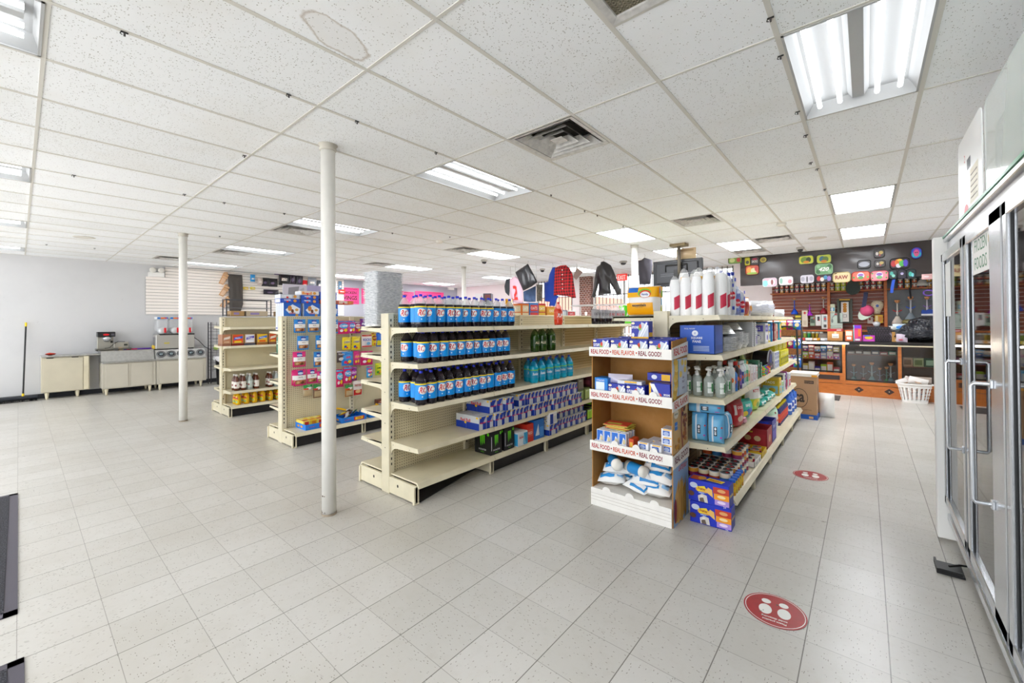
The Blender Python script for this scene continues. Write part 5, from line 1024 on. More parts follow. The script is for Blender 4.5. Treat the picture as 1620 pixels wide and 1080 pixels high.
# deck: cans, cartons, bottles
def can(lc, bc):
    def f():
        b = MB().lathe([(.036, 0), (.038, .003), (.038, .073), (.036, .076)], hm('#b9bcc0', .3), 18); o = b.build('pet_food_can')
        MB().lathe([(.0384, .006), (.0384, .04)], hm(lc, .4), 18, cap=False).lathe([(.0384, .04), (.0384, .07)], hm(bc, .4), 18, cap=False).build('can_label', o)
        l = MB().lathe([(.036, .0762), (.0355, .0785), (.034, .0768), (.001, .0768)], mat('#16201f', .35), 18, cap=False); l.oval((0, 0, .0772), (1, 0, 0), (0, 1, 0), .014, .0, .012, .012, mat('#e8282c', .4), 10); l.build('lid', o); return o
    return f
CC = [('#9c1f3a', '#e8d8b0'), ('#2f6a9c', '#d8c8b0'), ('#7a1f50', '#d89a3c'), ('#c85a28', '#f0e4c8'), ('#8a2444', '#e8e4dc')]
for r in range(9):
    for c_ in range(4):
        for l_ in range(3 if r > 4 else 2):
            k = CC[(r*3+c_*2+l_) % 5]
            put('can'+k[0], can(*k), (-.86-c_*.08, 3.6+r*.081, ZDK+l_*.079), R.uniform(0, 6), 'dark-lidded pet food can, %s row back, %s from the aisle, %s layer' % (ORD[r], ORD[c_], ORD[l_]), 'can', 'pet food cans')
def jar(a, c_): 
    def f():
        o = MB().lathe([(.024, 0), (.026, .004), (.026, .09), (.022, .1)], hm(a, .3), 14).build('pet_food_jar'); MB().lathe([(.023, .098), (.024, .102), (.024, .118), (.022, .12)], hm(c_), 14).build('cap', o); l = MB(); woval(l, .0265, 0, .05, .018, .022, mat('#f0c83c'), 6); l.build('jar_label', o); return o
    return f
for i in range(5): put('jar%d' % (i % 2), jar(('#d89a2c', '#c8b03a')[i % 2], '#2f6ac8'), (-.805, 3.58+.065*i, ZDK), .8, 'amber jar with blue cap at the deck edge, %s from the cartons' % ORD[i], 'jar', 'amber jars with blue caps')
put('wtr', lambda: tray('carton_tray', .3, .26, .05, '#e4e2de', [('f', 'T', .3, .5, .4, '#6a6a6a', 'PATE', .3), ('f', 'R', .7, .2, .8, .8, '#8a8a8a')]), (-.92, 4.5, ZDK), RZ, 'white carton tray of small tins on the deck', 'tray')
put('ytr', lambda: tray('carton_tray', .26, .26, .055, '#d8b82c', [('f', 'T', .5, .5, .4, '#8a3a1c', 'TUNA', .4)]), (-.92, 4.82, ZDK), RZ, 'yellow carton tray of pink tins on the deck', 'tray')
for i in range(8):
    q, k = divmod(i, 4); put('can'+('#9c1f3a' if q == 0 else '#7a1f50'), can('#9c1f3a', '#e8d8b0'), (-.86-.1*(k % 2), 4.42+.1*(k//2)+.33*q, ZDK+.006), jit(2), 'tin in the %s tray, %s' % (('white', 'yellow')[q], ORD[k]), 'can', 'tins in carton trays', sc_=(1.05, 1.05, .8))
def redtray(): return tray('display_carton', .3, .36, .2, '#9c2430', [('fl', 'R', .05, .2, .95, .75, '#a82c38'), ('l', 'E', .25, .5, .09, .14, '#e0c49a'), ('l', 'E', .5, .5, .09, .14, '#d8b88a'), ('l', 'E', .75, .5, .09, .14, '#e0c49a'), ('f', 'E', .5, .45, .2, .2, '#c89a6a'), ('l', 'T', .5, .85, .12, '#f0d84a', '*Friskies', .4)], '#8a6034')
put('rtr', redtray, (-.98, 5.2, ZDK), RZ, 'dark red open carton with round food pictures on the deck', 'carton')
put('btr', lambda: tray('display_carton', .26, .36, .23, '#3a3f9c', [('f', 'R', .1, .1, .9, .5, '#6a5ac0'), ('l', 'R', .1, .7, .9, .95, '#2f4fd8'), ('f', 'T', .5, .7, .14, '#e8e4f4', 'TREATS', .7)], '#8a6a34'), (-.98, 5.5, ZDK), RZ, 'blue violet open carton behind the dark red one', 'carton')
for i in range(3): put('orx', lambda: pbox('box', .1, .12, .13, '#d8862c', [('f', 'R', .1, .2, .9, .7, '#e8a84a')]), (-1.02, 5.72+.12*i, ZDK+.0), RZ, 'orange box standing behind the blue violet carton, %s along' % ORD[i], 'box', 'orange boxes', sc_=1.5)
put('sack', pk('cat_litter_bag', .24, .3, .13, '#dfe3df', [('R', .1, .72, 1, .98, '#b8dcc0'), ('E', .6, .8, .07, .04, '#7a2a24'), ('E', .7, .5, .1, .05, '#d8482c'), ('R', .15, .1, .6, .4, '#c4ccc8')]), (-.9, 5.86, ZDK), RZ*.75, 'white and mint litter bag standing on the far deck', 'bag')
def spray(b_, t_, h): return toil(b_, t_, '#d84a3a' if b_ == '#2a2a6c' else '#e8e03a', h, 1.35)
for i in range(14):
    k = i % 2; put('sp%d' % k, spray(('#2a2a6c', '#3a1f5c')[k], '#e8d420', .25), (-.88-.1*k, 6.3+.105*(i//2), ZDK), .8, 'dark bottle with yellow cap on the far deck, %s row, %s along' % (('aisle', 'back')[k], ORD[i//2]), 'bottle', 'dark bottles with yellow caps')
def jug():
    b = MB().lathe([(.05, 0), (.056, .01), (.056, .18), (.035, .24), (.02, .26)], mat('#3f6fc8', .25), 16); o = b.build('detergent_jug'); o.scale = (1.2, .85, 1)
    MB().lathe([(.024, .258), (.024, .29), (.018, .292)], mat('#e8ecf4'), 12).build('cap', o); l = MB(); wrect(l, .057, -.04, .04, .05, .15, mat('#dfe8f6', .4), 6); woval(l, .0575, 0, .1, .025, .03, mat('#2f52b0'), 8); l.build('jug_label', o)
    MB().tube([(.03, 0, .22), (.062, 0, .22), (.066, 0, .15), (.05, 0, .12)], .009, mat('#3f6fc8', .25)).build('handle', o); return o
for i in range(5): put('jug', jug, (-.88-.02*(i % 2), 7.12+.13*i, ZDK), .8, 'blue detergent jug with white cap on the far deck, %s along' % ORD[i], 'jug', 'blue detergent jugs', sc_=1.15)
# ------------------------------------------------------------------ candy pegboard gondola
XP = -5.655
BLUE, PINK = '#2f86cf', '#d8327c'
def nuts(c_): return [('R', .04, .66, .96, .96, c_), ('R', .3, .66, .7, .92, '#243c98'), ('E', .5, .76, .22, .07, '#c9d8ee'), ('R', .04, .36, .96, .64, '#f0eeec'), ('T', .5, .52, .07, '#7a6a6a', '!NUTS', .6), ('R', .1, .1, .9, .34, '#a8744a'), ('E', .3, .22, .12, .08, '#d8b48a'), ('E', .65, .2, .14, .09, '#6a3a24'), ('E', .5, .28, .1, .06, '#c98a5a'), ('R', .04, .03, .96, .09, c_)]
def candy(a, c_, c2, t_): return [('E', .5, .6, .4, .2, c_), ('T', .5, .6, .16, c2, '*'+t_, .75), ('E', .3, .25, .14, .1, c2), ('E', .65, .28, .16, .12, '#f0d03a'), ('E', .5, .16, .1, .07, '#d83a3a'), ('R', .05, .88, .95, .96, c_)]
def clearb(): return [('R', .02, .62, .98, .97, '#2f8a44'), ('E', .6, .7, .36, .1, '#e8e8e4'), ('R', .02, .6, .5, .7, '#c8302c'), ('R', .1, .08, .9, .5, '#c2ab84')]
bags = [ # px x0,x1, y0,y1, base, decs, label
 (465, 483, 505, 526, BLUE, nuts(BLUE), 'blue and white nut bag at the open end of the top peg row'), (487, 505, 505, 525, BLUE, nuts(BLUE), 'blue and white nut bag second on the top peg row'),
 (507, 524, 505, 525, BLUE, nuts(BLUE), 'blue and white nut bag third on the top peg row behind the white column'), (524.5, 533.5, 505, 527, '#5aa8d8', nuts(BLUE), 'pale blue nut bag just past the white column on the top row'),
 (534, 552, 507, 528, '#d8307c', candy(0, '#4a9ad8', '#f4f0f4', 'CHEW'), 'magenta candy bag with blue panel on the top peg row'), (551, 562, 507, 527, '#c83a8a', candy(0, '#3a8ad0', '#f4f0f4', 'SOUR'), 'magenta and blue candy bag next along the top peg row'), (561, 570, 508, 527, '#8a2a6a', candy(0, '#d8d0dc', '#e8503a', 'POP'), 'plum candy bag with white panel on the top peg row'), (569, 584, 504, 524, '#7a2a7c', candy(0, '#4a2a8a', '#e8d8e8', 'BOOM'), 'purple candy bag near the foil pan stack'),
 (470, 488, 531, 553, BLUE, nuts(BLUE), 'blue nut bag with chocolate pieces on the second peg row'), (499, 516, 530, 552, BLUE, nuts(BLUE), 'blue nut bag second on the second peg row'), (520, 531, 530, 552, '#6ab4de', nuts('#e89a3c'), 'light blue nut bag with orange foot beyond the white column'),
 (541, 555, 533, 553, '#e8d02a', candy(0, '#f0dc4a', '#3a4ab8', 'CHEWY'), 'yellow candy bag with blue letters on the second peg row'), (556, 570, 532, 553, '#e8d02a', candy(0, '#f0dc4a', '#3a4ab8', 'CHEWY'), 'yellow candy bag with blue letters second along the second peg row'), (572, 588, 529, 549, '#e6dcdc', [('R', .02, .86, .98, .98, '#c8442c'), ('R', .02, .02, .98, .12, '#c83a3a'), ('T', .5, .6, .2, '#4a5ab0', '!KICKS', .8), ('E', .6, .3, .2, .12, '#7ab4d8')], 'white and red candy bag on the second peg row'), (588, 595, 526, 547, '#d8c02a', candy(0, '#8a2a24', '#e8c83a', 'HOT'), 'yellow and dark red candy bag on the second peg row'), (595, 604, 526, 548, '#2f5fc0', [('R', .1, .1, .9, .45, '#d8d03a'), ('R', .2, .5, .8, .9, '#3a7ad8')], 'blue and yellow candy bag nearest the bottle gondola'),
 (463, 483, 556, 580, PINK, nuts(PINK), 'pink and white nut bag at the open end of the third peg row'), (496, 509, 556, 580, BLUE, nuts(BLUE), 'blue nut bag with coloured pieces on the third peg row'), (533, 549, 555, 573, '#4a3a3a', [('R', .0, .9, 1, .99, '#e8e4e4'), ('T', .5, .72, .14, '#f0e8e8', '!TOOTSIE', .85), ('E', .4, .3, .28, .16, '#d8d4d4'), ('E', .6, .25, .2, .14, '#e8e4e0')], 'dark brown candy bag with white top on the third peg row'), (540, 558, 556, 578, '#2f7fd0', candy(0, '#4a9ae0', '#e83a5a', 'AIR'), 'bright blue candy bag on the third peg row'), (559, 569, 555, 577, '#c8287c', candy(0, '#e04a9a', '#f0d03a', 'FUN'), 'magenta candy bag with yellow letters on the third peg row'), (570, 589, 555, 577, '#c8246c', candy(0, '#d84a8a', '#f4e8f0', 'NERVE'), 'magenta candy bag near the bottle gondola on the third peg row'),
 (461, 477, 585, 609, PINK, nuts(PINK), 'pink nut bag at the front of the fourth peg row pile'), (464, 484, 584, 610, PINK, nuts(PINK), 'pink nut bag behind the front one on the fourth peg row'), (485, 501, 583, 606, PINK, nuts(PINK), 'pink nut bag second stack on the fourth peg row'), (502, 512, 587, 605, '#d83a9a', nuts(PINK), 'hot pink bag partly behind the white column on the fourth row'),
 (530.5, 543, 584, 612, '#d8286c', candy(0, '#4ab0e0', '#f4e8e8', 'TWIZ'), 'pink and blue candy bag just past the column on the fourth row'), (543, 556, 580, 606, '#c8246c', candy(0, '#4a9ad8', '#f4e8e8', 'TWIZ'), 'pink and blue candy bag second past the column'), (554, 564, 580, 602, '#6a246c', candy(0, '#a83aa8', '#e8d8e8', 'GRAPE'), 'dark purple candy bag on the fourth peg row'), (579.5, 589, 579, 597, '#3a9ad0', candy(0, '#d8327c', '#f4f4f4', 'ROPE'), 'blue and pink candy bag beside the end shelf tips'), (593, 604, 574, 593, '#b8d03a', candy(0, '#e8e03a', '#3a8a3a', 'LIME'), 'lime and yellow candy bag nearest the bottle gondola'),
 (479, 494, 608, 627, '#b8a888', clearb(), 'clear nut pouch with green header on the lowest peg row'), (495, 508, 607, 629, '#8a6a50', clearb(), 'brown clear pouch with green header on the lowest peg row'), (545, 558, 608, 627, '#a8743c', clearb(), 'amber clear pouch with green header past the column'), (558, 572, 602, 625, '#e4dcd8', [('R', .05, .02, .95, .4, '#c8302c'), ('E', .5, .28, .3, .12, '#e8c08a'), ('R', .1, .6, .9, .8, '#c8b8b4'), ('T', .5, .7, .1, '#a8302c', '!PRETZEL', .7)], 'white and red snack pouch on the lowest peg row')]
for i, (x0, x1, y0, y1, a, D, l) in enumerate(bags):
    X = XP+.012*(i % 2); Y0, Y1 = yx(x0, X), yx(x1, X); top = atX((x0+x1)/2, y0, X).z; bot = atX((x0+x1)/2, y1, X).z; w_ = (Y1-Y0)
    w_ = max(.1, w_); h = top-bot
    o = bag('candy_bag', w_, h, .045, a, D, seed=i); o.location = (X, (Y0+Y1)/2, bot); o.rotation_euler = (0, 0, RZ+jit(.06)); tag(o, l, 'candy bag', 'bags hanging on the candy pegboard')
    k = MB().tube([(-5.75, (Y0+Y1)/2, top-.012), (XP+.07, (Y0+Y1)/2, top-.01), (XP+.08, (Y0+Y1)/2, top+.006)], .0025, STEEL, 6).build('peg_hook')
    tag(k, 'wire hook through the '+' '.join(l.split()[:9]), 'hook', 'pegboard hooks')
# extra stacked pieces behind some bags
def ctray(): return tray('candy_tray', .36, .3, .07, '#2f7fd8', [('f', 'R', .48, .15, .9, .85, '#c8302c'), ('f', 'R', .53, .25, .85, .75, '#f0c83a'), ('f', 'T', .69, .5, .3, '#a8241c', '!FUN', .25)]+[('f', 'E', .12+.06*k, .5, .014, .1, '#c8285c') for k in range(4)]+[('lr', 'E', .3, .5, .1, .2, '#e8a03a'), ('lr', 'E', .6, .5, .1, .2, '#e8a03a')])
ZB = .181
CT = [(2.52, 'open end'), (3.0, 'white column'), (3.42, 'far side of the column')]
for i, (y, l) in enumerate(CT): put('ctray', ctray, (-5.55, y, ZB), RZ, 'blue carton candy tray on the deck nearest the '+l, 'tray', 'blue candy trays')
o = pbox('flat_carton', .3, .26, .02, '#2440b0', [('t', 'R', .1, .1, .9, .9, '#2f4fc8'), ('t', 'E', .4, .5, .2, .3, '#e89a2c')]); o.location = (-5.55, 3.82, ZB); o.rotation_euler = (0, -.0, RZ); tag(o, 'flat blue carton lid at the far end of the candy deck', 'lid')
def cbox(a, b_): return lambda: pbox('candy_box', .085, .22, .1, a, [('lrt', 'R', .1, .1, .9, .4, b_), ('fb', 'R', .2, .1, .8, .9, b_), ('t', 'R', .3, .5, .7, .9, '#f0e8a0')])
for i in range(4): put('cbx%d' % (i % 2), cbox(('#ead26a', '#e8c83a')[i % 2], ('#c83a2c', '#d88a2c')[i % 2]), (-5.58, 2.385+.09*i, ZB+.005), RZ, 'yellow and red candy box in the tray nearest the open end, %s' % ORD[i], 'candy box', 'yellow candy boxes')
def bar(a, b_): return lambda: bag('candy_bar', .17, .045, .025, a, [('R', .2, .2, .8, .8, b_)], wob=.003)
bc = [('#e8d02a', '#c8302c'), ('#3a2a2c', '#e8e0d8'), ('#d8d8dc', '#6a6a74'), ('#e8b82a', '#3a2a6a'), ('#4a9a4a', '#e8e8d0'), ('#7a2a24', '#e8c83a'), ('#2f5fc0', '#e8e8f0')]
for i in range(30):
    ty = CT[i % 3][0] if i % 3 else 2.6; k = R.randrange(7)
    put('bar%d' % k, bar(*bc[k]), (-5.58+jit(.1), ty+(.08+jit(.06) if i % 3 == 0 else jit(.12)), ZB+.02+.012*(i//3)), 0, 'loose candy bar heaped in the %s blue tray, %s in the pile' % (('first', 'second', 'third')[i % 3], ORD[i//3]), 'candy bar', 'loose candy bars', rot=(PI/2+jit(.5), jit(.5), R.uniform(0, 6)))
o = soda('soda_bottle', mat('#8a7ac8', .3), '#6a5ab0', lab_simple('#a898d8', None, 'MINI', '#ffffff'))(); o.scale = (.45, .45, .45); o.location = (-5.62, 2.66, ZB+.02); tag(o, 'small lilac bottle standing in the candy tray', 'bottle')
o = pbox('candy_box', .16, .08, .07, '#5a2f24', [('f', 'R', .1, .2, .9, .8, '#8a4a34'), ('f', 'T', .5, .5, .3, '#e8d8c8', 'MINT', .6)]); o.location = (-5.68, 3.58, ZB+.12); o.rotation_euler = (0, 0, RZ); tag(o, 'brown box leaning on the pegboard above the candy bars', 'candy box')
# snack boxes rising behind the pegboard from the other side's top shelf
def cracker(): return pbox('snack_box', .22, .058, .36, '#2a62bc', [('fb', 'R', .02, .02, .98, .7, '#2f74cc'), ('fb', 'P', [(.1, .75), (.5, .95), (.95, .8), (.9, .6), (.3, .62)], '#e8eef8'), ('fb', 'E', .35, .8, .12, .1, '#c98a4a'), ('fb', 'E', .5, .7, .08, .07, '#6a3a24'), ('fb', 'E', .75, .75, .1, .05, '#d8a458'), ('fb', 'E', .75, .55, .09, .045, '#d8a458'), ('fb', 'E', .15, .45, .1, .05, '#d8a458'), ('fb', 'T', .5, .62, .06, '#c8302c', '!OATY', .5),
    ('lr', 'R', .0, .0, 1, 1, '#e4e8f0'), ('lr', 'R', .1, .05, .9, .1, '#2a3f9c'), ('lr', 'R', .35, .2, .65, .9, '#b8c4dc')])
for i in range(4):
    for k in range(3): put('crk', cracker, (-5.865-.066*i, 2.36+.26*k+(.0 if i else 0), 1.447), RZ, 'blue and white snack box on the shelf behind the candy pegboard, %s rank, %s along' % (ORD[i], ORD[k]), 'snack box', 'blue snack boxes')
def flatbox(a, c_): return lambda: pbox('snack_box', .24, .2, .055, a, [('fb', 'R', .05, .15, .6, .85, c_), ('fb', 'E', .75, .5, .09, .36, '#d89a4a'), ('fb', 'E', .35, .3, .06, .25, '#d83a3a'), ('fb', 'T', .35, .65, .35, '#f0f0f4', '!WAFER', .4), ('lr', 'R', .1, .1, .9, .9, '#d8dce6')])
flt = [(2.34, 0, '#2a4fb0', '#3a62c8'), (2.34, 1, '#b8bcc8', '#d8dce6'), (2.6, 0, '#2a4fb0', '#3f6ad0'), (2.6, 1, '#2a4fb0', '#3a62c8'), (2.6, 2, '#e8e0d8', '#e89a5a'), (2.86, 0, '#c85a3a', '#e8b8a0'), (2.86, 1, '#2a5fc0', '#3a7ad8'), (2.86, 2, '#2f4fb0', '#4a7ad0'), (3.12, 0, '#d8705a', '#e8c8b8')]
for i, (y, l, a, c_) in enumerate(flt): put('flt'+a+c_, flatbox(a, c_), (-5.95, y, 1.809+.0565*l), RZ+jit(.03), ('%s flat snack box stacked over the upright blue boxes, %s layer, %s pile' % (('blue' if a.startswith('#2') else 'pale' if a[1] in 'be' else 'orange red'), ORD[l], ORD[int((y-2.3)/.25)])), 'snack box', 'flat snack boxes')
for i in range(5): put('choc', lambda: pbox('snack_box', .2, .16, .062, '#8a2f28', [('fblr', 'R', .1, .2, .4, .8, '#d8c8b8'), ('fblr', 'R', .55, .3, .9, .7, '#b85a48'), ('t', 'R', .1, .1, .9, .9, '#a84038')]), (-5.95, 3.92+.24*(i//3)-.1, 1.7+.066*(i % 3)), RZ, 'dark red chocolate box stacked behind the pegboard past the column, %s pile, layer %d' % (ORD[i//3], i % 3+1), 'snack box', 'dark red chocolate boxes')
for i in range(3): put('chf', lambda: bag('snack_bag', .22, .25, .1, '#c8a890', [('E', .2+.15*k, .3+.13*(k % 4), .08, .06, ('#8ab04a', '#c83a4a', '#e8c84a', '#a86a3a')[k % 4]) for k in range(5)]), (-6.12, 3.78+.24*i, 1.447), RZ, 'clear bag of mixed snacks on the shelf behind the pegboard, %s along' % ORD[i], 'snack bag', 'clear mixed snack bags')
for i in range(3): put('chg', lambda: pbox('snack_box', .3, .18, .12, '#a8502c', [('f', 'R', .1, .2, .9, .5, '#7a2f1c'), ('f', 'R', .1, .6, .8, .9, '#e8d8c8')]), (-5.95, 4.6+.33*i, 1.6), RZ, 'brown candy carton on the shelf behind the far pegboard, %s along' % ORD[i], 'carton', 'brown candy cartons')
put('chu', lambda: pbox('carton', .3, .2, .15, '#9a8a70', []), (-5.95, 4.6, 1.447), RZ, 'plain tan carton under the first brown candy carton', 'carton'); put('chu', None, (-5.95, 4.93, 1.447), RZ, 'plain tan carton under the second brown candy carton', 'carton'); put('chu', None, (-5.95, 5.26, 1.447), RZ, 'plain tan carton under the third brown candy carton', 'carton')
# white stacked sheets that carry the chocolate boxes
for i in range(2): put('chw', lambda: pbox('carton', .24, .18, .25, '#d8c8c0', [('f', 'R', .1, .1, .9, .9, '#c8a8a0')]), (-5.95, 3.82+.24*i, 1.447), RZ, 'pale carton under the %s pile of dark red chocolate boxes' % ORD[i], 'carton')
# items on the other face of the candy gondola seen past its end
put('grn', lambda: pbox('carton', .16, .22, .21, '#2a6a50', [('lf', 'R', .1, .55, .4, .62, '#d8e0d8'), ('lf', 'E', .18, .7, .07, .05, '#e8f0e8'), ('t', 'R', 0, 0, 1, 1, '#c8452c')]), (-6.0, 2.36, 1.142), 0, 'dark green carton with orange top on the end shelf', 'carton')
put('wred', lambda: pbox('carton', .14, .2, .14, '#d8d4d4', [('lf', 'R', .1, .2, .9, .5, '#b83a44'), ('lf', 'T', .5, .7, .2, '#a83a3a', 'COCOA', .7)]), (-5.98, 2.36, .782), 0, 'white and red carton on the third end shelf', 'carton')
put('prp', lambda: pbox('carton', .1, .12, .1, '#3a2a8a', [('lf', 'R', .2, .2, .8, .8, '#d8c03a')]), (-6.09, 2.5, .782), 0, 'small violet carton beside the white and red carton', 'carton')
def teajug():
    b = MB().lathe([(.06, 0), (.068, .01), (.068, .2), (.05, .25), (.025, .275)], mat('#a8542c', .2), 18); o = b.build('tea_jug'); MB().lathe([(.026, .272), (.026, .3), (.02, .302)], mat('#c8a04a'), 14).build('cap', o)
    MB().tube([(-.03, -.03, .24), (-.05, -.055, .22), (-.052, -.058, .15), (-.05, -.05, .12)], .01, mat('#b8643a', .3)).build('handle', o); return o
put('tea', teajug, (-5.99, 2.33, .442), 0, 'brown iced tea jug on the lowest end shelf', 'jug')
put('ylw', lambda: pbox('carton', .12, .2, .14, '#d8b82c', [('lf', 'R', .1, .2, .9, .6, '#3a3f9c')]), (-6.06, 2.52, .442), 0, 'yellow carton behind the brown tea jug', 'carton')
# ------------------------------------------------------------------ snack and oil gondola
XA = -8.1
AN = [(351, 366, '#8a5a44', '#b07a5a', 'OATS', 'plain brown snack carton at the open end'), (366.5, 386, '#7a2a24', '#d8542a', 'PASTA', 'orange pasta carton with blue banner'), (386.5, 404, '#4a4a5a', '#d8d8e0', 'ROLLS', 'grey and white roll carton'), (406, 424, '#8a5a2c', '#e0b82c', 'NOODLE', 'yellow noodle carton with blue banner'), (425, 438, '#7a4a34', '#c8542a', 'RICE', 'red brown rice carton')]
for i, (x0, x1, a, c_, t_, l) in enumerate(AN):
    Y0, Y1 = yx(x0, -8.03), yx(x1, -8.03)
    o = pbox('snack_carton', Y1-Y0-.006, .22, .19, CARD if i else '#a87a5c', [('f', 'R', .08, .25, .92, .96, c_), ('f', 'P', [(.15, .5), (.9, .65), (.9, .85), (.2, .72)], ('#d8c8b8', '#2a5fc0', '#5a4fb0', '#2f6fc8', '#e8d8c0')[i]), ('fl', 'R', 0, 0, 1, .2, a), ('f', 'R', .2, .27, .8, .42, ('#c8a080', '#e8c83a', '#f0f0f4', '#d8602a', '#e0b03a')[i]), ('f', 'T', .5, .66, .1, '#f4f0e8', '!'+t_, .5)])
    o.location = (XA-.04, (Y0+Y1)/2, 1.169); o.rotation_euler = (0, 0, RZ); tag(o, l+' on the second shelf of the oil gondola', 'carton')
def juice(a, cap, lc, h=.24):
    def f():
        o = MB().lathe([(.034, 0), (.04, .006), (.04, h*.62), (.03, h*.75), (.017, h*.86), (.017, h*.9)], hm(a, .15), 16).build('juice_bottle'); MB().lathe([(.02, h*.89), (.02, h*.99), (.016, h)], hm(cap), 12).build('cap', o)
        l = MB(); l.lathe([(.0406, h*.15), (.0406, h*.55)], hm(lc, .4), 18, cap=False); woval(l, .041, 0, h*.33, .016, .016, mat('#7a2a24'), 6); l.build('bottle_label', o); return o
    return f
for i in range(14):
    r, k = divmod(i, 7); dk = k not in (2, 5)
    put('ju%d' % dk, juice('#5a2a14' if dk else '#a8b0ac', '#e4e0da', '#e6e0d6' if dk else '#c8d4cc', .27), (XA+.02-.11*r, 2.37+.1*k+(.12 if k > 3 else 0), .413), .6+jit(.4), '%s bottle on the fourth shelf of the oil gondola, %s row, %s' % (('brown vinegar' if dk else 'clear vinegar'), ('front', 'back')[r], ORD[k]), 'bottle', 'vinegar bottles')
def oil(cap):
    def f():
        o = MB().lathe([(.042, 0), (.05, .01), (.048, .1), (.05, .16), (.034, .2), (.019, .225), (.019, .235)], mat('#d8a81c', .12), 16).build('oil_bottle'); o.scale = (1.15, .85, 1); MB().lathe([(.021, .232), (.021, .258), (.017, .26)], hm(cap), 12).build('cap', o)
        l = MB(); wrect(l, .0506, -.04, .04, .03, .095, mat('#e8c81c', .4), 6); woval(l, .051, 0, .062, .026, .02, mat('#2f8a3c'), 8); l.wrap('!OIL', .0516, 0, .062, .016, WHITE); wrect(l, .0512, -.03, .03, .12, .15, mat('#b8302c'), 6); l.build('bottle_label', o); return o
    return f
for i in range(16):
    r, k = divmod(i, 8); ye = k < 4
    put('oil%d' % ye, oil('#e8b81c' if ye else ('#2f8a3c')), (XA+.06-.13*r, 2.38+.125*k, .182), .6+jit(.2), '%s cooking oil bottle on the deck, %s row, %s from the open end' % (('yellow capped' if ye else 'green capped'), ('front', 'back')[r], ORD[k]), 'oil bottle', 'cooking oil bottles', sc_=(.82 if k < 4 else .74))
# display rack and cartons standing on that gondola's top
WIRE = mat('#3a3a3f', .4, .3)
def rack(w_, h, d, n):
    b = MB()
    for x in (-w_/2, w_/2):
        for y in (-d/2, d/2): b.tube([(x, y, 0), (x, y, h)], .01, WIRE, 6)
    for k in range(n):
        z = .02+k*(h-.03)/(n-1); b.tube([(-w_/2, -d/2, z), (w_/2, -d/2, z), (w_/2, d/2, z), (-w_/2, d/2, z)], .008, WIRE, 6, True)
    return b
o = rack(.7, .3, .2, 2).box(-.35, .35, -.1, .1, .14, .15, mat('#6a6a70')).build('wire_rack'); o.location = (-8.45, 2.65, 1.667); o.rotation_euler = (0, 0, RZ); tag(o, 'low black wire rack standing on top of the oil gondola', 'rack')
o = rack(.9, .45, .2, 3).build('wire_rack'); o.location = (-8.45, 3.62, 1.667); o.rotation_euler = (0, 0, RZ); tag(o, 'taller black wire rack with a photo card behind the low rack', 'rack')
o = pbox('photo_card', .85, .02, .33, '#c8c4d4', [('f', 'R', .52, .0, 1, 1, '#a8a0c8'), ('f', 'P', [(.1, .1), (.3, .2), (.35, .9), (.12, .8)], '#8a8a94'), ('f', 'P', [(.35, .1), (.48, .15), (.45, .85), (.36, .7)], '#b0acb8'), ('f', 'R', .6, .35, .9, .42, '#7a72a0')]); o.location = (-8.33, 3.62, 1.95); o.rotation_euler = (0, 0, RZ); tag(o, 'lilac and grey fashion photo card on the taller wire rack', 'card')
for i, (y, w_, a) in enumerate(((2.45, .2, '#a8865a'), (2.75, .35, '#b8a890'), (3.35, .5, '#9a7a4a'), (3.9, .45, '#b0905c'))):
    put('cr%d' % i, lambda w_=w_, a=a: tray('carton_tray', w_, .22, .09, a, [('f', 'R', .2, .3, .6, .7, '#8a7ab0')]), (-8.4, y, 1.667), RZ, 'open brown carton on top of the oil gondola, %s from its end' % ORD[i], 'carton', 'open brown cartons')
put('rbg', lambda: bag('snack_bag', .14, .24, .07, '#c8302c', [('E', .5, .5, .3, .2, '#e8c83a'), ('R', .1, .1, .9, .3, '#e8d03a')]), (-8.25, 4.1, 1.72), RZ, 'red and yellow bag at the back of the brown cartons', 'bag')
# things on the shelves of its hidden face that stick out past the end
for i, (z, a, l, h) in enumerate(((1.502, '#b8945c', 'brown carton on the top end shelf facing the wire rack', .14), (1.168, '#a8805c', 'brown carton on the second end shelf facing the wire rack', .15), (1.3, '#3aa8c8', 'bright blue packet hanging at the oil gondola end', .22))):
    put('ae%d' % i, lambda a=a, h=h: pbox('carton', .16, .2, h, a, [('fl', 'R', .2, .2, .7, .6, '#c8a878' if a != '#3aa8c8' else '#8a3aa8')]), (-8.72-.02*i, 2.42, z), 0, l, 'carton')
# ------------------------------------------------------------------ along the long wall
o = MB(); bp = Vector((-13.0, .08, 0)); tp = atX(41, 510, -13.12)
b = MB().tube([(-12.98, .06, .1), (tp.x, tp.y, tp.z-.06)], .013, BLACK, 10); t = thing('push_broom', 'push broom with black pole and yellow tip leaning on the white wall', 'broom', (0, 0, 0))
b.build('pole', t); MB().tube([(tp.x, tp.y, tp.z-.08), (tp.x-.001, tp.y, tp.z)], .016, mat('#e8c820', .4), 10).build('yellow_tip', t); MB().tube([(-12.98, .06, .1), (-12.985, .062, .16)], .018, mat('#e8c820', .4), 10).build('yellow_socket', t)
MB().box(-13.03, -12.93, -.52, .26, .06, .11, mat('#20242c', .5), .006).build('broom_head', t)
b = MB()
for i in range(90): y = -.51+i*.0085; b.add([(-13.03+jit(.006), y, .06), (-12.93, y+.004, .06), (-12.9+jit(.02), y+jit(.01), .002), (-13.05+jit(.01), y+jit(.01), .002)], [(0, 1, 2, 3)], mat(('#1d2026', '#2c3038')[i % 2], .8))
b.build('bristles', t)
mb = MB().box(XW+.001, XW+.016, -4.6, YF-.2, 0, .1, mat('#23252b', .6)); o = mb.build('baseboard_left'); o['kind'] = 'structure'
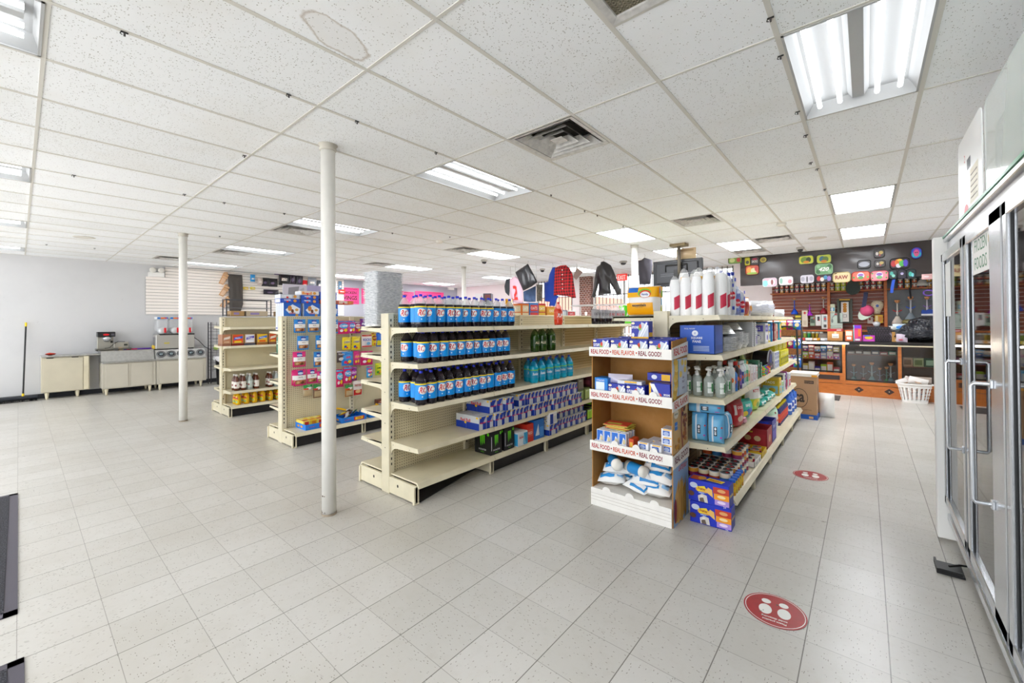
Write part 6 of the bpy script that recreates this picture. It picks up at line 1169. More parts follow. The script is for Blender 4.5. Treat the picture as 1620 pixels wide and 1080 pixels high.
o = bag('snack_bag', .16, .1, .05, '#c8402c', [('E', .5, .5, .25, .2, '#e8d8c8'), ('R', .1, .7, .9, .9, '#a82c1c')]); q = atX(82, 560, -13.0); o.location = (-13.0, q.y-.02, .93); o.rotation_euler = (PI/2-.1, 0, RZ); tag(o, 'small red snack bag lying on the narrow steel cabinet top', 'bag')
# coffee brewer
cq = atX(163, 556, -12.95); t = thing('coffee_brewer', 'steel and black coffee brewer with red badge on the steel ledge', 'coffee maker', (-12.98, cq.y+.04, .956), RZ)
SB = mat('#a9a69c', .35, .5)
MB().box(-.13, .13, -.02, .1, 0, .36, SB, .006).build('body', t); b = MB().box(-.14, .15, -.14, .1, .31, .42, mat('#1b1b1e', .35), .008); b.oval((0, -.1405, .36), (1, 0, 0), (0, 0, 1), 0, 0, .05, .02, mat('#d8202c', .4)); b.rect((0, -.1405, .36), (1, 0, 0), (0, 0, 1), .08, -.02, .13, .02, mat('#5a5a64', .4)); b.build('brew_head', t)
MB().lathe([(.045, .2), (.075, .27), (.08, .31)], CHROME, 20, (.02, -.06, 0)).build('brew_funnel', t); MB().box(.08, .12, -.024, -.019, .17, .22, BLACK).build('switch', t)
b = MB().box(-.16, .42, -.15, .1, .02, .05, mat('#6a675f', .4, .4), .006)
for x in (-.14, .4): 
    for y in (-.13, .08): b.cyl(.012, 0, .02, BLACK, (x, y), 8)
b.build('warmer_base', t); b = MB().box(.13, .38, -.06, .1, .05, .18, SB, .006).box(.3, .36, -.064, -.06, .1, .14, BLACK); b.build('side_warmer', t)
MB().tube([(-.02, -.1, .055), (.06, -.11, .07), (.12, -.08, .14), (.2, -.06, .2), (.32, -.02, .19)], .006, BLACK, 6).build('power_cord', t)
o = MB().box(-.24, .24, -.05, .05, 0, .03, mat('#5a2f9c', .4), .005).box(-.2, -.02, -.051, .0, .004, .026, mat('#c8283c', .4)).build('candy_carton'); q = atX(218, 552, -12.95); o.location = (-12.95, q.y, .956); o.rotation_euler = (0, 0, RZ+.05); tag(o, 'flattened purple and red candy carton on the steel ledge', 'carton')
o = pbox('paper_scrap', .1, .07, .06, '#c8a878', []); o.location = (-12.93, q.y-.3, .956); tag(o, 'crumpled tan paper beside the flattened purple carton', 'paper')
o = pbox('paper_scrap', .09, .06, .08, '#d8b84a', []); o.location = (-12.93, q.y+.29, .956); o.rotation_euler = (0, .2, .5); tag(o, 'folded yellow card beside the slush machine', 'card')
# slush machine with three bowls
sq = atX(276, 552, -12.9); t = thing('slush_machine', 'three bowl slush machine with red taps on the cup dispenser counter', 'slush machine', (-12.93, sq.y, .931), RZ)
b = MB().box(-.37, .37, -.16, .2, .02, .36, mat('#b9b7b2', .35, .4), .01).box(-.375, -.365, -.1, .15, .1, .3, mat('#8a8a8c', .5)); b.box(-.22, -.12, -.163, -.16, .14, .17, mat('#c8b84a')); b.build('body', t); MB().box(-.3, .37, -.165, -.02, .345, .375, BLACK).build('drip_tray', t)
for i in range(3):
    x = -.24+i*.24; b = MB(); b.M = Matrix.Translation((x, .04, .37)); m = m_film('slush_bowl_plastic', .28, '#f0f2f4', .08)
    b.box(-.105, .105, -.16, .16, .06, .36, m, .03); b.build('bowl', t)
    c_ = MB(); c_.M = Matrix.Translation((x, .02, .45)) @ Matrix.Rotation(PI/2, 4, 'X'); c_.lathe([(.08, -.1), (.085, 0), (.085, .15), (.06, .17), (.001, .17)], mat('#d2d4d6', .25, .3), 20); c_.build('cooling_drum', t)
    MB().box(x+.02, x+.06, -.17, -.12, .4, .52, mat('#d01f2c', .35), .006).build('tap', t)
    k = MB().box(x-.105, x+.105, -.125, .2, .725, .78, mat('#e6e8ea', .3), .006); k.rect((x, -.1256, .73), (1, 0, 0), (0, 0, 1), -.1, 0, .1, .045, mat('#2f74c0', .4)); k.rect((x, -.1262, .73), (1, 0, 0), (0, 0, 1), -.04, .005, .04, .04, mat('#e07a2c', .4)); k.oval((x, -.1266, .752), (1, 0, 0), (0, 0, 1), .06, 0, .02, .014, mat('#d83a3a', .4), 10); k.build('lid', t)
for x in (-.33, .33):
    MB().box(x-.03, x+.03, -.12, .16, 0, .02, BLACK).build('foot', t)
MB().tube([(.37, .05, .3), (.5, .0, .18), (.62, -.02, .02), (.7, -.2, -.05)], .008, BLACK, 6).build('power_cord', t)
# wire spinner rack and bin
q = atX(325, 600, -12.95); t = thing('wire_grid_rack', 'black wire grid rack standing between the cup counter and the oil gondola', 'rack', (-12.9, 3.35, 0), RZ)
b = MB()
for x in (-.2, -.14, .35): b.tube([(x, 0, 0), (x, 0, 1.58)], .013, WIRE, 6)
b.build('posts', t); b = MB()
for k in range(14): b.tube([(-.2, 0, .35+k*.09), (.35, 0, .35+k*.09)], .004, WIRE, 5)
for k in range(6): b.tube([(-.1+k*.085, 0, .3), (-.1+k*.085, 0, 1.58)], .004, WIRE, 5)
b.build('wire_grid', t)
for k, z in enumerate((.85, 1.15, 1.4)): MB().tube([(-.1, 0, z), (-.1, -.12, z), (.33, -.12, z), (.33, 0, z)], .005, WIRE, 5).build('basket_bar', t)
for i, (a, l) in enumerate((('#a8c06a', 'pale green toy ball on the wire rack'), ('#e0905a', 'orange toy roll on the wire rack'), ('#4a5ab0', 'blue and green toy on the wire rack'))):
    o = MB().lathe([(.001, -.06), (.04, -.05), (.06, 0), (.04, .05), (.001, .06)], mat(a, .4), 14).build('toy'); o.location = (-12.83, 3.3+.12*i, .92); tag(o, l, 'toy')
q = atZ(338, 606, 0); t = thing('trash_bin', 'black trash bin with clear liner beside the oil gondola', 'bin', (-12.55, 3.42, 0))
MB().lathe([(.17, 0), (.2, .62), (.21, .63), (.2, .63), (.17, .05), (.001, .04)], mat('#141417', .35), 24).build('bin_body', t)
b = MB(); n = 30; b.add([((.205+.02*(i % 2)+(.03*j))*math.cos(2*PI*i/n), (.205+.02*(i % 2)+.03*j)*math.sin(2*PI*i/n), .72-.06*abs(j)-.12*(j > 0)*(i % 3)/3) for j in (0, 1) for i in range(n)], [(i, (i+1) % n, n+(i+1) % n, n+i) for i in range(n)], FILM, True); b.build('liner', t)
# emergency light
q = atX(247, 432, XW+.05); t = thing('emergency_light', 'white twin head emergency light on the long wall beside the slatwall', 'light', (XW+.02, q.y, q.z), RZ)
MB().box(-.15, .15, -.09, 0, -.09, .02, WHITE, .008).build('housing', t)
for x in (-.07, .09): 
    b = MB(); b.M = Matrix.Translation((x, -.06, .07)) @ Matrix.Rotation(PI/2, 4, 'X'); b.lathe([(.05, -.03), (.065, .02), (.06, .04), (.04, .05), (.001, .05)], mat('#dfdcd4', .3), 18); b.build('lamp_head', t)
# goods hung on the slatwall (X = wall)
XS = XW+.05
def sandal():
    b = MB(); P = [(-.045, -.13), (.035, -.13), (.05, -.02), (.052, .1), (.01, .14), (-.035, .12), (-.04, 0)]; b.prism(P, 'y', 0, .03, mat('#c99a6a', .6)); o = b.build('sandal'); o2 = MB()
    for z in (.02, .075): o2.box(-.05, .055, -.035, 0, z-.018, z+.018, mat('#d8b088', .5), .005)
    o2.build('strap', o); MB().prism([(x*.8, z*.9) for x, z in P], 'y', -.003, 0, mat('#e0bfa0', .6)).build('insole', o); return o
for i, (px, py) in enumerate(((354, 440), (355, 459), (357, 477))): 
    q = atX(px, py, XS); put('sandal', sandal, (XS+.02, q.y, q.z), 0, 'tan sandal hung on the slatwall, %s from the ceiling' % ORD[i], 'sandal', 'tan sandals on the slatwall', rot=(0, .35+.1*i, RZ), sc_=1.3)
from mathutils.geometry import delaunay_2d_cdt
def gar(poly, d, m, name='garment'):  # hanging cloth: outline filled with a fine net, thick in the middle, with vertical folds
    b = MB(); n = len(poly); V = [Vector(p) for p in poly]; xs = [p[0] for p in poly]; zs = [p[1] for p in poly]; st = max(max(xs)-min(xs), max(zs)-min(zs))/22
    def dist(p):
        r = 9
        for i in range(n):
            A, B = V[i], V[(i+1) % n]; e = B-A; t = max(0, min(1, (p-A).dot(e)/max(e.dot(e), 1e-9))); r = min(r, (p-A-e*t).length)
        return r
    def ins(p):
        c = False
        for i in range(n):
            A, B = V[i], V[(i+1) % n]
            if (A.y > p.y) != (B.y > p.y) and p.x < (B.x-A.x)*(p.y-A.y)/(B.y-A.y)+A.x: c = not c
        return c
    pts = list(V); x = min(xs)+st/2
    while x < max(xs):
        z = min(zs)+st/2
        while z < max(zs):
            p = Vector((x, z))
            if ins(p) and dist(p) > st*.45: pts.append(p)
            z += st
        x += st
    vs2, _, fs2 = delaunay_2d_cdt(pts, [(i, (i+1) % n) for i in range(n)], [], 1, 1e-6)[:3]
    vs = []; K = len(vs2)
    for s_ in (-1, 1):
        for p in vs2: q = min(1, dist(p)/(d*.9)); t = q**.6; vs.append((p.x, s_*(d/2*t+.002)+.018*math.sin(p.x*34+p.y*5)*math.sin(p.y*6+1)*t, p.y))
    E = {}
    for f in fs2:
        for i in range(len(f)): E[(f[i], f[(i+1) % len(f)])] = 1
    fs = [tuple(f) for f in fs2]+[tuple(i+K for i in f[::-1]) for f in fs2]+[(a_, c_, c_+K, a_+K)[::-1] for a_, c_ in E if (c_, a_) not in E]
    return b.add(vs, fs, m, True)
q = atX(371, 448, XS); o = gar([(-.17, 0), (.17, 0), (.19, -.8), (.12, -1.05), (-.13, -1.05), (-.15, -.5)], .08, mat('#4a4440', .7), 'trousers').build('trousers'); o.location = (XS+.05, q.y, 2.88); o.rotation_euler = (0, 0, RZ); tag(o, 'dark grey brown trousers hanging flat on the slatwall', 'trousers')
hung = [(399, 440, .12, .2, '#3f9ad8', 'small bright blue pouch on the slatwall'), (411, 445, .14, .22, '#c8b8b0', 'pale printed packet on the slatwall'), (419, 446, .2, .24, '#17141a', 'black pouch on the slatwall beside the pale packet'), (431, 447, .24, .24, '#141218', 'wider black pouch on the slatwall'), (437, 432, .14, .1, '#5a3a7a', 'small violet pouch behind the black bags'), (449, 440, .3, .42, '#0f0d12', 'large black backpack hung high on the slatwall'), (462, 441, .18, .4, '#2a1d2e', 'black and tan sandal pack high on the slatwall'), (473, 443, .2, .4, '#1f1826', 'black and violet sandal pack high on the slatwall'), (481, 450, .16, .26, '#c8242c', 'small red hat on the slatwall'), (493, 446, .26, .28, '#8a8f98', 'grey drawstring bag on the slatwall'), (505, 450, .18, .26, '#4a4f58', 'dark grey bag next to the grey drawstring bag'), (428, 462, .4, .14, '#1a1226', 'black and purple cap row under the pouches'), (455, 457, .2, .14, '#c8a884', 'tan cap below the black backpack'), (468, 460, .4, .16, '#16121c', 'black cap cluster below the sandal packs'), (500, 462, .25, .2, '#2a1a24', 'dark and pink pack low on the slatwall'), (388, 456, .12, .07, '#e0c02c', 'small yellow packet low on the slatwall'), (399, 456, .12, .07, '#d8c83a', 'second small yellow packet low on the slatwall'), (537, 452, .12, .3, '#5a7a94', 'blue grey figure shaped bag at the far slatwall end'), (540, 461, .24, .14, '#c83a2c', 'red cap at the far slatwall end')]
for i, (px, py, w_, h, a, l) in enumerate(hung):
    q = atX(px, py, XS); o = bag('hanging_bag', w_, h, .1, a, [('E', .4, .4, .2, .15, '#6a5a7a')] if a[1] in '12' else [('R', .2, .3, .7, .5, '#e8e0d8')], seed=i, wob=.01); o.location = (XS+.04, q.y, q.z-h/2); o.rotation_euler = (0, 0, RZ); tag(o, l, 'bag')
# pink menu signs on the grey wall
for i, (x0, x1, y0, y1, t1, t2, l) in enumerate(((536, 568, 454, 481, '!CHICKEN', '!WINGS', 'bright pink sign reading chicken wings on the grey wall'), (572, 600, 456, 481, '!BBQ', '!BEEF', 'bright pink sign with a large letter B behind the foil pans'), (620, 655, 460, 481, '!TURKEY', '!SUB', 'bright pink sign just past the foil pan stack'), (657, 702, 460, 483, '!PORK', '!RIBS', 'bright pink sign rising above the cola bottles'))):
    A, B = atX(x0, y0, XW+.02), atX(x1, y1, XW+.02); Hh = A.z-B.z; W = B.y-A.y
    b = MB().box(0, .006, A.y, B.y, B.z, A.z, mat('#f0508c', .5, em=0)); O = (.0068, (A.y+B.y)/2, (A.z+B.z)/2)
    b.text(t1, O, (0, 1, 0), (0, 0, 1), 0, Hh*.2, Hh*.17, BLACK, W*.75); b.text(t2, O, (0, 1, 0), (0, 0, 1), 0, -Hh*.12, Hh*.26, BLACK, W*.8)
    for zz in (.42, -.4): b.tube([(.008, A.y+W*(.1+.08*k), (A.z+B.z)/2+Hh*zz+.012*(k % 2)) for k in range(11)], .006, BLACK, 5)
    o = b.build('menu_sign'); o.location.x = XW+.012; tag(o, l, 'sign')
# cooler cartons seen over the bottles
o = pbox('carton', .9, .6, .9, '#e4e2e0', [('f', 'R', .1, .82, .4, .88, '#8a8a84'), ('f', 'R', .7, .8, .9, .9, '#6a6a64')]); q = atY(768, 475, 9.6); o.location = (q.x, 9.6, 1.15); o.rotation_euler = (0, 0, .6); tag(o, 'large white carton standing behind the cola bottles near the street wall', 'carton')
o = pbox('carton_stand', 1.0, .7, 1.15, '#c9c4bb', [('f', 'R', .05, .1, .95, .9, '#b8b2a6')]); o.location = (q.x, 9.6, 0); o.rotation_euler = (0, 0, .6); tag(o, 'pale steel stand under the white cartons near the street wall', 'stand')
o = pbox('carton', .5, .4, .38, '#4a4450', [('f', 'R', 0, 0, .5, 1, '#e8e2e6'), ('f', 'P', [(.25, .2), (.45, .3), (.4, .9)], '#c86a9a'), ('f', 'R', .6, .6, .95, .9, '#7a3a3a')]); o.location = (q.x-.05, 9.6, 2.051); o.rotation_euler = (0, 0, .6); tag(o, 'black and white printed carton stacked on the large white carton', 'carton')
q = atX(713, 455, XW+.05); t = thing('emergency_light', 'twin head emergency light on the grey wall above the pink signs', 'light', (XW+.02, q.y, q.z), RZ); MB().box(-.15, .15, -.09, 0, -.09, .02, WHITE, .008).build('housing', t)
for x in (-.08, .1): 
    b = MB(); b.M = Matrix.Translation((x, -.06, .07)) @ Matrix.Rotation(PI/2, 4, 'X'); b.lathe([(.05, -.03), (.065, .02), (.06, .04), (.04, .05), (.001, .05)], mat('#dfdcd4', .3), 18); b.build('lamp_head', t)
# ------------------------------------------------------------------ smoking trays pinned along the banner
def rrect(w_, h, r, n=5):
    P = []
    for cx_, cz, a0 in ((w_/2-r, h/2-r, 0), (-w_/2+r, h/2-r, PI/2), (-w_/2+r, -h/2+r, PI), (w_/2-r, -h/2+r, 1.5*PI)):
        for i in range(n+1): a = a0+i*PI/2/n; P.append((cx_+r*math.cos(a), cz+r*math.sin(a)))
    return P
YB = 10.735
def wall_tray(px0, px1, py0, py1, base, rim, blobs, label, txt=None, tc=None, rr=.3):
    A, B = atY(px0, py0, YB), atY(px1, py1, YB); w_, h = B.x-A.x, A.z-B.z; r = min(w_, h)*rr
    b = MB(); b.prism(rrect(w_, h, r), 'y', -.004, .006, mat(base, .35))
    O = rrect(w_, h, r); I = rrect(w_*.9, h*.86, r*.8); n = len(O); b.add([(x, -.004, z) for x, z in O]+[(x*.98, -.022, z*.98) for x, z in O]+[(x, -.006, z) for x, z in I], [(k, (k+1) % n, n+(k+1) % n, n+k) for k in range(n)]+[(n+k, n+(k+1) % n, 2*n+(k+1) % n, 2*n+k) for k in range(n)], mat(rim, .3))
    for i, (u, v, ru, rv, c_) in enumerate(blobs): b.oval((0, -.0066-.0004*i, 0), (1, 0, 0), (0, 0, 1), (u-.5)*w_, (v-.5)*h, ru*w_, rv*h, mat(c_, .4), 16)
    if txt: b.text(txt, (0, -.011, 0), (1, 0, 0), (0, 0, 1), 0, 0, h*.36, mat(tc, .4), w_*.7)
    o = b.build('rolling_tray'); o.location = ((A.x+B.x)/2, YB+.0, (A.z+B.z)/2); return tag(o, label, 'tray', 'trays on the black banner')
TR = [(1152, 1174, 407, 416, '#7fa04a', '#5a6a3a', [(.3, .5, .2, .3, '#c8d08a'), (.75, .5, .15, .3, '#c84a4a')], 'green tray with a red corner high over the cup bags', None, None), (1178, 1187, 407, 420, '#c8c03a', '#6a6a2a', [(.5, .4, .3, .2, '#3a3a24')], 'small yellow tray beside the dark lettered tray', None, None), (1187, 1201, 408, 419, '#2c2526', '#5a5454', [(.5, .8, .3, .12, '#a8304a')], 'dark tray with pale letters high on the banner', '!SMOKE', '#c8c0b8'), (1202, 1213, 407, 415, '#3a3028', '#3a3028', [(.5, .5, .46, .46, '#c8b84a'), (.5, .5, .3, .3, '#8a7a3a')], 'round yellow emblem tray high on the banner', None, None),
 (1179, 1201, 420, 434, '#c85a3a', '#8a3a28', [(.3, .5, .2, .3, '#e0a04a'), (.6, .4, .2, .3, '#d8d0a0'), (.8, .6, .12, .25, '#b83a3a'), (.5, .15, .4, .12, '#8ab04a')], 'red orange patterned tray above the wrapped plates', None, None), (1206, 1230, 440, 453, '#e8b0c0', '#d8d8dc', [(.2, .4, .2, .35, '#8ad0d0'), (.6, .5, .25, .35, '#e8dce0'), (.65, .5, .08, .3, '#8a4a4a')], 'pink and teal tray low at the near end of the banner', None, None), (1231, 1256, 437, 451, '#eee4e4', '#5a5254', [(.5, .5, .4, .36, '#f0d8dc'), (.2, .5, .1, .3, '#8ab8a8'), (.75, .4, .12, .2, '#e0909a')], 'white tray with dark rim second along the low row', None, None),
 (1263, 1288, 405, 417, '#c8cc4a', '#7a7a7c', [(.4, .5, .25, .35, '#6a8a3a'), (.65, .5, .16, .3, '#3a4a2a'), (.5, .25, .2, .14, '#d8903a')], 'yellow green tray, nearer of the two cartoonish green ones high up', None, None), (1291, 1316, 403, 416, '#b8c04a', '#3a4450', [(.4, .5, .2, .3, '#3a6a7a'), (.6, .45, .2, .3, '#5a7a3a'), (.5, .25, .2, .14, '#c8803a')], 'yellow green tray with dark rim, farther of the two high up', None, None), (1289, 1318, 418, 433.5, '#6a9a6a', '#a8c8a8', [(.2, .3, .12, .2, '#3f6a44'), (.8, .7, .12, .2, '#3f6a44'), (.2, .75, .1, .15, '#8ab88a'), (.8, .3, .1, .16, '#8ab88a')], 'leaf green tray with white number under the two green trays', '*420', '#f4f4f0'), (1265, 1289, 434.5, 448, '#d0ccd4', '#3a3638', [(.22, .5, .13, .25, '#a8a4b0'), (.78, .5, .13, .25, '#a8a4b0'), (.5, .45, .06, .35, '#5a565c')], 'pale grey tray with two rings and a peak', None, None),
 (1290, 1317, 434.5, 446, '#2a2226', '#3a3f4a', [(.2, .5, .12, .3, '#b83a3a'), (.4, .4, .12, .25, '#d8d0c8'), (.6, .6, .12, .25, '#4a8ab0'), (.8, .45, .12, .3, '#8a6ab0')], 'dark tray crowded with coloured stickers', None, None), (1317, 1346, 431, 446, '#dccb9a', '#c8b584', [(.15, .9, .1, .08, '#5a3a24')], 'beige tray with dark red letters over the shelf', '!RAW', '#8a2a28'), (1347, 1376.5, 430, 444, '#e0705a', '#c84a3a', [(.12, .4, .06, .1, '#5a9a4a'), (.88, .4, .06, .1, '#5a9a4a'), (.5, .55, .2, .33, '#e8e4e8'), (.5, .62, .16, .14, '#8a5ab0'), (.5, .35, .16, .16, '#5a9a5a')], 'coral tray with a round green and purple emblem', None, None), (1376.5, 1406, 429, 443.5, '#e8909a', '#d8707c', [(.12, .3, .05, .08, '#5a9a4a'), (.88, .3, .05, .08, '#5a9a4a'), (.12, .75, .05, .08, '#5a9a4a'), (.88, .75, .05, .08, '#5a9a4a'), (.5, .55, .2, .33, '#f0ecee'), (.5, .65, .16, .14, '#8a5ab0'), (.5, .35, .16, .16, '#6aa86a')], 'pink tray with a round green and purple emblem', None, None),
 (1356, 1378, 412, 424, '#1c1a1c', '#121012', [(.5, .5, .4, .3, '#a8acb8')], 'black tray with a silver plate in the middle of the banner', None, None), (1382, 1400, 395, 407, '#3a3434', '#5a5450', [(.3, .5, .12, .2, '#d8d0c8'), (.65, .6, .2, .2, '#c8b06a'), (.55, .3, .08, .1, '#b84a4a')], 'dark tray with pale gold figure, upper of the two', None, None), (1383, 1401, 412, 422, '#3a3434', '#5a5450', [(.3, .5, .12, .2, '#d8d0c8'), (.65, .6, .2, .2, '#c8b06a'), (.55, .3, .08, .1, '#b84a4a')], 'dark tray with pale gold figure, lower of the two', None, None), (1407, 1440, 409, 424, '#1d1418', '#2a2226', [(.2, .5, .13, .3, '#b8303a'), (.4, .6, .14, .3, '#e07a3a'), (.45, .3, .14, .2, '#d8d4e0'), (.6, .5, .14, .3, '#5ab85a'), (.78, .5, .12, .32, '#5a4ac0'), (.5, .8, .12, .12, '#e8c04a')], 'black tray with rainbow cloud picture', None, None), (1441, 1458.5, 392, 408.5, '#2f6ad0', '#5a3ab0', [(.5, .4, .44, .3, '#3ab8c8'), (.5, .6, .3, .3, '#a83ac0'), (.5, .5, .24, .3, '#e8709a'), (.42, .55, .05, .06, '#3a1a3a'), (.58, .55, .05, .06, '#3a1a3a')], 'round blue and pink tray at the cooler end of the banner', None, None),
 (1405, 1419, 427, 441, '#16282a', '#1c2c30', [(.4, .6, .2, .2, '#4aa89a'), (.6, .35, .2, .16, '#8ad0c0')], 'small dark teal tray, first of three at the banner foot', None, None), (1420, 1434, 426.5, 440.5, '#1c1828', '#24203a', [(.5, .55, .2, .14, '#a89ac8'), (.5, .5, .08, .06, '#e8e0f0')], 'small dark violet tray, middle of three at the banner foot', None, None), (1434.5, 1449, 426, 440.5, '#122428', '#1a3034', [(.4, .5, .2, .25, '#4ab0a0'), (.65, .4, .16, .2, '#7ac8d0')], 'small dark teal tray, last of three at the banner foot', None, None)]
for t_ in TR: wall_tray(*t_[:8], t_[8], t_[9], rr=.5 if 'round' in t_[7] and 'emblem tray' in t_[7] or t_[7].startswith('round') else .28)
# ------------------------------------------------------------------ goods on the wall unit
YS = 11.78
def at_shelf(px, z, Y): return Vector((xy(px, Y), Y, z))
smc = [('#3a3a34', '#c8342c'), ('#4a3a2c', '#e0a83a'), ('#2f3a30', '#d86a3a'), ('#98b83a', '#d8d83a'), ('#c84a4a', '#e8d0c0'), ('#3a4a5a', '#c83a3a')]
def smb(i): return lambda: pbox('tobacco_box', .085, .12, .1, smc[i][0], [('f', 'R', .1, .1, .9, .55, smc[i][1]), ('f', 'E', .5, .5, .2, .3, '#e8e0d0'), ('f', 'R', .1, .75, .9, .92, '#d8d8d0')])
n = 0
for k in range(19):
    for l in range(2):
        x = -1.62+k*.1+(.05 if k > 9 else 0)
        if -.68 < x < -.58 or .25 < x < .4: continue
        i = 3 if -.56 < x < -.3 else (4 if -.3 <= x < -.1 else (k+l) % 3 if k % 4 else 5)
        put('smb%d' % i, smb(i), (x, 11.8, 2.166+.101*l), 0, 'small boxed tobacco on the high orange shelf, %s layer, %s along' % (ORD[l], ORD[k]), 'box', 'small boxes on the high shelf')
for k in range(8):
    for l in range(2): put('smb%d' % (k % 3), smb(k % 3), (.55+k*.105, 11.8, 2.166+.101*l), 0, 'small boxed tobacco on the mirror side of the high shelf, %s layer, %s along' % (ORD[l], ORD[k]), 'box', 'small boxes on the high shelf')
ZC2 = 1.302
def gbox(px0, px1, py0, py1, base, D, label, cat='box', Y=11.72, d=.12, name='boxed_goods', zb=None):
    A, B = atY(px0, py0, Y), atY(px1, py1, Y); z0 = B.z if zb is None else zb; o = pbox(name, B.x-A.x, d, A.z-z0, base, D); o.location = ((A.x+B.x)/2, Y+d/2, z0); return tag(o, label, cat)
gb = [(1257, 1268.5, 497, 514.5, '#2c2c24', [('f', 'R', .1, .1+.3*k, .9, .28+.3*k, '#d8c03a') for k in range(3)], 'black and yellow carded box on the back counter'), (1268.5, 1278, 491, 517, '#d8ccb8', [('f', 'E', .5, .85, .2, .08, '#c83a3a'), ('f', 'R', .2, .1, .8, .4, '#c8b8a0')], 'tall beige box on the back counter'), (1281.5, 1289.5, 501, 515, '#8aa088', [('f', 'R', .1, .3, .9, .8, '#3a4a3c'), ('f', 'E', .8, .8, .12, .1, '#d83a3a')], 'grey green small box on the back counter'), (1290, 1299, 498, 515, '#e4e4e0', [('f', 'R', .35, .45, .75, .85, '#2a2a34'), ('f', 'E', .7, .5, .1, .06, '#d83a3a')], 'white box with dark watch picture'), (1299.5, 1311, 497.5, 520, '#e2e6e4', [('f', 'R', .3, .5, .7, .9, '#7a8a90'), ('f', 'E', .5, .7, .14, .08, '#d83a3a'), ('f', 'R', .3, .1, .7, .3, '#3a3a3a')], 'white box with grey gadget picture'),
 (1312, 1333, 495, 515, '#cfe0d4', [('f', 'E', .5, .5, .33, .38, '#9aa8a0'), ('f', 'E', .5, .46, .27, .32, '#cfe0d4'), ('f', 'R', .15, .1, .85, .3, '#cfe0d4'), ('f', 'E', .22, .38, .08, .16, '#7a8884'), ('f', 'E', .78, .38, .08, .16, '#7a8884'), ('f', 'E', .5, .9, .12, .05, '#c83a3a')], 'pale green headphone box'), (1312, 1321, 481, 494.5, '#d0d4b8', [('f', 'R', .1, .2, .9, .6, '#3aa0c0'), ('f', 'E', .5, .4, .2, .2, '#e8e8e8')], 'small pale box with blue band on the headphone box'), (1312, 1333, 515.5, 520.5, '#d8e8dc', [('f', 'R', .1, .3, .9, .7, '#a8b8ac')], 'flat pale green box under the headphone box')]
for g in gb: gbox(*g[:6], g[6], zb=None)
A, B = atY(1326, 473, 11.7), atY(1347, 511, 11.7); w_, h = B.x-A.x, A.z-B.z; t = thing('glass_display_box', 'dark framed tall box with white card and orange flower picture', 'display box', ((A.x+B.x)/2, 11.78, B.z))
b = MB(); FD = mat('#3c4236', .5)
for s_ in (-1, 1): b.box(s_*w_/2-.02, s_*w_/2+.02, -.08, .06, 0, h, FD)
b.box(-w_/2, w_/2, -.08, .06, h-.03, h, FD); b.box(-w_/2, w_/2, -.08, .06, 0, .02, FD); b.box(-w_/2, w_/2, .05, .06, 0, h, FD); b.box(-w_/2+.02, w_/2-.02, -.083, -.08, h-.03, h-.005, mat('#e0b03a')); b.build('frame', t)
b = MB().box(-w_*.3, w_*.3, 0, .01, h*.06, h*.88, mat('#ece4dc', .5))
for z in (.78, .68, .58, .5): b.oval((0, -.001, h*z), (1, 0, 0), (0, 0, 1), 0, 0, .035, .03, mat('#d8922c', .5))
b.tube([(-.03, -.002, h*.35), (.03, -.002, h*.35), (.03, -.002, h*.25), (-.03, -.002, h*.25)], .004, mat('#5a4a44'), 5, True); b.build('flower_card', t)
# mannequin head, caps, straps, hookahs
def lath(name, prof, m, px, py, Y, label, cat, sx=1, seg=20):
    q = atY(px, py, Y); o = MB().lathe(prof, m, seg).build(name); o.location = (q.x, Y, q.z); o.scale = (sx, sx, 1); return tag(o, label, cat)
q = atY(1388, 496.5, 11.72); t = thing('head_form', 'cream patterned head form on a yellow box on the back counter', 'head form', (q.x, 11.74, q.z)); MB().lathe([(.05, 0), (.055, .04), (.08, .1), (.105, .17), (.1, .23), (.06, .28), (.001, .29)], mat('#e2d3b4', .5, noise=.3, nscale=30), 20).build('head', t)
b = MB(); b.oval((0, -.106, .17), (1, 0, 0), (0, 0, 1), 0, 0, .025, .03, mat('#4a6ab0')); b.build('face_patch', t)
gbox(1383.5, 1397, 498, 511, '#e0b42c', [('f', 'R', .1, .1, .4, .9, '#f0d8a0'), ('f', 'R', .5, .2, .9, .8, '#d88a3a')], 'bright yellow box under the cream head form'); gbox(1372, 1381, 501, 511.5, '#e0d8d0', [('f', 'R', .3, .5, .6, .8, '#b84a4a')], 'small white box beside the yellow box')
def cap(c1, c2):
    b = MB().lathe([(.1, 0), (.1, .05), (.075, .1), (.03, .125), (.001, .128)], mat(c1, .7), 20); o = b.build('cap'); v = MB(); v.prism([(.1*math.cos(a*PI/10), -.1*math.sin(a*PI/10)*1.9) for a in range(11)], 'z', -.005, .005, mat(c2, .6)); v.build('visor', o); return o
q = atY(1372, 492, 11.55); o = cap('#d85a84', '#cfe0d0'); o.location = q; o.rotation_euler = (1.2, .5, -.3); o.scale = (1.15,)*3; tag(o, 'pink and pale green cap hung in front of the head form', 'cap')
q = atY(1349.5, 456, 11.5); o = cap('#2d3a34', '#28342e'); o.location = q+Vector((0, 0, -.02)); o.rotation_euler = (-1.3, 0, .1); o.scale = (1.2, 1.2, 1.5); tag(o, 'dark green cap hung under the coral tray', 'cap')
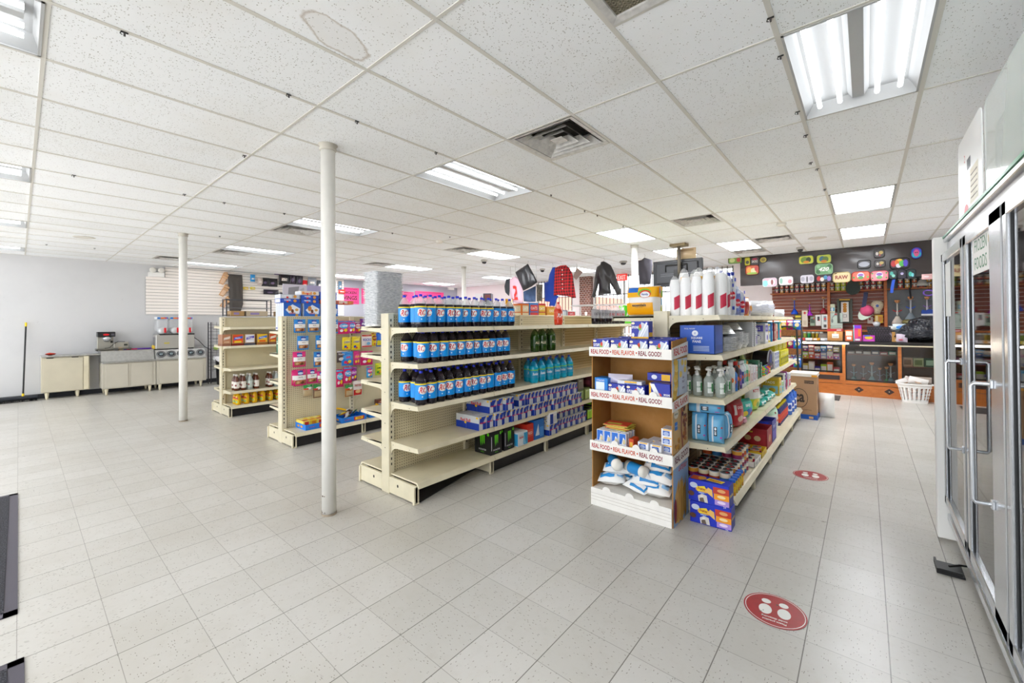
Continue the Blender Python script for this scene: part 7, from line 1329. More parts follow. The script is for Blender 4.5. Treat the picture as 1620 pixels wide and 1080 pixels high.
def ribbon(pts, Y, w_, c_, label, cat='strap'):
    b = MB(); P = [atY(px, py, Y) for px, py in pts]; vs = []
    for p in P: vs += [(p.x-w_/2, Y, p.z), (p.x+w_/2, Y, p.z), (p.x-w_/2, Y+.012, p.z), (p.x+w_/2, Y+.012, p.z)]
    fs = []
    for i in range(len(P)-1): a = 4*i; fs += [(a, a+1, a+5, a+4), (a+3, a+2, a+6, a+7), (a+1, a+3, a+7, a+5), (a+2, a, a+4, a+6)]
    e = 4*(len(P)-1); fs += [(0, 2, 3, 1), (e, e+1, e+3, e+2)]
    o = b.add(vs, fs, mat(c_, .6)).build('hanging_strap'); return tag(o, label, cat)
ribbon([(1370, 462), (1369, 470), (1366, 486)], 11.45, .07, '#23264c', 'navy strap hanging below the shelf behind the coral tray')
ribbon([(1414, 442), (1412, 452), (1410.5, 463)], 10.74, .045, '#2a55b8', 'bright blue strap hanging below the dark teal trays')
ribbon([(1439, 455), (1441, 472)], 11.675, .03, '#1c1c20', 'thin black strap hanging before the mirror')
q = atY(1467, 438, 10.8); o = bag('hanging_bag', .16, .1, .06, '#e8b8b8', [('E', .4, .5, .2, .2, '#f0dcdc')]); o.location = (q.x, 10.72, q.z-.05); tag(o, 'pink oval packet hung at the banner foot by the cooler', 'packet')
lath('paper_cone', [(.09, 0), (.06, .1), (.02, .14), (.001, .14)], mat('#b9b6b0', .7), 1459, 452, 11.6, 'grey paper cone hanging by the cooler end', 'cone')
q = atY(1469, 463, 10.9); o = MB().tube([(.07*math.cos(k*PI/6), 0, .05*math.sin(k*PI/6)) for k in range(12)], .012, mat('#7a5ab8', .5), 6, True).tube([(0, 0, .05), (0, 0, 2.33-q.z)], .003, BLACK, 5).build('ring_strap'); o.location = (q.x, 10.9, q.z); tag(o, 'violet loop strap hanging by the cooler end', 'strap')
def hookah(cb, ct, ch, s_=1):
    def f():
        o = MB().lathe([(.09, 0), (.1, .01), (.085, .06), (.045, .13), (.03, .17)], hm(cb, .2), 20).build('hookah'); MB().lathe([(.018, .17), (.014, .2), (.022, .24), (.014, .27), (.014, .42), (.02, .44)], hm(ct, .25), 14).build('stem', o)
        MB().lathe([(.07, .425), (.075, .43), (.07, .434)], mat('#c8ccd0', .25, .6), 18).build('ash_plate', o); MB().lathe([(.02, .44), (.04, .47), (.045, .5), (.035, .5), (.02, .47)], mat('#d89a6a', .6), 14).build('clay_bowl', o)
        b = MB()
        for s__ in (-1, 1): b.tube([(0, 0, .26), (s__*.05, -.01, .28), (s__*.07, -.01, .3)], .009, hm(ch), 6)
        b.build('port', o); return o
    return f
hk = [(1420, 513, 'hk0', '#d8ccc0', '#c8c4bc', '#c83a3a', 'silver hookah with red ports before the mirror', 11.72, 1.0), (1441, 508, 'hk1', '#8a949c', '#b8bcc0', '#2a5ac8', 'hookah with blue ports behind the black bag', 11.72, 1.0), (1467, 503, 'hk2', '#a8a0b8', '#c0bcc4', '#8a5ab0', 'hookah partly behind the blue shoe', 11.72, .85), (1257, 497, 'hk3', '#2a55c8', '#2a55c8', '#3a3a44', 'small blue hookah on the slatted wall', 11.75, .75), (1281, 499, 'hk4', '#a83ac0', '#b84ad0', '#8a2aa8', 'small violet hookah on the slatted wall', 11.75, .6), (1303, 496, 'hk5', '#8a2a34', '#b8b0a8', '#7a2a2a', 'small dark red hookah on the slatted wall', 11.75, .75)]
for px, py, k, a, c_, h_, l, Y, s_ in hk:
    q = atY(px, py, Y); put(k, hookah(a, c_, h_), (q.x, Y, q.z), 0, l, 'hookah', None, sc_=s_)
def shoe():
    b = MB(); S = [(0, 0), (.26, 0), (.27, .035), (0, .035)]; o = MB().prism(S, 'y', -.045, .045, mat('#e8e8ea', .5)).build('sneaker'); MB().prism([(0, .036), (.26, .036), (.25, .07), (.17, .1), (.13, .13), (.09, .12), (.06, .1), (.02, .12), (0, .1)], 'y', -.04, .04, mat('#2a4a9c', .6)).build('upper', o)
    MB().box(.12, .2, -.015, .015, .105, .115, WHITE).build('laces', o); return o
q = atY(1459, 499, 11.5); MB_ = MB().box(-.1, .2, -.05, .05, 0, .008, GLASS).box(.02, .1, -.03, .03, .008, q.z-1.312, GLASS).box(-.1, .22, -.05, .05, q.z-1.312, q.z-1.304, GLASS).build('glass_stand'); MB_.location = (q.x+.03, 11.66, 1.302); tag(MB_, 'clear glass stand under the blue sneaker', 'stand'); o = shoe(); o.location = (q.x, 11.66, q.z); tag(o, 'blue sneaker with white sole on a glass stand by the cooler end', 'shoe')
# ------------------------------------------------------------------ goods on the counter top
ZK = 1.0915; Yk = 10.95
def kbox(px0, px1, py0, base, D, label, cat='box', d=.22, Y=Yk, name='boxed_goods', z=ZK): 
    A, B = atY(px0, py0, Y), atY(px1, py0, Y); o = pbox(name, B.x-A.x, d, A.z-z, base, D); o.location = ((A.x+B.x)/2, Y+d/2, z); return tag(o, label, cat)
kbox(1309, 1333, 524, '#b8864e', [('f', 'R', .3, .3, .75, .75, '#e8e4dc'), ('f', 'R', .35, .4, .7, .45, '#6a6a6a'), ('f', 'R', .45, .75, .6, 1, '#d8b890')], 'brown carton with white label on the counter', 'carton')
q = atY(1321, 524, Yk); o = pbox('boxed_goods', .26, .2, .05, '#a82c34', [('f', 'R', .6, .3, .9, .7, '#e0c8c8')]); o.location = (q.x, Yk+.11, q.z+.001); tag(o, 'dark red flat box on the brown counter carton', 'box')
kbox(1337, 1349, 522, '#e07a4a', [('f', 'R', .1, .5, .9, .9, '#f0d8c8'), ('f', 'R', .2, .15, .8, .4, '#f0f0ea')], 'orange and white pack on the counter'); kbox(1350, 1363, 514, '#c83a8a', [('f', 'R', .1, .8, .9, .98, '#6a3ab8'), ('f', 'R', .15, .2, .5, .7, '#e8507a'), ('f', 'R', .55, .3, .9, .75, '#e87a3a'), ('f', 'R', .0, .0, .1, 1, '#8ac8d0'), ('f', 'R', .2, .04, .8, .15, '#e8e8f0')], 'tall pink and purple pack on the counter'); kbox(1365, 1384, 530, '#b83ab0', [('f', 'E', .5, .6, .35, .25, '#e8c83a'), ('f', 'R', .1, .1, .9, .3, '#d86ac8'), ('f', 'R', .1, .8, .6, 1, '#3a6ad0')], 'magenta and yellow box on the counter')
def basket(w_, d, h, c_):
    b = MB(); b.add([(x*w_/2*s_, y*d/2*s_, z) for z, s_ in ((0, .85), (h, 1), (h, .96), (.01, .82)) for x, y in ((-1, -1), (1, -1), (1, 1), (-1, 1))], [(4*j+i, 4*j+(i+1) % 4, 4*j+4+(i+1) % 4, 4*j+4+i) for j in range(3) for i in range(4)]+[(3, 2, 1, 0), (12, 13, 14, 15)], c_)
    for i in range(8): 
        for j in range(3): x = -w_*.42+i*w_*.12+(j % 2)*.02; b.poly((x, -d/2*(.87+.045*j)-.002, h*(.12+.3*j)), (1, 0, 0), (0, -.03, 1), [(-.016, .03), (0, 0), (.016, .03), (0, .06)], mat('#4a3f4c', .5))
    return b.build('woven_basket')
bk = mat('#211d24', .5); q = atY(1393.5, 540, Yk); o = basket(.3, .24, .135, bk); o.location = (q.x, Yk+.13, ZK); tag(o, 'black woven basket standing on the counter', 'basket'); q2 = atY(1390, 529, Yk); o = basket(.36, .26, .15, bk); o.location = (q2.x, Yk+.13, ZK+.137); tag(o, 'wider black woven basket stacked on the other basket', 'basket')
q = atY(1387, 513, Yk); o = MB().lathe([(.03, 0), (.05, .03), (.06, .07), (.045, .1), (.001, .11)], mat('#c8c8cc', .3, .3), 16).build('trinket'); o.location = (q.x, Yk+.1, ZK+.29); tag(o, 'small silver round trinket in the upper woven basket', 'trinket')
o = bag('plastic_bag', .2, .2, .12, mat('#b8b4c8', .15), [('E', .5, .4, .25, .2, '#8a86a0')], wob=.012); q = atY(1409, 540, Yk); o.location = (q.x, Yk+.1, ZK); tag(o, 'clear lilac plastic bag between the baskets and tan cartons', 'bag')
kbox(1411, 1423, 525, '#b98a4c', [('f', 'R', .4, .1, .8, .3, '#d8c8a8')], 'tan carton on the counter nearest the baskets', 'carton'); kbox(1423.5, 1436, 525, '#b48546', [('f', 'R', .3, .6, .9, .8, '#e0d8c8'), ('f', 'R', .5, .2, .9, .4, '#d8c8a8')], 'tan carton on the counter nearest the black bag', 'carton')
q = atY(1426, 524, Yk); o = bag('wipes_pack', .24, .14, .1, '#d8e8f0', [('E', .5, .55, .3, .25, '#2f7ac8'), ('R', .1, .1, .9, .3, '#3ab0d8'), ('E', .1, .3, .08, .2, '#d8d04a')], ex=.4); o.location = (q.x, Yk+.12, q.z+.002); tag(o, 'blue and white wipes pack on the tan cartons', 'wipes')
q = atY(1416, 524, Yk); o = bag('plastic_bag', .12, .1, .08, '#e8e8e4', [], wob=.01); o.location = (q.x-.03, Yk+.1, q.z+.002); tag(o, 'small white plastic bag beside the wipes pack', 'bag')
k = N('black_bin_liner'); BAGB = k.done('#33353b', .16, k.noise(k.obj(), 9, 2), 1.0, .12)
q = atY(1455, 540, Yk); b = MB(); rr = random.Random(5)
for (x, y, z, rx, rz) in ((.04, 0, .2, .36, .2), (-.16, -.03, .14, .27, .14), (.12, -.02, .36, .28, .13)):
    P = [(rx*math.sin(PI*i/10)*(1+.06*math.sin(i*2.1)), rz*(1-math.cos(PI*i/10))-rz) for i in range(11)]; b.lathe([(max(r, .001), zz) for r, zz in P], BAGB, 20, (x, y, max(z, rz+.001)), cap=False)
o = b.build('garbage_bag'); o.location = (q.x, Yk+.21, ZK); tag(o, 'shiny black plastic bag bundle on the counter by the cooler', 'bag')
q = atY(1442, 505, Yk); o = MB().lathe([(.001, -.05), (.1, -.04), (.13, 0), (.1, .05), (.001, .06)], mat('#6a6438', .2), 18).build('plastic_bag'); o.location = (q.x, Yk+.3, 1.47); tag(o, 'olive plastic bundle on top of the shiny black bag', 'bag')
q = atY(1440, 537, Yk); o = bag('plastic_bag', .16, .16, .07, mat('#c8b8c8', .15), [('E', .4, .3, .2, .1, '#d86a7a')], wob=.012); o.location = (q.x-.12, Yk-.06, ZK); o.scale = (1, .8, 1); tag(o, 'pale pink plastic bag in front of the shiny black bag', 'bag')
cc = [('#e8d83a', 'yellow flat packet'), ('#d84a4a', 'red flat packet'), ('#e8e4e4', 'white flat packet'), ('#e0a03a', 'orange flat packet'), ('#c8c8d0', 'grey flat packet'), ('#d86a8a', 'pink flat packet')]
for i, (a, l) in enumerate(cc):
    x = -1.2+.13*i; o = pbox('packet', .12, .16, .05, a, [('f', 'R', .1, .2, .6, .8, '#f0e8e0'), ('t', 'R', .2, .2, .8, .8, '#f4ece4')]); o.location = (x, Yk+.1, ZK); tag(o, l+' lying on the counter over the tube lamp', 'packet')
q = atY(1301, 535, Yk); o = tray('carton_tray', .17, .2, .14, '#6a625c', [('f', 'R', .1, .2, .9, .8, '#7a726a')]); o.location = (q.x, Yk+.33, ZK); tag(o, 'grey open tray behind the flat packets on the counter', 'tray')
for i in range(8): 
    a = ('#7a8a3c', '#8aa04a', '#6a7a3a', '#98a84c', '#2f9a5a', '#8a7a2c', '#c8a83a', '#6a8a4a')[i]; q = atY(1253+6.5*i, 523, 11.3); o = MB().lathe([(.03, 0), (.03, .13), (.028, .14)], mat(a, .4), 12).lathe([(.031, .14), (.031, .17), (.001, .171)], mat('#c8ccc4', .3), 12).build('jar'); o.location = (q.x, 11.42, 1.302 if 0 else 1.092); tag(o, 'green glass jar standing behind the counter packets, %s from the rack' % ORD[i], 'jar', 'green glass jars')
# ------------------------------------------------------------------ inside the display cases
dcs = ['#6a5a9c', '#e0643a', '#5a62b8', '#c8b04a', '#d85a6a', '#c84a5a', '#e0d4c8', '#8a9ad0', '#e8c8b8', '#4a3ab0', '#e8dcd0', '#3aa0d8', '#a8d83a', '#e06ab0']
n = 0
for lv, z, h in ((0, .713, .15), (0, .865, .13), (1, .242, .4), (1, .645, .05)):
    for i in range(10):
        if z == .645: break
        hh = h*(.75+.25*((i*7) % 3)/2); a = dcs[(i*3+lv*5+(z > .8)*4) % 14]
        put('dc%s%.2f' % (a, hh), lambda a=a, hh=hh: pbox('tobacco_carton', .098, .16, hh, a, [('f', 'R', .08, .55, .92, .9, '#e8e4dc'), ('f', 'R', .1, .08, .9, .4, dcs[(dcs.index(a)+3) % 14]), ('f', 'E', .5, .3, .2, .12, '#f0f0e8')]), (-1.42+i*.105, YC+.14, z if z != .865 else .865), 0, 'colourful tobacco carton in the lit case, %s level, %s from the rack end' % (('lowest', 'middle', 'upper')[0 if lv else (1 if z < .8 else 2)], ORD[i]), 'carton', 'cartons in the lit display case')
for i, (x, a, c_, s_) in enumerate(((-.2, '#6a8a80', '#8a9a90', .75), (-.05, '#b87a6a', '#a8a89a', .7), (.08, '#7a9a98', '#b8c0b8', .85), (.2, '#8a7a8a', '#a89aa0', .65), (.3, '#3f8a4c', '#7a9a8a', .7), (.36, '#5a7a80', '#c0c8c4', .85))):
    put('gp%d' % i, hookah(a, c_, '#8a9a9a'), (x, YC+.2, .242), 0, 'glass hookah standing in the middle display case, %s from the lit case' % ORD[i], 'hookah', 'hookahs in the middle case', sc_=s_)
for i in range(6): o = pbox('boxed_goods', .11, .2, .05+.02*(i % 2), ('#8a8078', '#6a4a3a', '#c8beb0', '#4a4a50', '#a85a5a', '#3a7a5a')[i], [('f', 'R', .1, .2, .9, .8, '#d0c8bc')]); o.location = (-.24+.125*i, YC+.2, .833); tag(o, 'flat box on the upper shelf of the middle case, %s from the lit case' % ORD[i], 'box', 'flat boxes in the middle case')
for i in range(6): o = pbox('boxed_goods', .14, .16, .16, ('#b89a7a', '#a8b07a', '#3a5a3a', '#8a2a34', '#c8c0a8', '#5a6a8a')[i], [('f', 'R', .15, .2, .85, .8, ('#7a5a3a', '#6a7a3a', '#a8c8a8', '#c8606a', '#8a8a7a', '#b8c0d0')[i])]); o.location = (.6+.15*i, YC+.2, .631); tag(o, 'boxed item in the case nearest the cooler, %s along' % ORD[i], 'box', 'boxes in the far case')
o = bag('plastic_bag', .3, .14, .2, '#4a4a4c', [('R', .1, .2, .4, .5, '#d84a5a')], wob=.012); o.location = (.72, YC+.2, .242); tag(o, 'grey bag on the floor of the case nearest the cooler', 'bag')
# ------------------------------------------------------------------ floor things near the counter
q = atZ(1448, 638, 0); t = thing('laundry_basket', 'white slotted plastic laundry basket full of clear bags before the counter', 'basket', (q.x, q.y+.1, 0))
WPL = mat('#f1efec', .35); nS = 40
def ringp(r, z, k=.6): return [(r*math.cos(2*PI*i/nS), r*k*math.sin(2*PI*i/nS), z) for i in range(nS)]
b = MB(); Z = [0, .05, .1, .16, .22, .28, .34]; vs = sum([ringp(.17+.065*z/.34, z) for z in Z], []); fs = []
for j in range(6):
    for i in range(nS):
        if j in (1, 2, 3, 4) and i % 2 == 0 and True: continue
        fs.append((j*nS+i, j*nS+(i+1) % nS, (j+1)*nS+(i+1) % nS, (j+1)*nS+i))
b.add(vs, fs, WPL); b.add(vs[:nS], [tuple(range(nS))[::-1]], WPL); b.add(vs[:nS], [tuple(range(nS))], WPL)
for z in (.1, .16, .22, .28): b.tube(ringp(.1705+.065*z/.34, z), .005, WPL, 5, True)
b.build('basket_body', t); MB().tube(ringp(.245, .34), .014, WPL, 8, True).build('rim', t)
for i in range(4):
    o = bag('plastic_bag', .26, .14, .1, mat(('#d8d4d0', '#b8aca4', '#e4e0dc', '#a89a90')[i], .2), [('E', .5, .4, .2, .1, '#c8a890')], wob=.014, seed=i); o.location = (t.location.x-.1+.065*i, t.location.y+jit(.04), .3+.012*i); o.rotation_euler = (jit(.3), jit(.5), jit(.6)); tag(o, 'crumpled clear bag in the laundry basket, %s of the heap' % ORD[i], 'bag', 'bags in the laundry basket')
Yb = 7.86; A = atY(1252, 594, Yb); B = atY(1292.5, 668, Yb); w_ = .34; cx_ = B.x-w_/2
t_ = pbox('blue_crate', .36, .4, .07, '#2458a8', [('f', 'R', .7, .2, .85, .7, '#d8b07a')]); t_.location = (cx_, Yb+.2, 0); tag(t_, 'low blue crate on the floor under the big brown carton', 'crate')
hB = A.z-.075
D = [('f', 'E', .35, .42, .33, .26, '#3a2c20'), ('f', 'E', .35, .42, .31, .245, '#b08a64'), ('f', 'T', .35, .42, .22, '#3a2c20', '!ca', .4), ('f', 'R', .55, .82, .9, .9, '#3a2c24'), ('f', 'T', .72, .86, .04, '#b08a64', 'KITCHEN', .3), ('f', 'T', .65, .12, .03, '#5a4430', 'CARTON', .3), ('r', 'E', .5, .5, .2, .3, '#8a6a48')]
o = pbox('shipping_carton', w_, .38, hB, '#b08a64', D); o.location = (cx_, Yb+.2, .072); tag(o, 'big brown shipping carton with a dark ring print at the gondola end', 'carton')
o = pbox('flat_box', w_+.02, .4, .05, '#e4ded4', [('f', 'R', .8, .0, 1, .6, '#e0a03a')]); o.location = (cx_, Yb+.2, .073+hB); tag(o, 'white flat box resting on the big brown carton', 'box')
o = bag('plastic_bag', .2, .38, .2, '#e8e6e2', [], ex=.4, wob=.012); o.location = (cx_+.27, Yb+.35, 0); tag(o, 'white plastic sack on the floor beside the big brown carton', 'bag')
o = MB().box(-.35, .35, -.3, .3, 0, .012, mat('#4a4644', .9)).build('floor_mat'); o.location = (-.75, 10.3, .001); tag(o, 'dark grey mat on the floor in front of the counter', 'mat')
t = thing('snack_rack', 'brown wicker snack rack with curved black frame at the gondola end', 'rack', (-1.12, 8.75, 0))
b = MB(); b.tube([(-.25, -.2, 0), (-.25, -.2, 1.35), (-.2, -.2, 1.42), (.15, -.2, 1.42), (.22, -.2, 1.36), (.25, -.2, 0)], .014, BLACK, 8); b.tube([(-.25, .2, 0), (-.25, .2, 1.4), (.25, .2, 1.4), (.25, .2, 0)], .014, BLACK, 8); b.build('frame', t)
for z in (.3, .62, .94, 1.26): MB().box(-.24, .24, -.19, .19, z, z+.1, mat('#8a5a34', .8, noise=.4, nscale=60)).build('wicker_shelf', t)
for i in range(20):
    k = i % 5; r = i//5; a = ('#d8382c', '#e8c02c', '#2f6fc8', '#e0702c', '#c83a8a')[(i*3) % 5]
    put('chip%s' % a, lambda a=a: bag('chip_bag', .11, .17, .06, a, [('E', .5, .5, .3, .2, '#f0e0b0'), ('R', .1, .75, .9, .92, '#f0f0f0'), ('E', .3, .25, .15, .1, '#3a9a4a')]), (-1.3+.1*k, 8.58+.05*(k % 2), (.3, .62, .94, 1.26)[r]+.102), .3+jit(.3), 'bright chip bag on the wicker snack rack, %s shelf up, %s along' % (ORD[r], ORD[k]), 'chip bag', 'chip bags on the wicker rack')
# ------------------------------------------------------------------ clothes hanging from the ceiling
def hang(pts, Y, d, m, name, label, cat, box, sc_=None, extra=None, hook=True):
    x0, y0, k = box; P = [atY(x0+px*k, y0+py*k, Y) for px, py in pts]; cx_ = sum(p.x for p in P)/len(P); zt = max(p.z for p in P); cz = sum(p.z for p in P)/len(P)
    a = math.atan2(cx_, Y); rel = [((p.x-cx_)*math.cos(a)*1.0/1.0, p.z-zt) for p in P]
    t = thing(name, label, cat, (cx_, Y, zt)); t.rotation_euler = (0, 0, 0)
    rel = [(p.x-cx_, p.z-zt) for p in P]; gar(rel, d, m).build('fabric', t)
    if hook: 
        xm = max(rel, key=lambda q: q[1])[0]; MB().tube([(xm, 0, -.05), (xm, 0, .02), (xm+.02, 0, .04), (xm, 0, H-zt-.002)], .004, STEEL, 6).build('hanger_hook', t)
    return t
def m_plaid():
    k = N('red_black_plaid'); x, y, z = k.xyz(k.obj()); f = lambda v: k.math('LESS_THAN', k.math('FRACT', k.math('MULTIPLY', v, 14)), .42)
    return k.done(k.mix(k.math('MULTIPLY', k.math('ADD', f(x), f(z)), .5), '#b8252c', '#241216'), .8)
Z2 = (730, 400, .142); Z3 = (920, 380, .1235)
LEA = mat('#2c282a', .3, noise=.3, nscale=10)
hang([(250, 275), (285, 268), (320, 285), (375, 320), (410, 390), (445, 480), (480, 570), (512, 655), (500, 695), (450, 705), (425, 640), (385, 580), (362, 540), (368, 610), (382, 685), (300, 690), (212, 703), (222, 620), (220, 550), (195, 640), (170, 735), (130, 725), (150, 620), (165, 500), (178, 390), (200, 340), (240, 310)], 8.6, .16, LEA, 'leather_jacket', 'black leather jacket hanging from the ceiling before the brick pillar', 'jacket', Z3)
t = hang([(1105, 140), (1165, 135), (1215, 180), (1240, 250), (1262, 400), (1276, 500), (1228, 503), (1215, 485), (1120, 478), (1085, 470), (1028, 475), (1035, 300), (1042, 165)], 8.3, .14, m_plaid(), 'plaid_shirt', 'red and black plaid shirt hanging from the ceiling', 'shirt', Z2)
b = MB()
for k in range(5): b.oval((.0, -.082, -.12-.11*k), (1, 0, 0), (0, 0, 1), -.02, 0, .012, .012, WHITE, 8)
b.build('button', t)
hang([(1015, 160), (1048, 158), (1046, 300), (1040, 470), (1088, 475), (1060, 520), (1040, 590), (975, 590), (985, 545), (930, 540), (925, 330), (965, 320), (980, 240)], 8.42, .12, mat('#2448a8', .7), 'blue_sweatshirt', 'royal blue sweatshirt hanging behind the plaid shirt', 'sweatshirt', Z2)
hang([(600, 215), (740, 120), (790, 210), (847, 325), (780, 375), (690, 422), (640, 310)], 7.8, .12, mat('#1d1c20', .4), 'black_backpack', 'tilted black square backpack hanging from the ceiling', 'bag', Z2)
t = hang([(540, 290), (600, 258), (650, 300), (680, 380), (688, 555), (640, 570), (560, 540), (538, 430)], 8.0, .1, mat('#d8b4c4', .6), 'pink_jersey', 'pale pink jersey with a red number hanging behind the backpack', 'jersey', Z2)
b = MB().text('!2', (0, -.056, -.42), (1, 0, 0), (0, 0, 1), 0, 0, .36, mat('#c83a34', .5)); b.build('number_print', t)
hang([(690, 430), (760, 400), (830, 365), (828, 545), (760, 548), (695, 540)], 8.1, .08, mat('#4a6088', .8, noise=.3, nscale=8), 'denim_shorts', 'blue denim shorts hanging under the black backpack', 'shorts', Z2)
hang([(835, 350), (908, 350), (900, 540), (868, 535), (838, 540)], 8.6, .08, mat('#8a8474', .8, noise=.5, nscale=18), 'camo_trousers', 'grey patterned trousers hanging beside the denim shorts', 'trousers', Z2)
hang([(1282, 158), (1355, 212), (1278, 300), (1244, 268)], 9.0, .05, mat('#a8988c', .8), 'beige_towel', 'beige square cloth hanging beyond the plaid shirt', 'cloth', Z2)
hang([(500, 290), (545, 282), (540, 400), (530, 480), (490, 440), (478, 370)], 8.3, .1, mat('#2c3038', .5), 'dark_jacket', 'dark shiny jacket edge hanging behind the pink jersey', 'jacket', Z2)
hang([(728, 262), (770, 250), (805, 222), (905, 252), (908, 330), (900, 400), (882, 560), (810, 568), (740, 565), (732, 400)], 8.7, .16, mat('#45424a', .8), 'grey_hoodie', 'dark grey hoodie with white piping hanging beside the television', 'hoodie', Z3)
def mini(t_, l, c_): pass
# television on a ceiling mount, seen from behind
Yt = 8.15; A, B = atY(1033, 414.5, Yt), atY(1112, 450, Yt); cx_ = (A.x+B.x)/2; w_, h = B.x-A.x, A.z-B.z
t = thing('television', 'black flat television seen from behind on a ceiling pole', 'television', (cx_, Yt, B.z))
TVM = mat('#2a2b30', .4); MB().box(-w_/2, w_/2, 0, .05, 0, h, TVM, .01).build('screen_body', t); b = MB().box(-w_/2+.08, w_/2-.08, -.04, 0, .06, h-.05, mat('#33343a', .45), .012)
b.tube([(-.2, -.045, h*.55), (-.2, -.06, h*.8), (.2, -.06, h*.8), (.2, -.045, h*.55)], .016, BLACK, 8)
for z in (.45, .38): b.box(-.3, .35, -.05, -.04, h*z, h*z+.02, mat('#55575e', .4))
b.build('back_cover', t)
px_ = atY(1074, 386, Yt-.12); b = MB().cyl(.03, h*.4, H-B.z, mat('#6a6258', .5), (px_.x-cx_, -.12), 14).box(px_.x-cx_-.14, px_.x-cx_+.14, -.22, .0, H-B.z-.05, H-B.z-.003, mat('#8a7a5c', .6)).box(px_.x-cx_-.1, px_.x-cx_+.1, -.13, -.04, h*.35, h*.6, BLACK); b.build('ceiling_mount', t)
o = bag('handbag', .36, .2, .12, '#c8b090', [('R', .1, .7, .9, .9, '#a89070')]); q = atY(1089, 413, 8.3); o.location = (q.x, Yt+.02, B.z+h+.001); tag(o, 'tan handbag on top of the television', 'handbag')
# white frame shelf seen before the window
t = thing('cooler_shelf', 'white wire display shelf standing before the barred window', 'shelving', (-5.0, 9.4, 0))
for x in (-.75, .75):
    for y in (-.2, .2): MB().tube([(x, y, 0), (x, y, 1.95)], .014, WHITE, 8).build('leg', t)
for z in (1.2, 1.92): MB().box(-.8, .8, -.22, .22, z, z+.03, mat('#d4d2ce', .4)).build('shelf', t)
# boxes seen above the pegboard beyond the cola
for i, (px, y1, a, c_, w_, l) in enumerate(((815, 480, '#d8742c', '#e8d8b0', .12, 'orange box'), (829, 479, '#2f7ac8', '#d83a3a', .16, 'blue cereal box with red letters'), (842, 480, '#c8342c', '#e8c03a', .14, 'red cereal box'), (858, 485, '#d8932c', '#e8b84a', .2, 'amber box'), (874, 490, '#8a94a8', '#c8d0d8', .25, 'grey flat box'), (890, 491, '#d8d8dc', '#b8404a', .2, 'white box with red mark'))):
    X = -3.62; Y = yx(px, X); top = atX(px, y1, X).z; put('abx%d' % i, shbox(w_*1.3, .2, max(.1, top-1.502), a, c_, c_, 'OATS'), (X, Y+.1, 1.502), RZ, l+' seen above the top rail of the bottle gondola', 'box')
q = atX(815, 482, -3.5); o = bag('snack_bag', .15, .2, .08, '#e8a81c', [('R', .2, .5, .8, .8, '#f0e0c0')]); o.location = (-3.62, q.y+.02, 1.64); o.rotation_euler = (0, 0, RZ); tag(o, 'yellow bag resting on the orange box beyond the cola bottles', 'bag')
# exit sign, ceiling devices, grid hooks
q = atZ(984, 430, H); t = thing('exit_sign', 'red exit sign hanging from the ceiling beyond the leather jacket', 'sign', (q.x, q.y, H-.26)); b = MB().box(-.16, .16, -.02, .02, 0, .2, mat('#d8382c', .4, em=.3), .004).text('EXIT', (0, -.0215, .1), (1, 0, 0), (0, 0, 1), 0, 0, .12, mat('#f4e4dc', .4), .24); b.build('sign_face', t); MB().cyl(.012, .2, .258, WHITE, (0, 0), 8).build('mount', t)
def dome(px, py, label, big=1):
    q = atZ(px, py, H); t = thing('ceiling_camera', label, 'camera', (q.x, q.y, H)); MB().lathe([(.055*big, 0), (.06*big, -.02), (.05*big, -.045)], mat('#b8b4ac', .5), 18).build('base', t); MB().lathe([(.04*big, -.045), (.036*big, -.075), (.02*big, -.09), (.001, -.094)], mat('#2c2a2c', .2), 16).build('lens_dome', t)
dome(986, 413, 'dark dome camera on the ceiling near the leather jacket', 1.6); dome(1266, 391, 'small dome camera at the top of the black banner', 1.2); dome(766, 411, 'small dome camera above the cola rows', 1.3); dome(858, 425, 'dome camera over the hanging denim shorts', 1.3)
for px, py, l in ((695, 381, 'smoke detector on the ceiling between the middle lights'), (1236, 353, 'smoke detector on the ceiling between the two lights by the counter'), (494, 420, 'white sensor on the ceiling behind the tall white column')):
    q = atZ(px, py, H); t = thing('smoke_detector', l, 'detector', (q.x, q.y, H)); MB().lathe([(.06, 0), (.065, -.02), (.05, -.04), (.001, -.042)], mat('#e4e0d6', .5), 18).build('body', t)
for px, py, l in ((133, 375, 'round ceiling speaker near the long white wall'), (1293, 376, 'round ceiling speaker in front of the counter')):
    q = atZ(px, py, H); t = thing('ceiling_speaker', l, 'speaker', (q.x, q.y, H)); MB().lathe([(.13, 0), (.14, -.006), (.12, -.012)], mat('#dad6ce', .5), 24).build('rim', t); MB().lathe([(.12, -.008), (.001, -.008)], mat('#b4b0a8', .7), 24, cap=False).build('grille', t)
HK = [(197, 53), (457, 151), (565, 193), (690, 242), (117, 278), (292, 308), (355, 321), (450, 338), (872, 309), (925, 334), (945, 341), (986, 358), (1219, 30), (1235, 90), (1262, 178), (1275, 215), (1283, 258), (1293, 268), (1305, 300), (348, 374), (387, 247), (621, 369), (712, 375), (74, 387), (150, 393)]
for i, (px, py) in enumerate(HK):
    q = atZ(px, py, H-.012); put('hook', lambda: MB().box(-.014, .014, -.003, .003, .002, .008, BLACK).box(-.004, .004, -.003, .003, -.014, .002, mat('#3c3a3a', .4)).tube([(-.012, 0, .004), (-.016, 0, -.006), (-.008, 0, -.01)], .0025, BLACK, 5).build('ceiling_clip'), q, (0 if px > 1200 else RZ), 'small dark clip on the ceiling grid bar, %s' % ('along the cooler side bars' if px > 1200 else 'over the middle of the store' if px > 600 else 'toward the long white wall'), 'clip', 'ceiling grid clips '+('by the cooler' if px > 1200 else 'mid store' if px > 600 else 'by the long wall'))
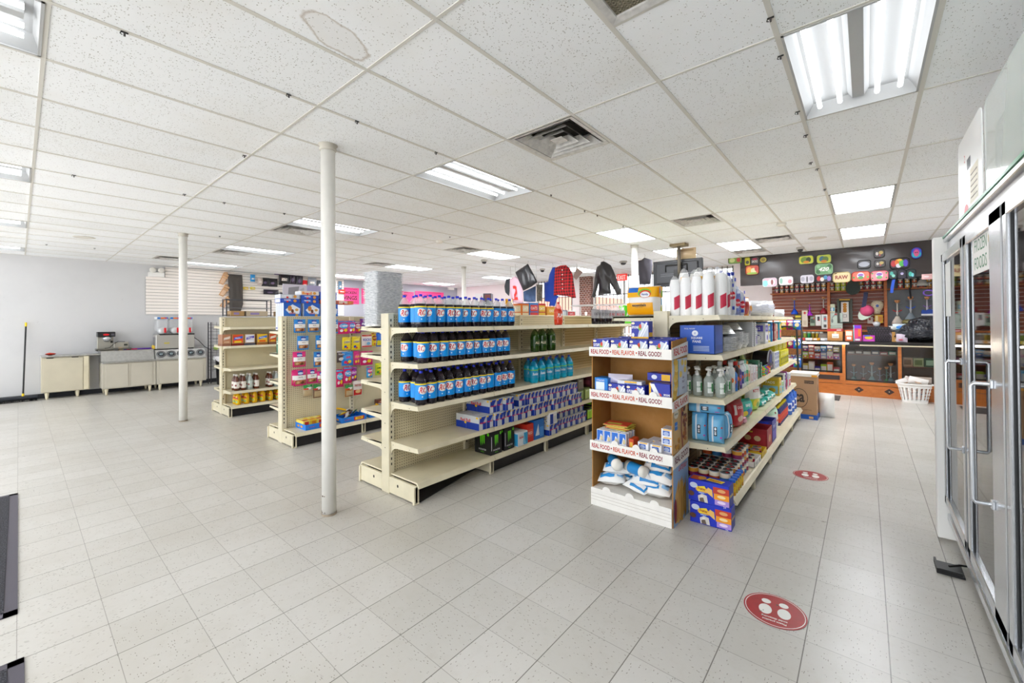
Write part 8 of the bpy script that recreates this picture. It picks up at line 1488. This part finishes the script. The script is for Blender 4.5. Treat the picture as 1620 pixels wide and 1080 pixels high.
# ------------------------------------------------------------------ floor stickers, mats
def sticker():
    b = MB(); u, v = (-1, 0, 0), (0, -1, 0); r = .143; RD = mat('#a32a2e', .35, noise=.15, nscale=30); WH = mat('#eceae6', .4)
    b.lathe([(r, 0), (r, .0012)], RD, 40); b.lathe([(r*.95, .0014), (r*.925, .0014)], WH, 40, cap=False)
    for s_ in (-1, 1):
        b.poly((s_*.042, 0, .0016), u, v, [(.03*math.cos(a*PI/9)*(1.0), .012+.044*math.sin(a*PI/9)) for a in range(18)], WH); b.poly((s_*.04, 0, .0016), u, v, [(.022*math.cos(a*PI/9), -.062+.021*math.sin(a*PI/9)) for a in range(18)], WH)
    for i in range(6): b.oval((jit(.08), jit(.1), .0018), (1, 0, 0), (0, 1, 0), 0, 0, .003+.004*R.random(), .002+.004*R.random(), mat('#3f5a4c', .6), 7)
    for s_, y in (('!Please practice', .098), ('!social distancing', .074)): b.text(s_, (0, 0, .0018), u, v, 0, y, .017, WH, .17)
    return b.build('floor_sticker')
q = atZ(1225.5, 965.5, 0); put('stk', sticker, (q.x, q.y, .001), .12, 'red round floor sticker with white shoe prints on the open floor by the cooler', 'sticker', 'red floor stickers'); q = atZ(1282, 752, 0); put('stk', None, (q.x, q.y, .001), .1, 'red round floor sticker farther up the aisle beside the shelves', 'sticker', 'red floor stickers')
def m_mat():
    k = N('black_carpet_mat'); return k.done(k.mix(k.step(k.noise(k.obj(), 160, 3), .45, .6), '#16161a', '#4a4a52'), .95, k.noise(k.obj(), 160, 2), .6, .01)
MM = m_mat()
for x0, x1, y0, y1, l in ((-5.92, -3.46, -1.3, -.0, 'black entrance mat at the edge of the floor near the white wall side'), (-2.98, -1.6, -1.2, .02, 'black entrance mat with only its near corner showing')):
    b = MB().box(x0+.05, x1-.05, y0+.05, y1-.05, .002, .012, MM); t = thing('floor_mat', l, 'mat', (0, 0, 0)); b.build('carpet_pile', t); r = MB()
    for a in ((x0, x1, y0, y0+.05), (x0, x1, y1-.05, y1), (x0, x0+.05, y0, y1), (x1-.05, x1, y0, y1)): r.box(*a, .001, .008, mat('#4c4852', .6))
    r.build('rubber_border', t)
for o in list(bpy.data.objects):
    if not o.users_collection: bpy.data.objects.remove(o)
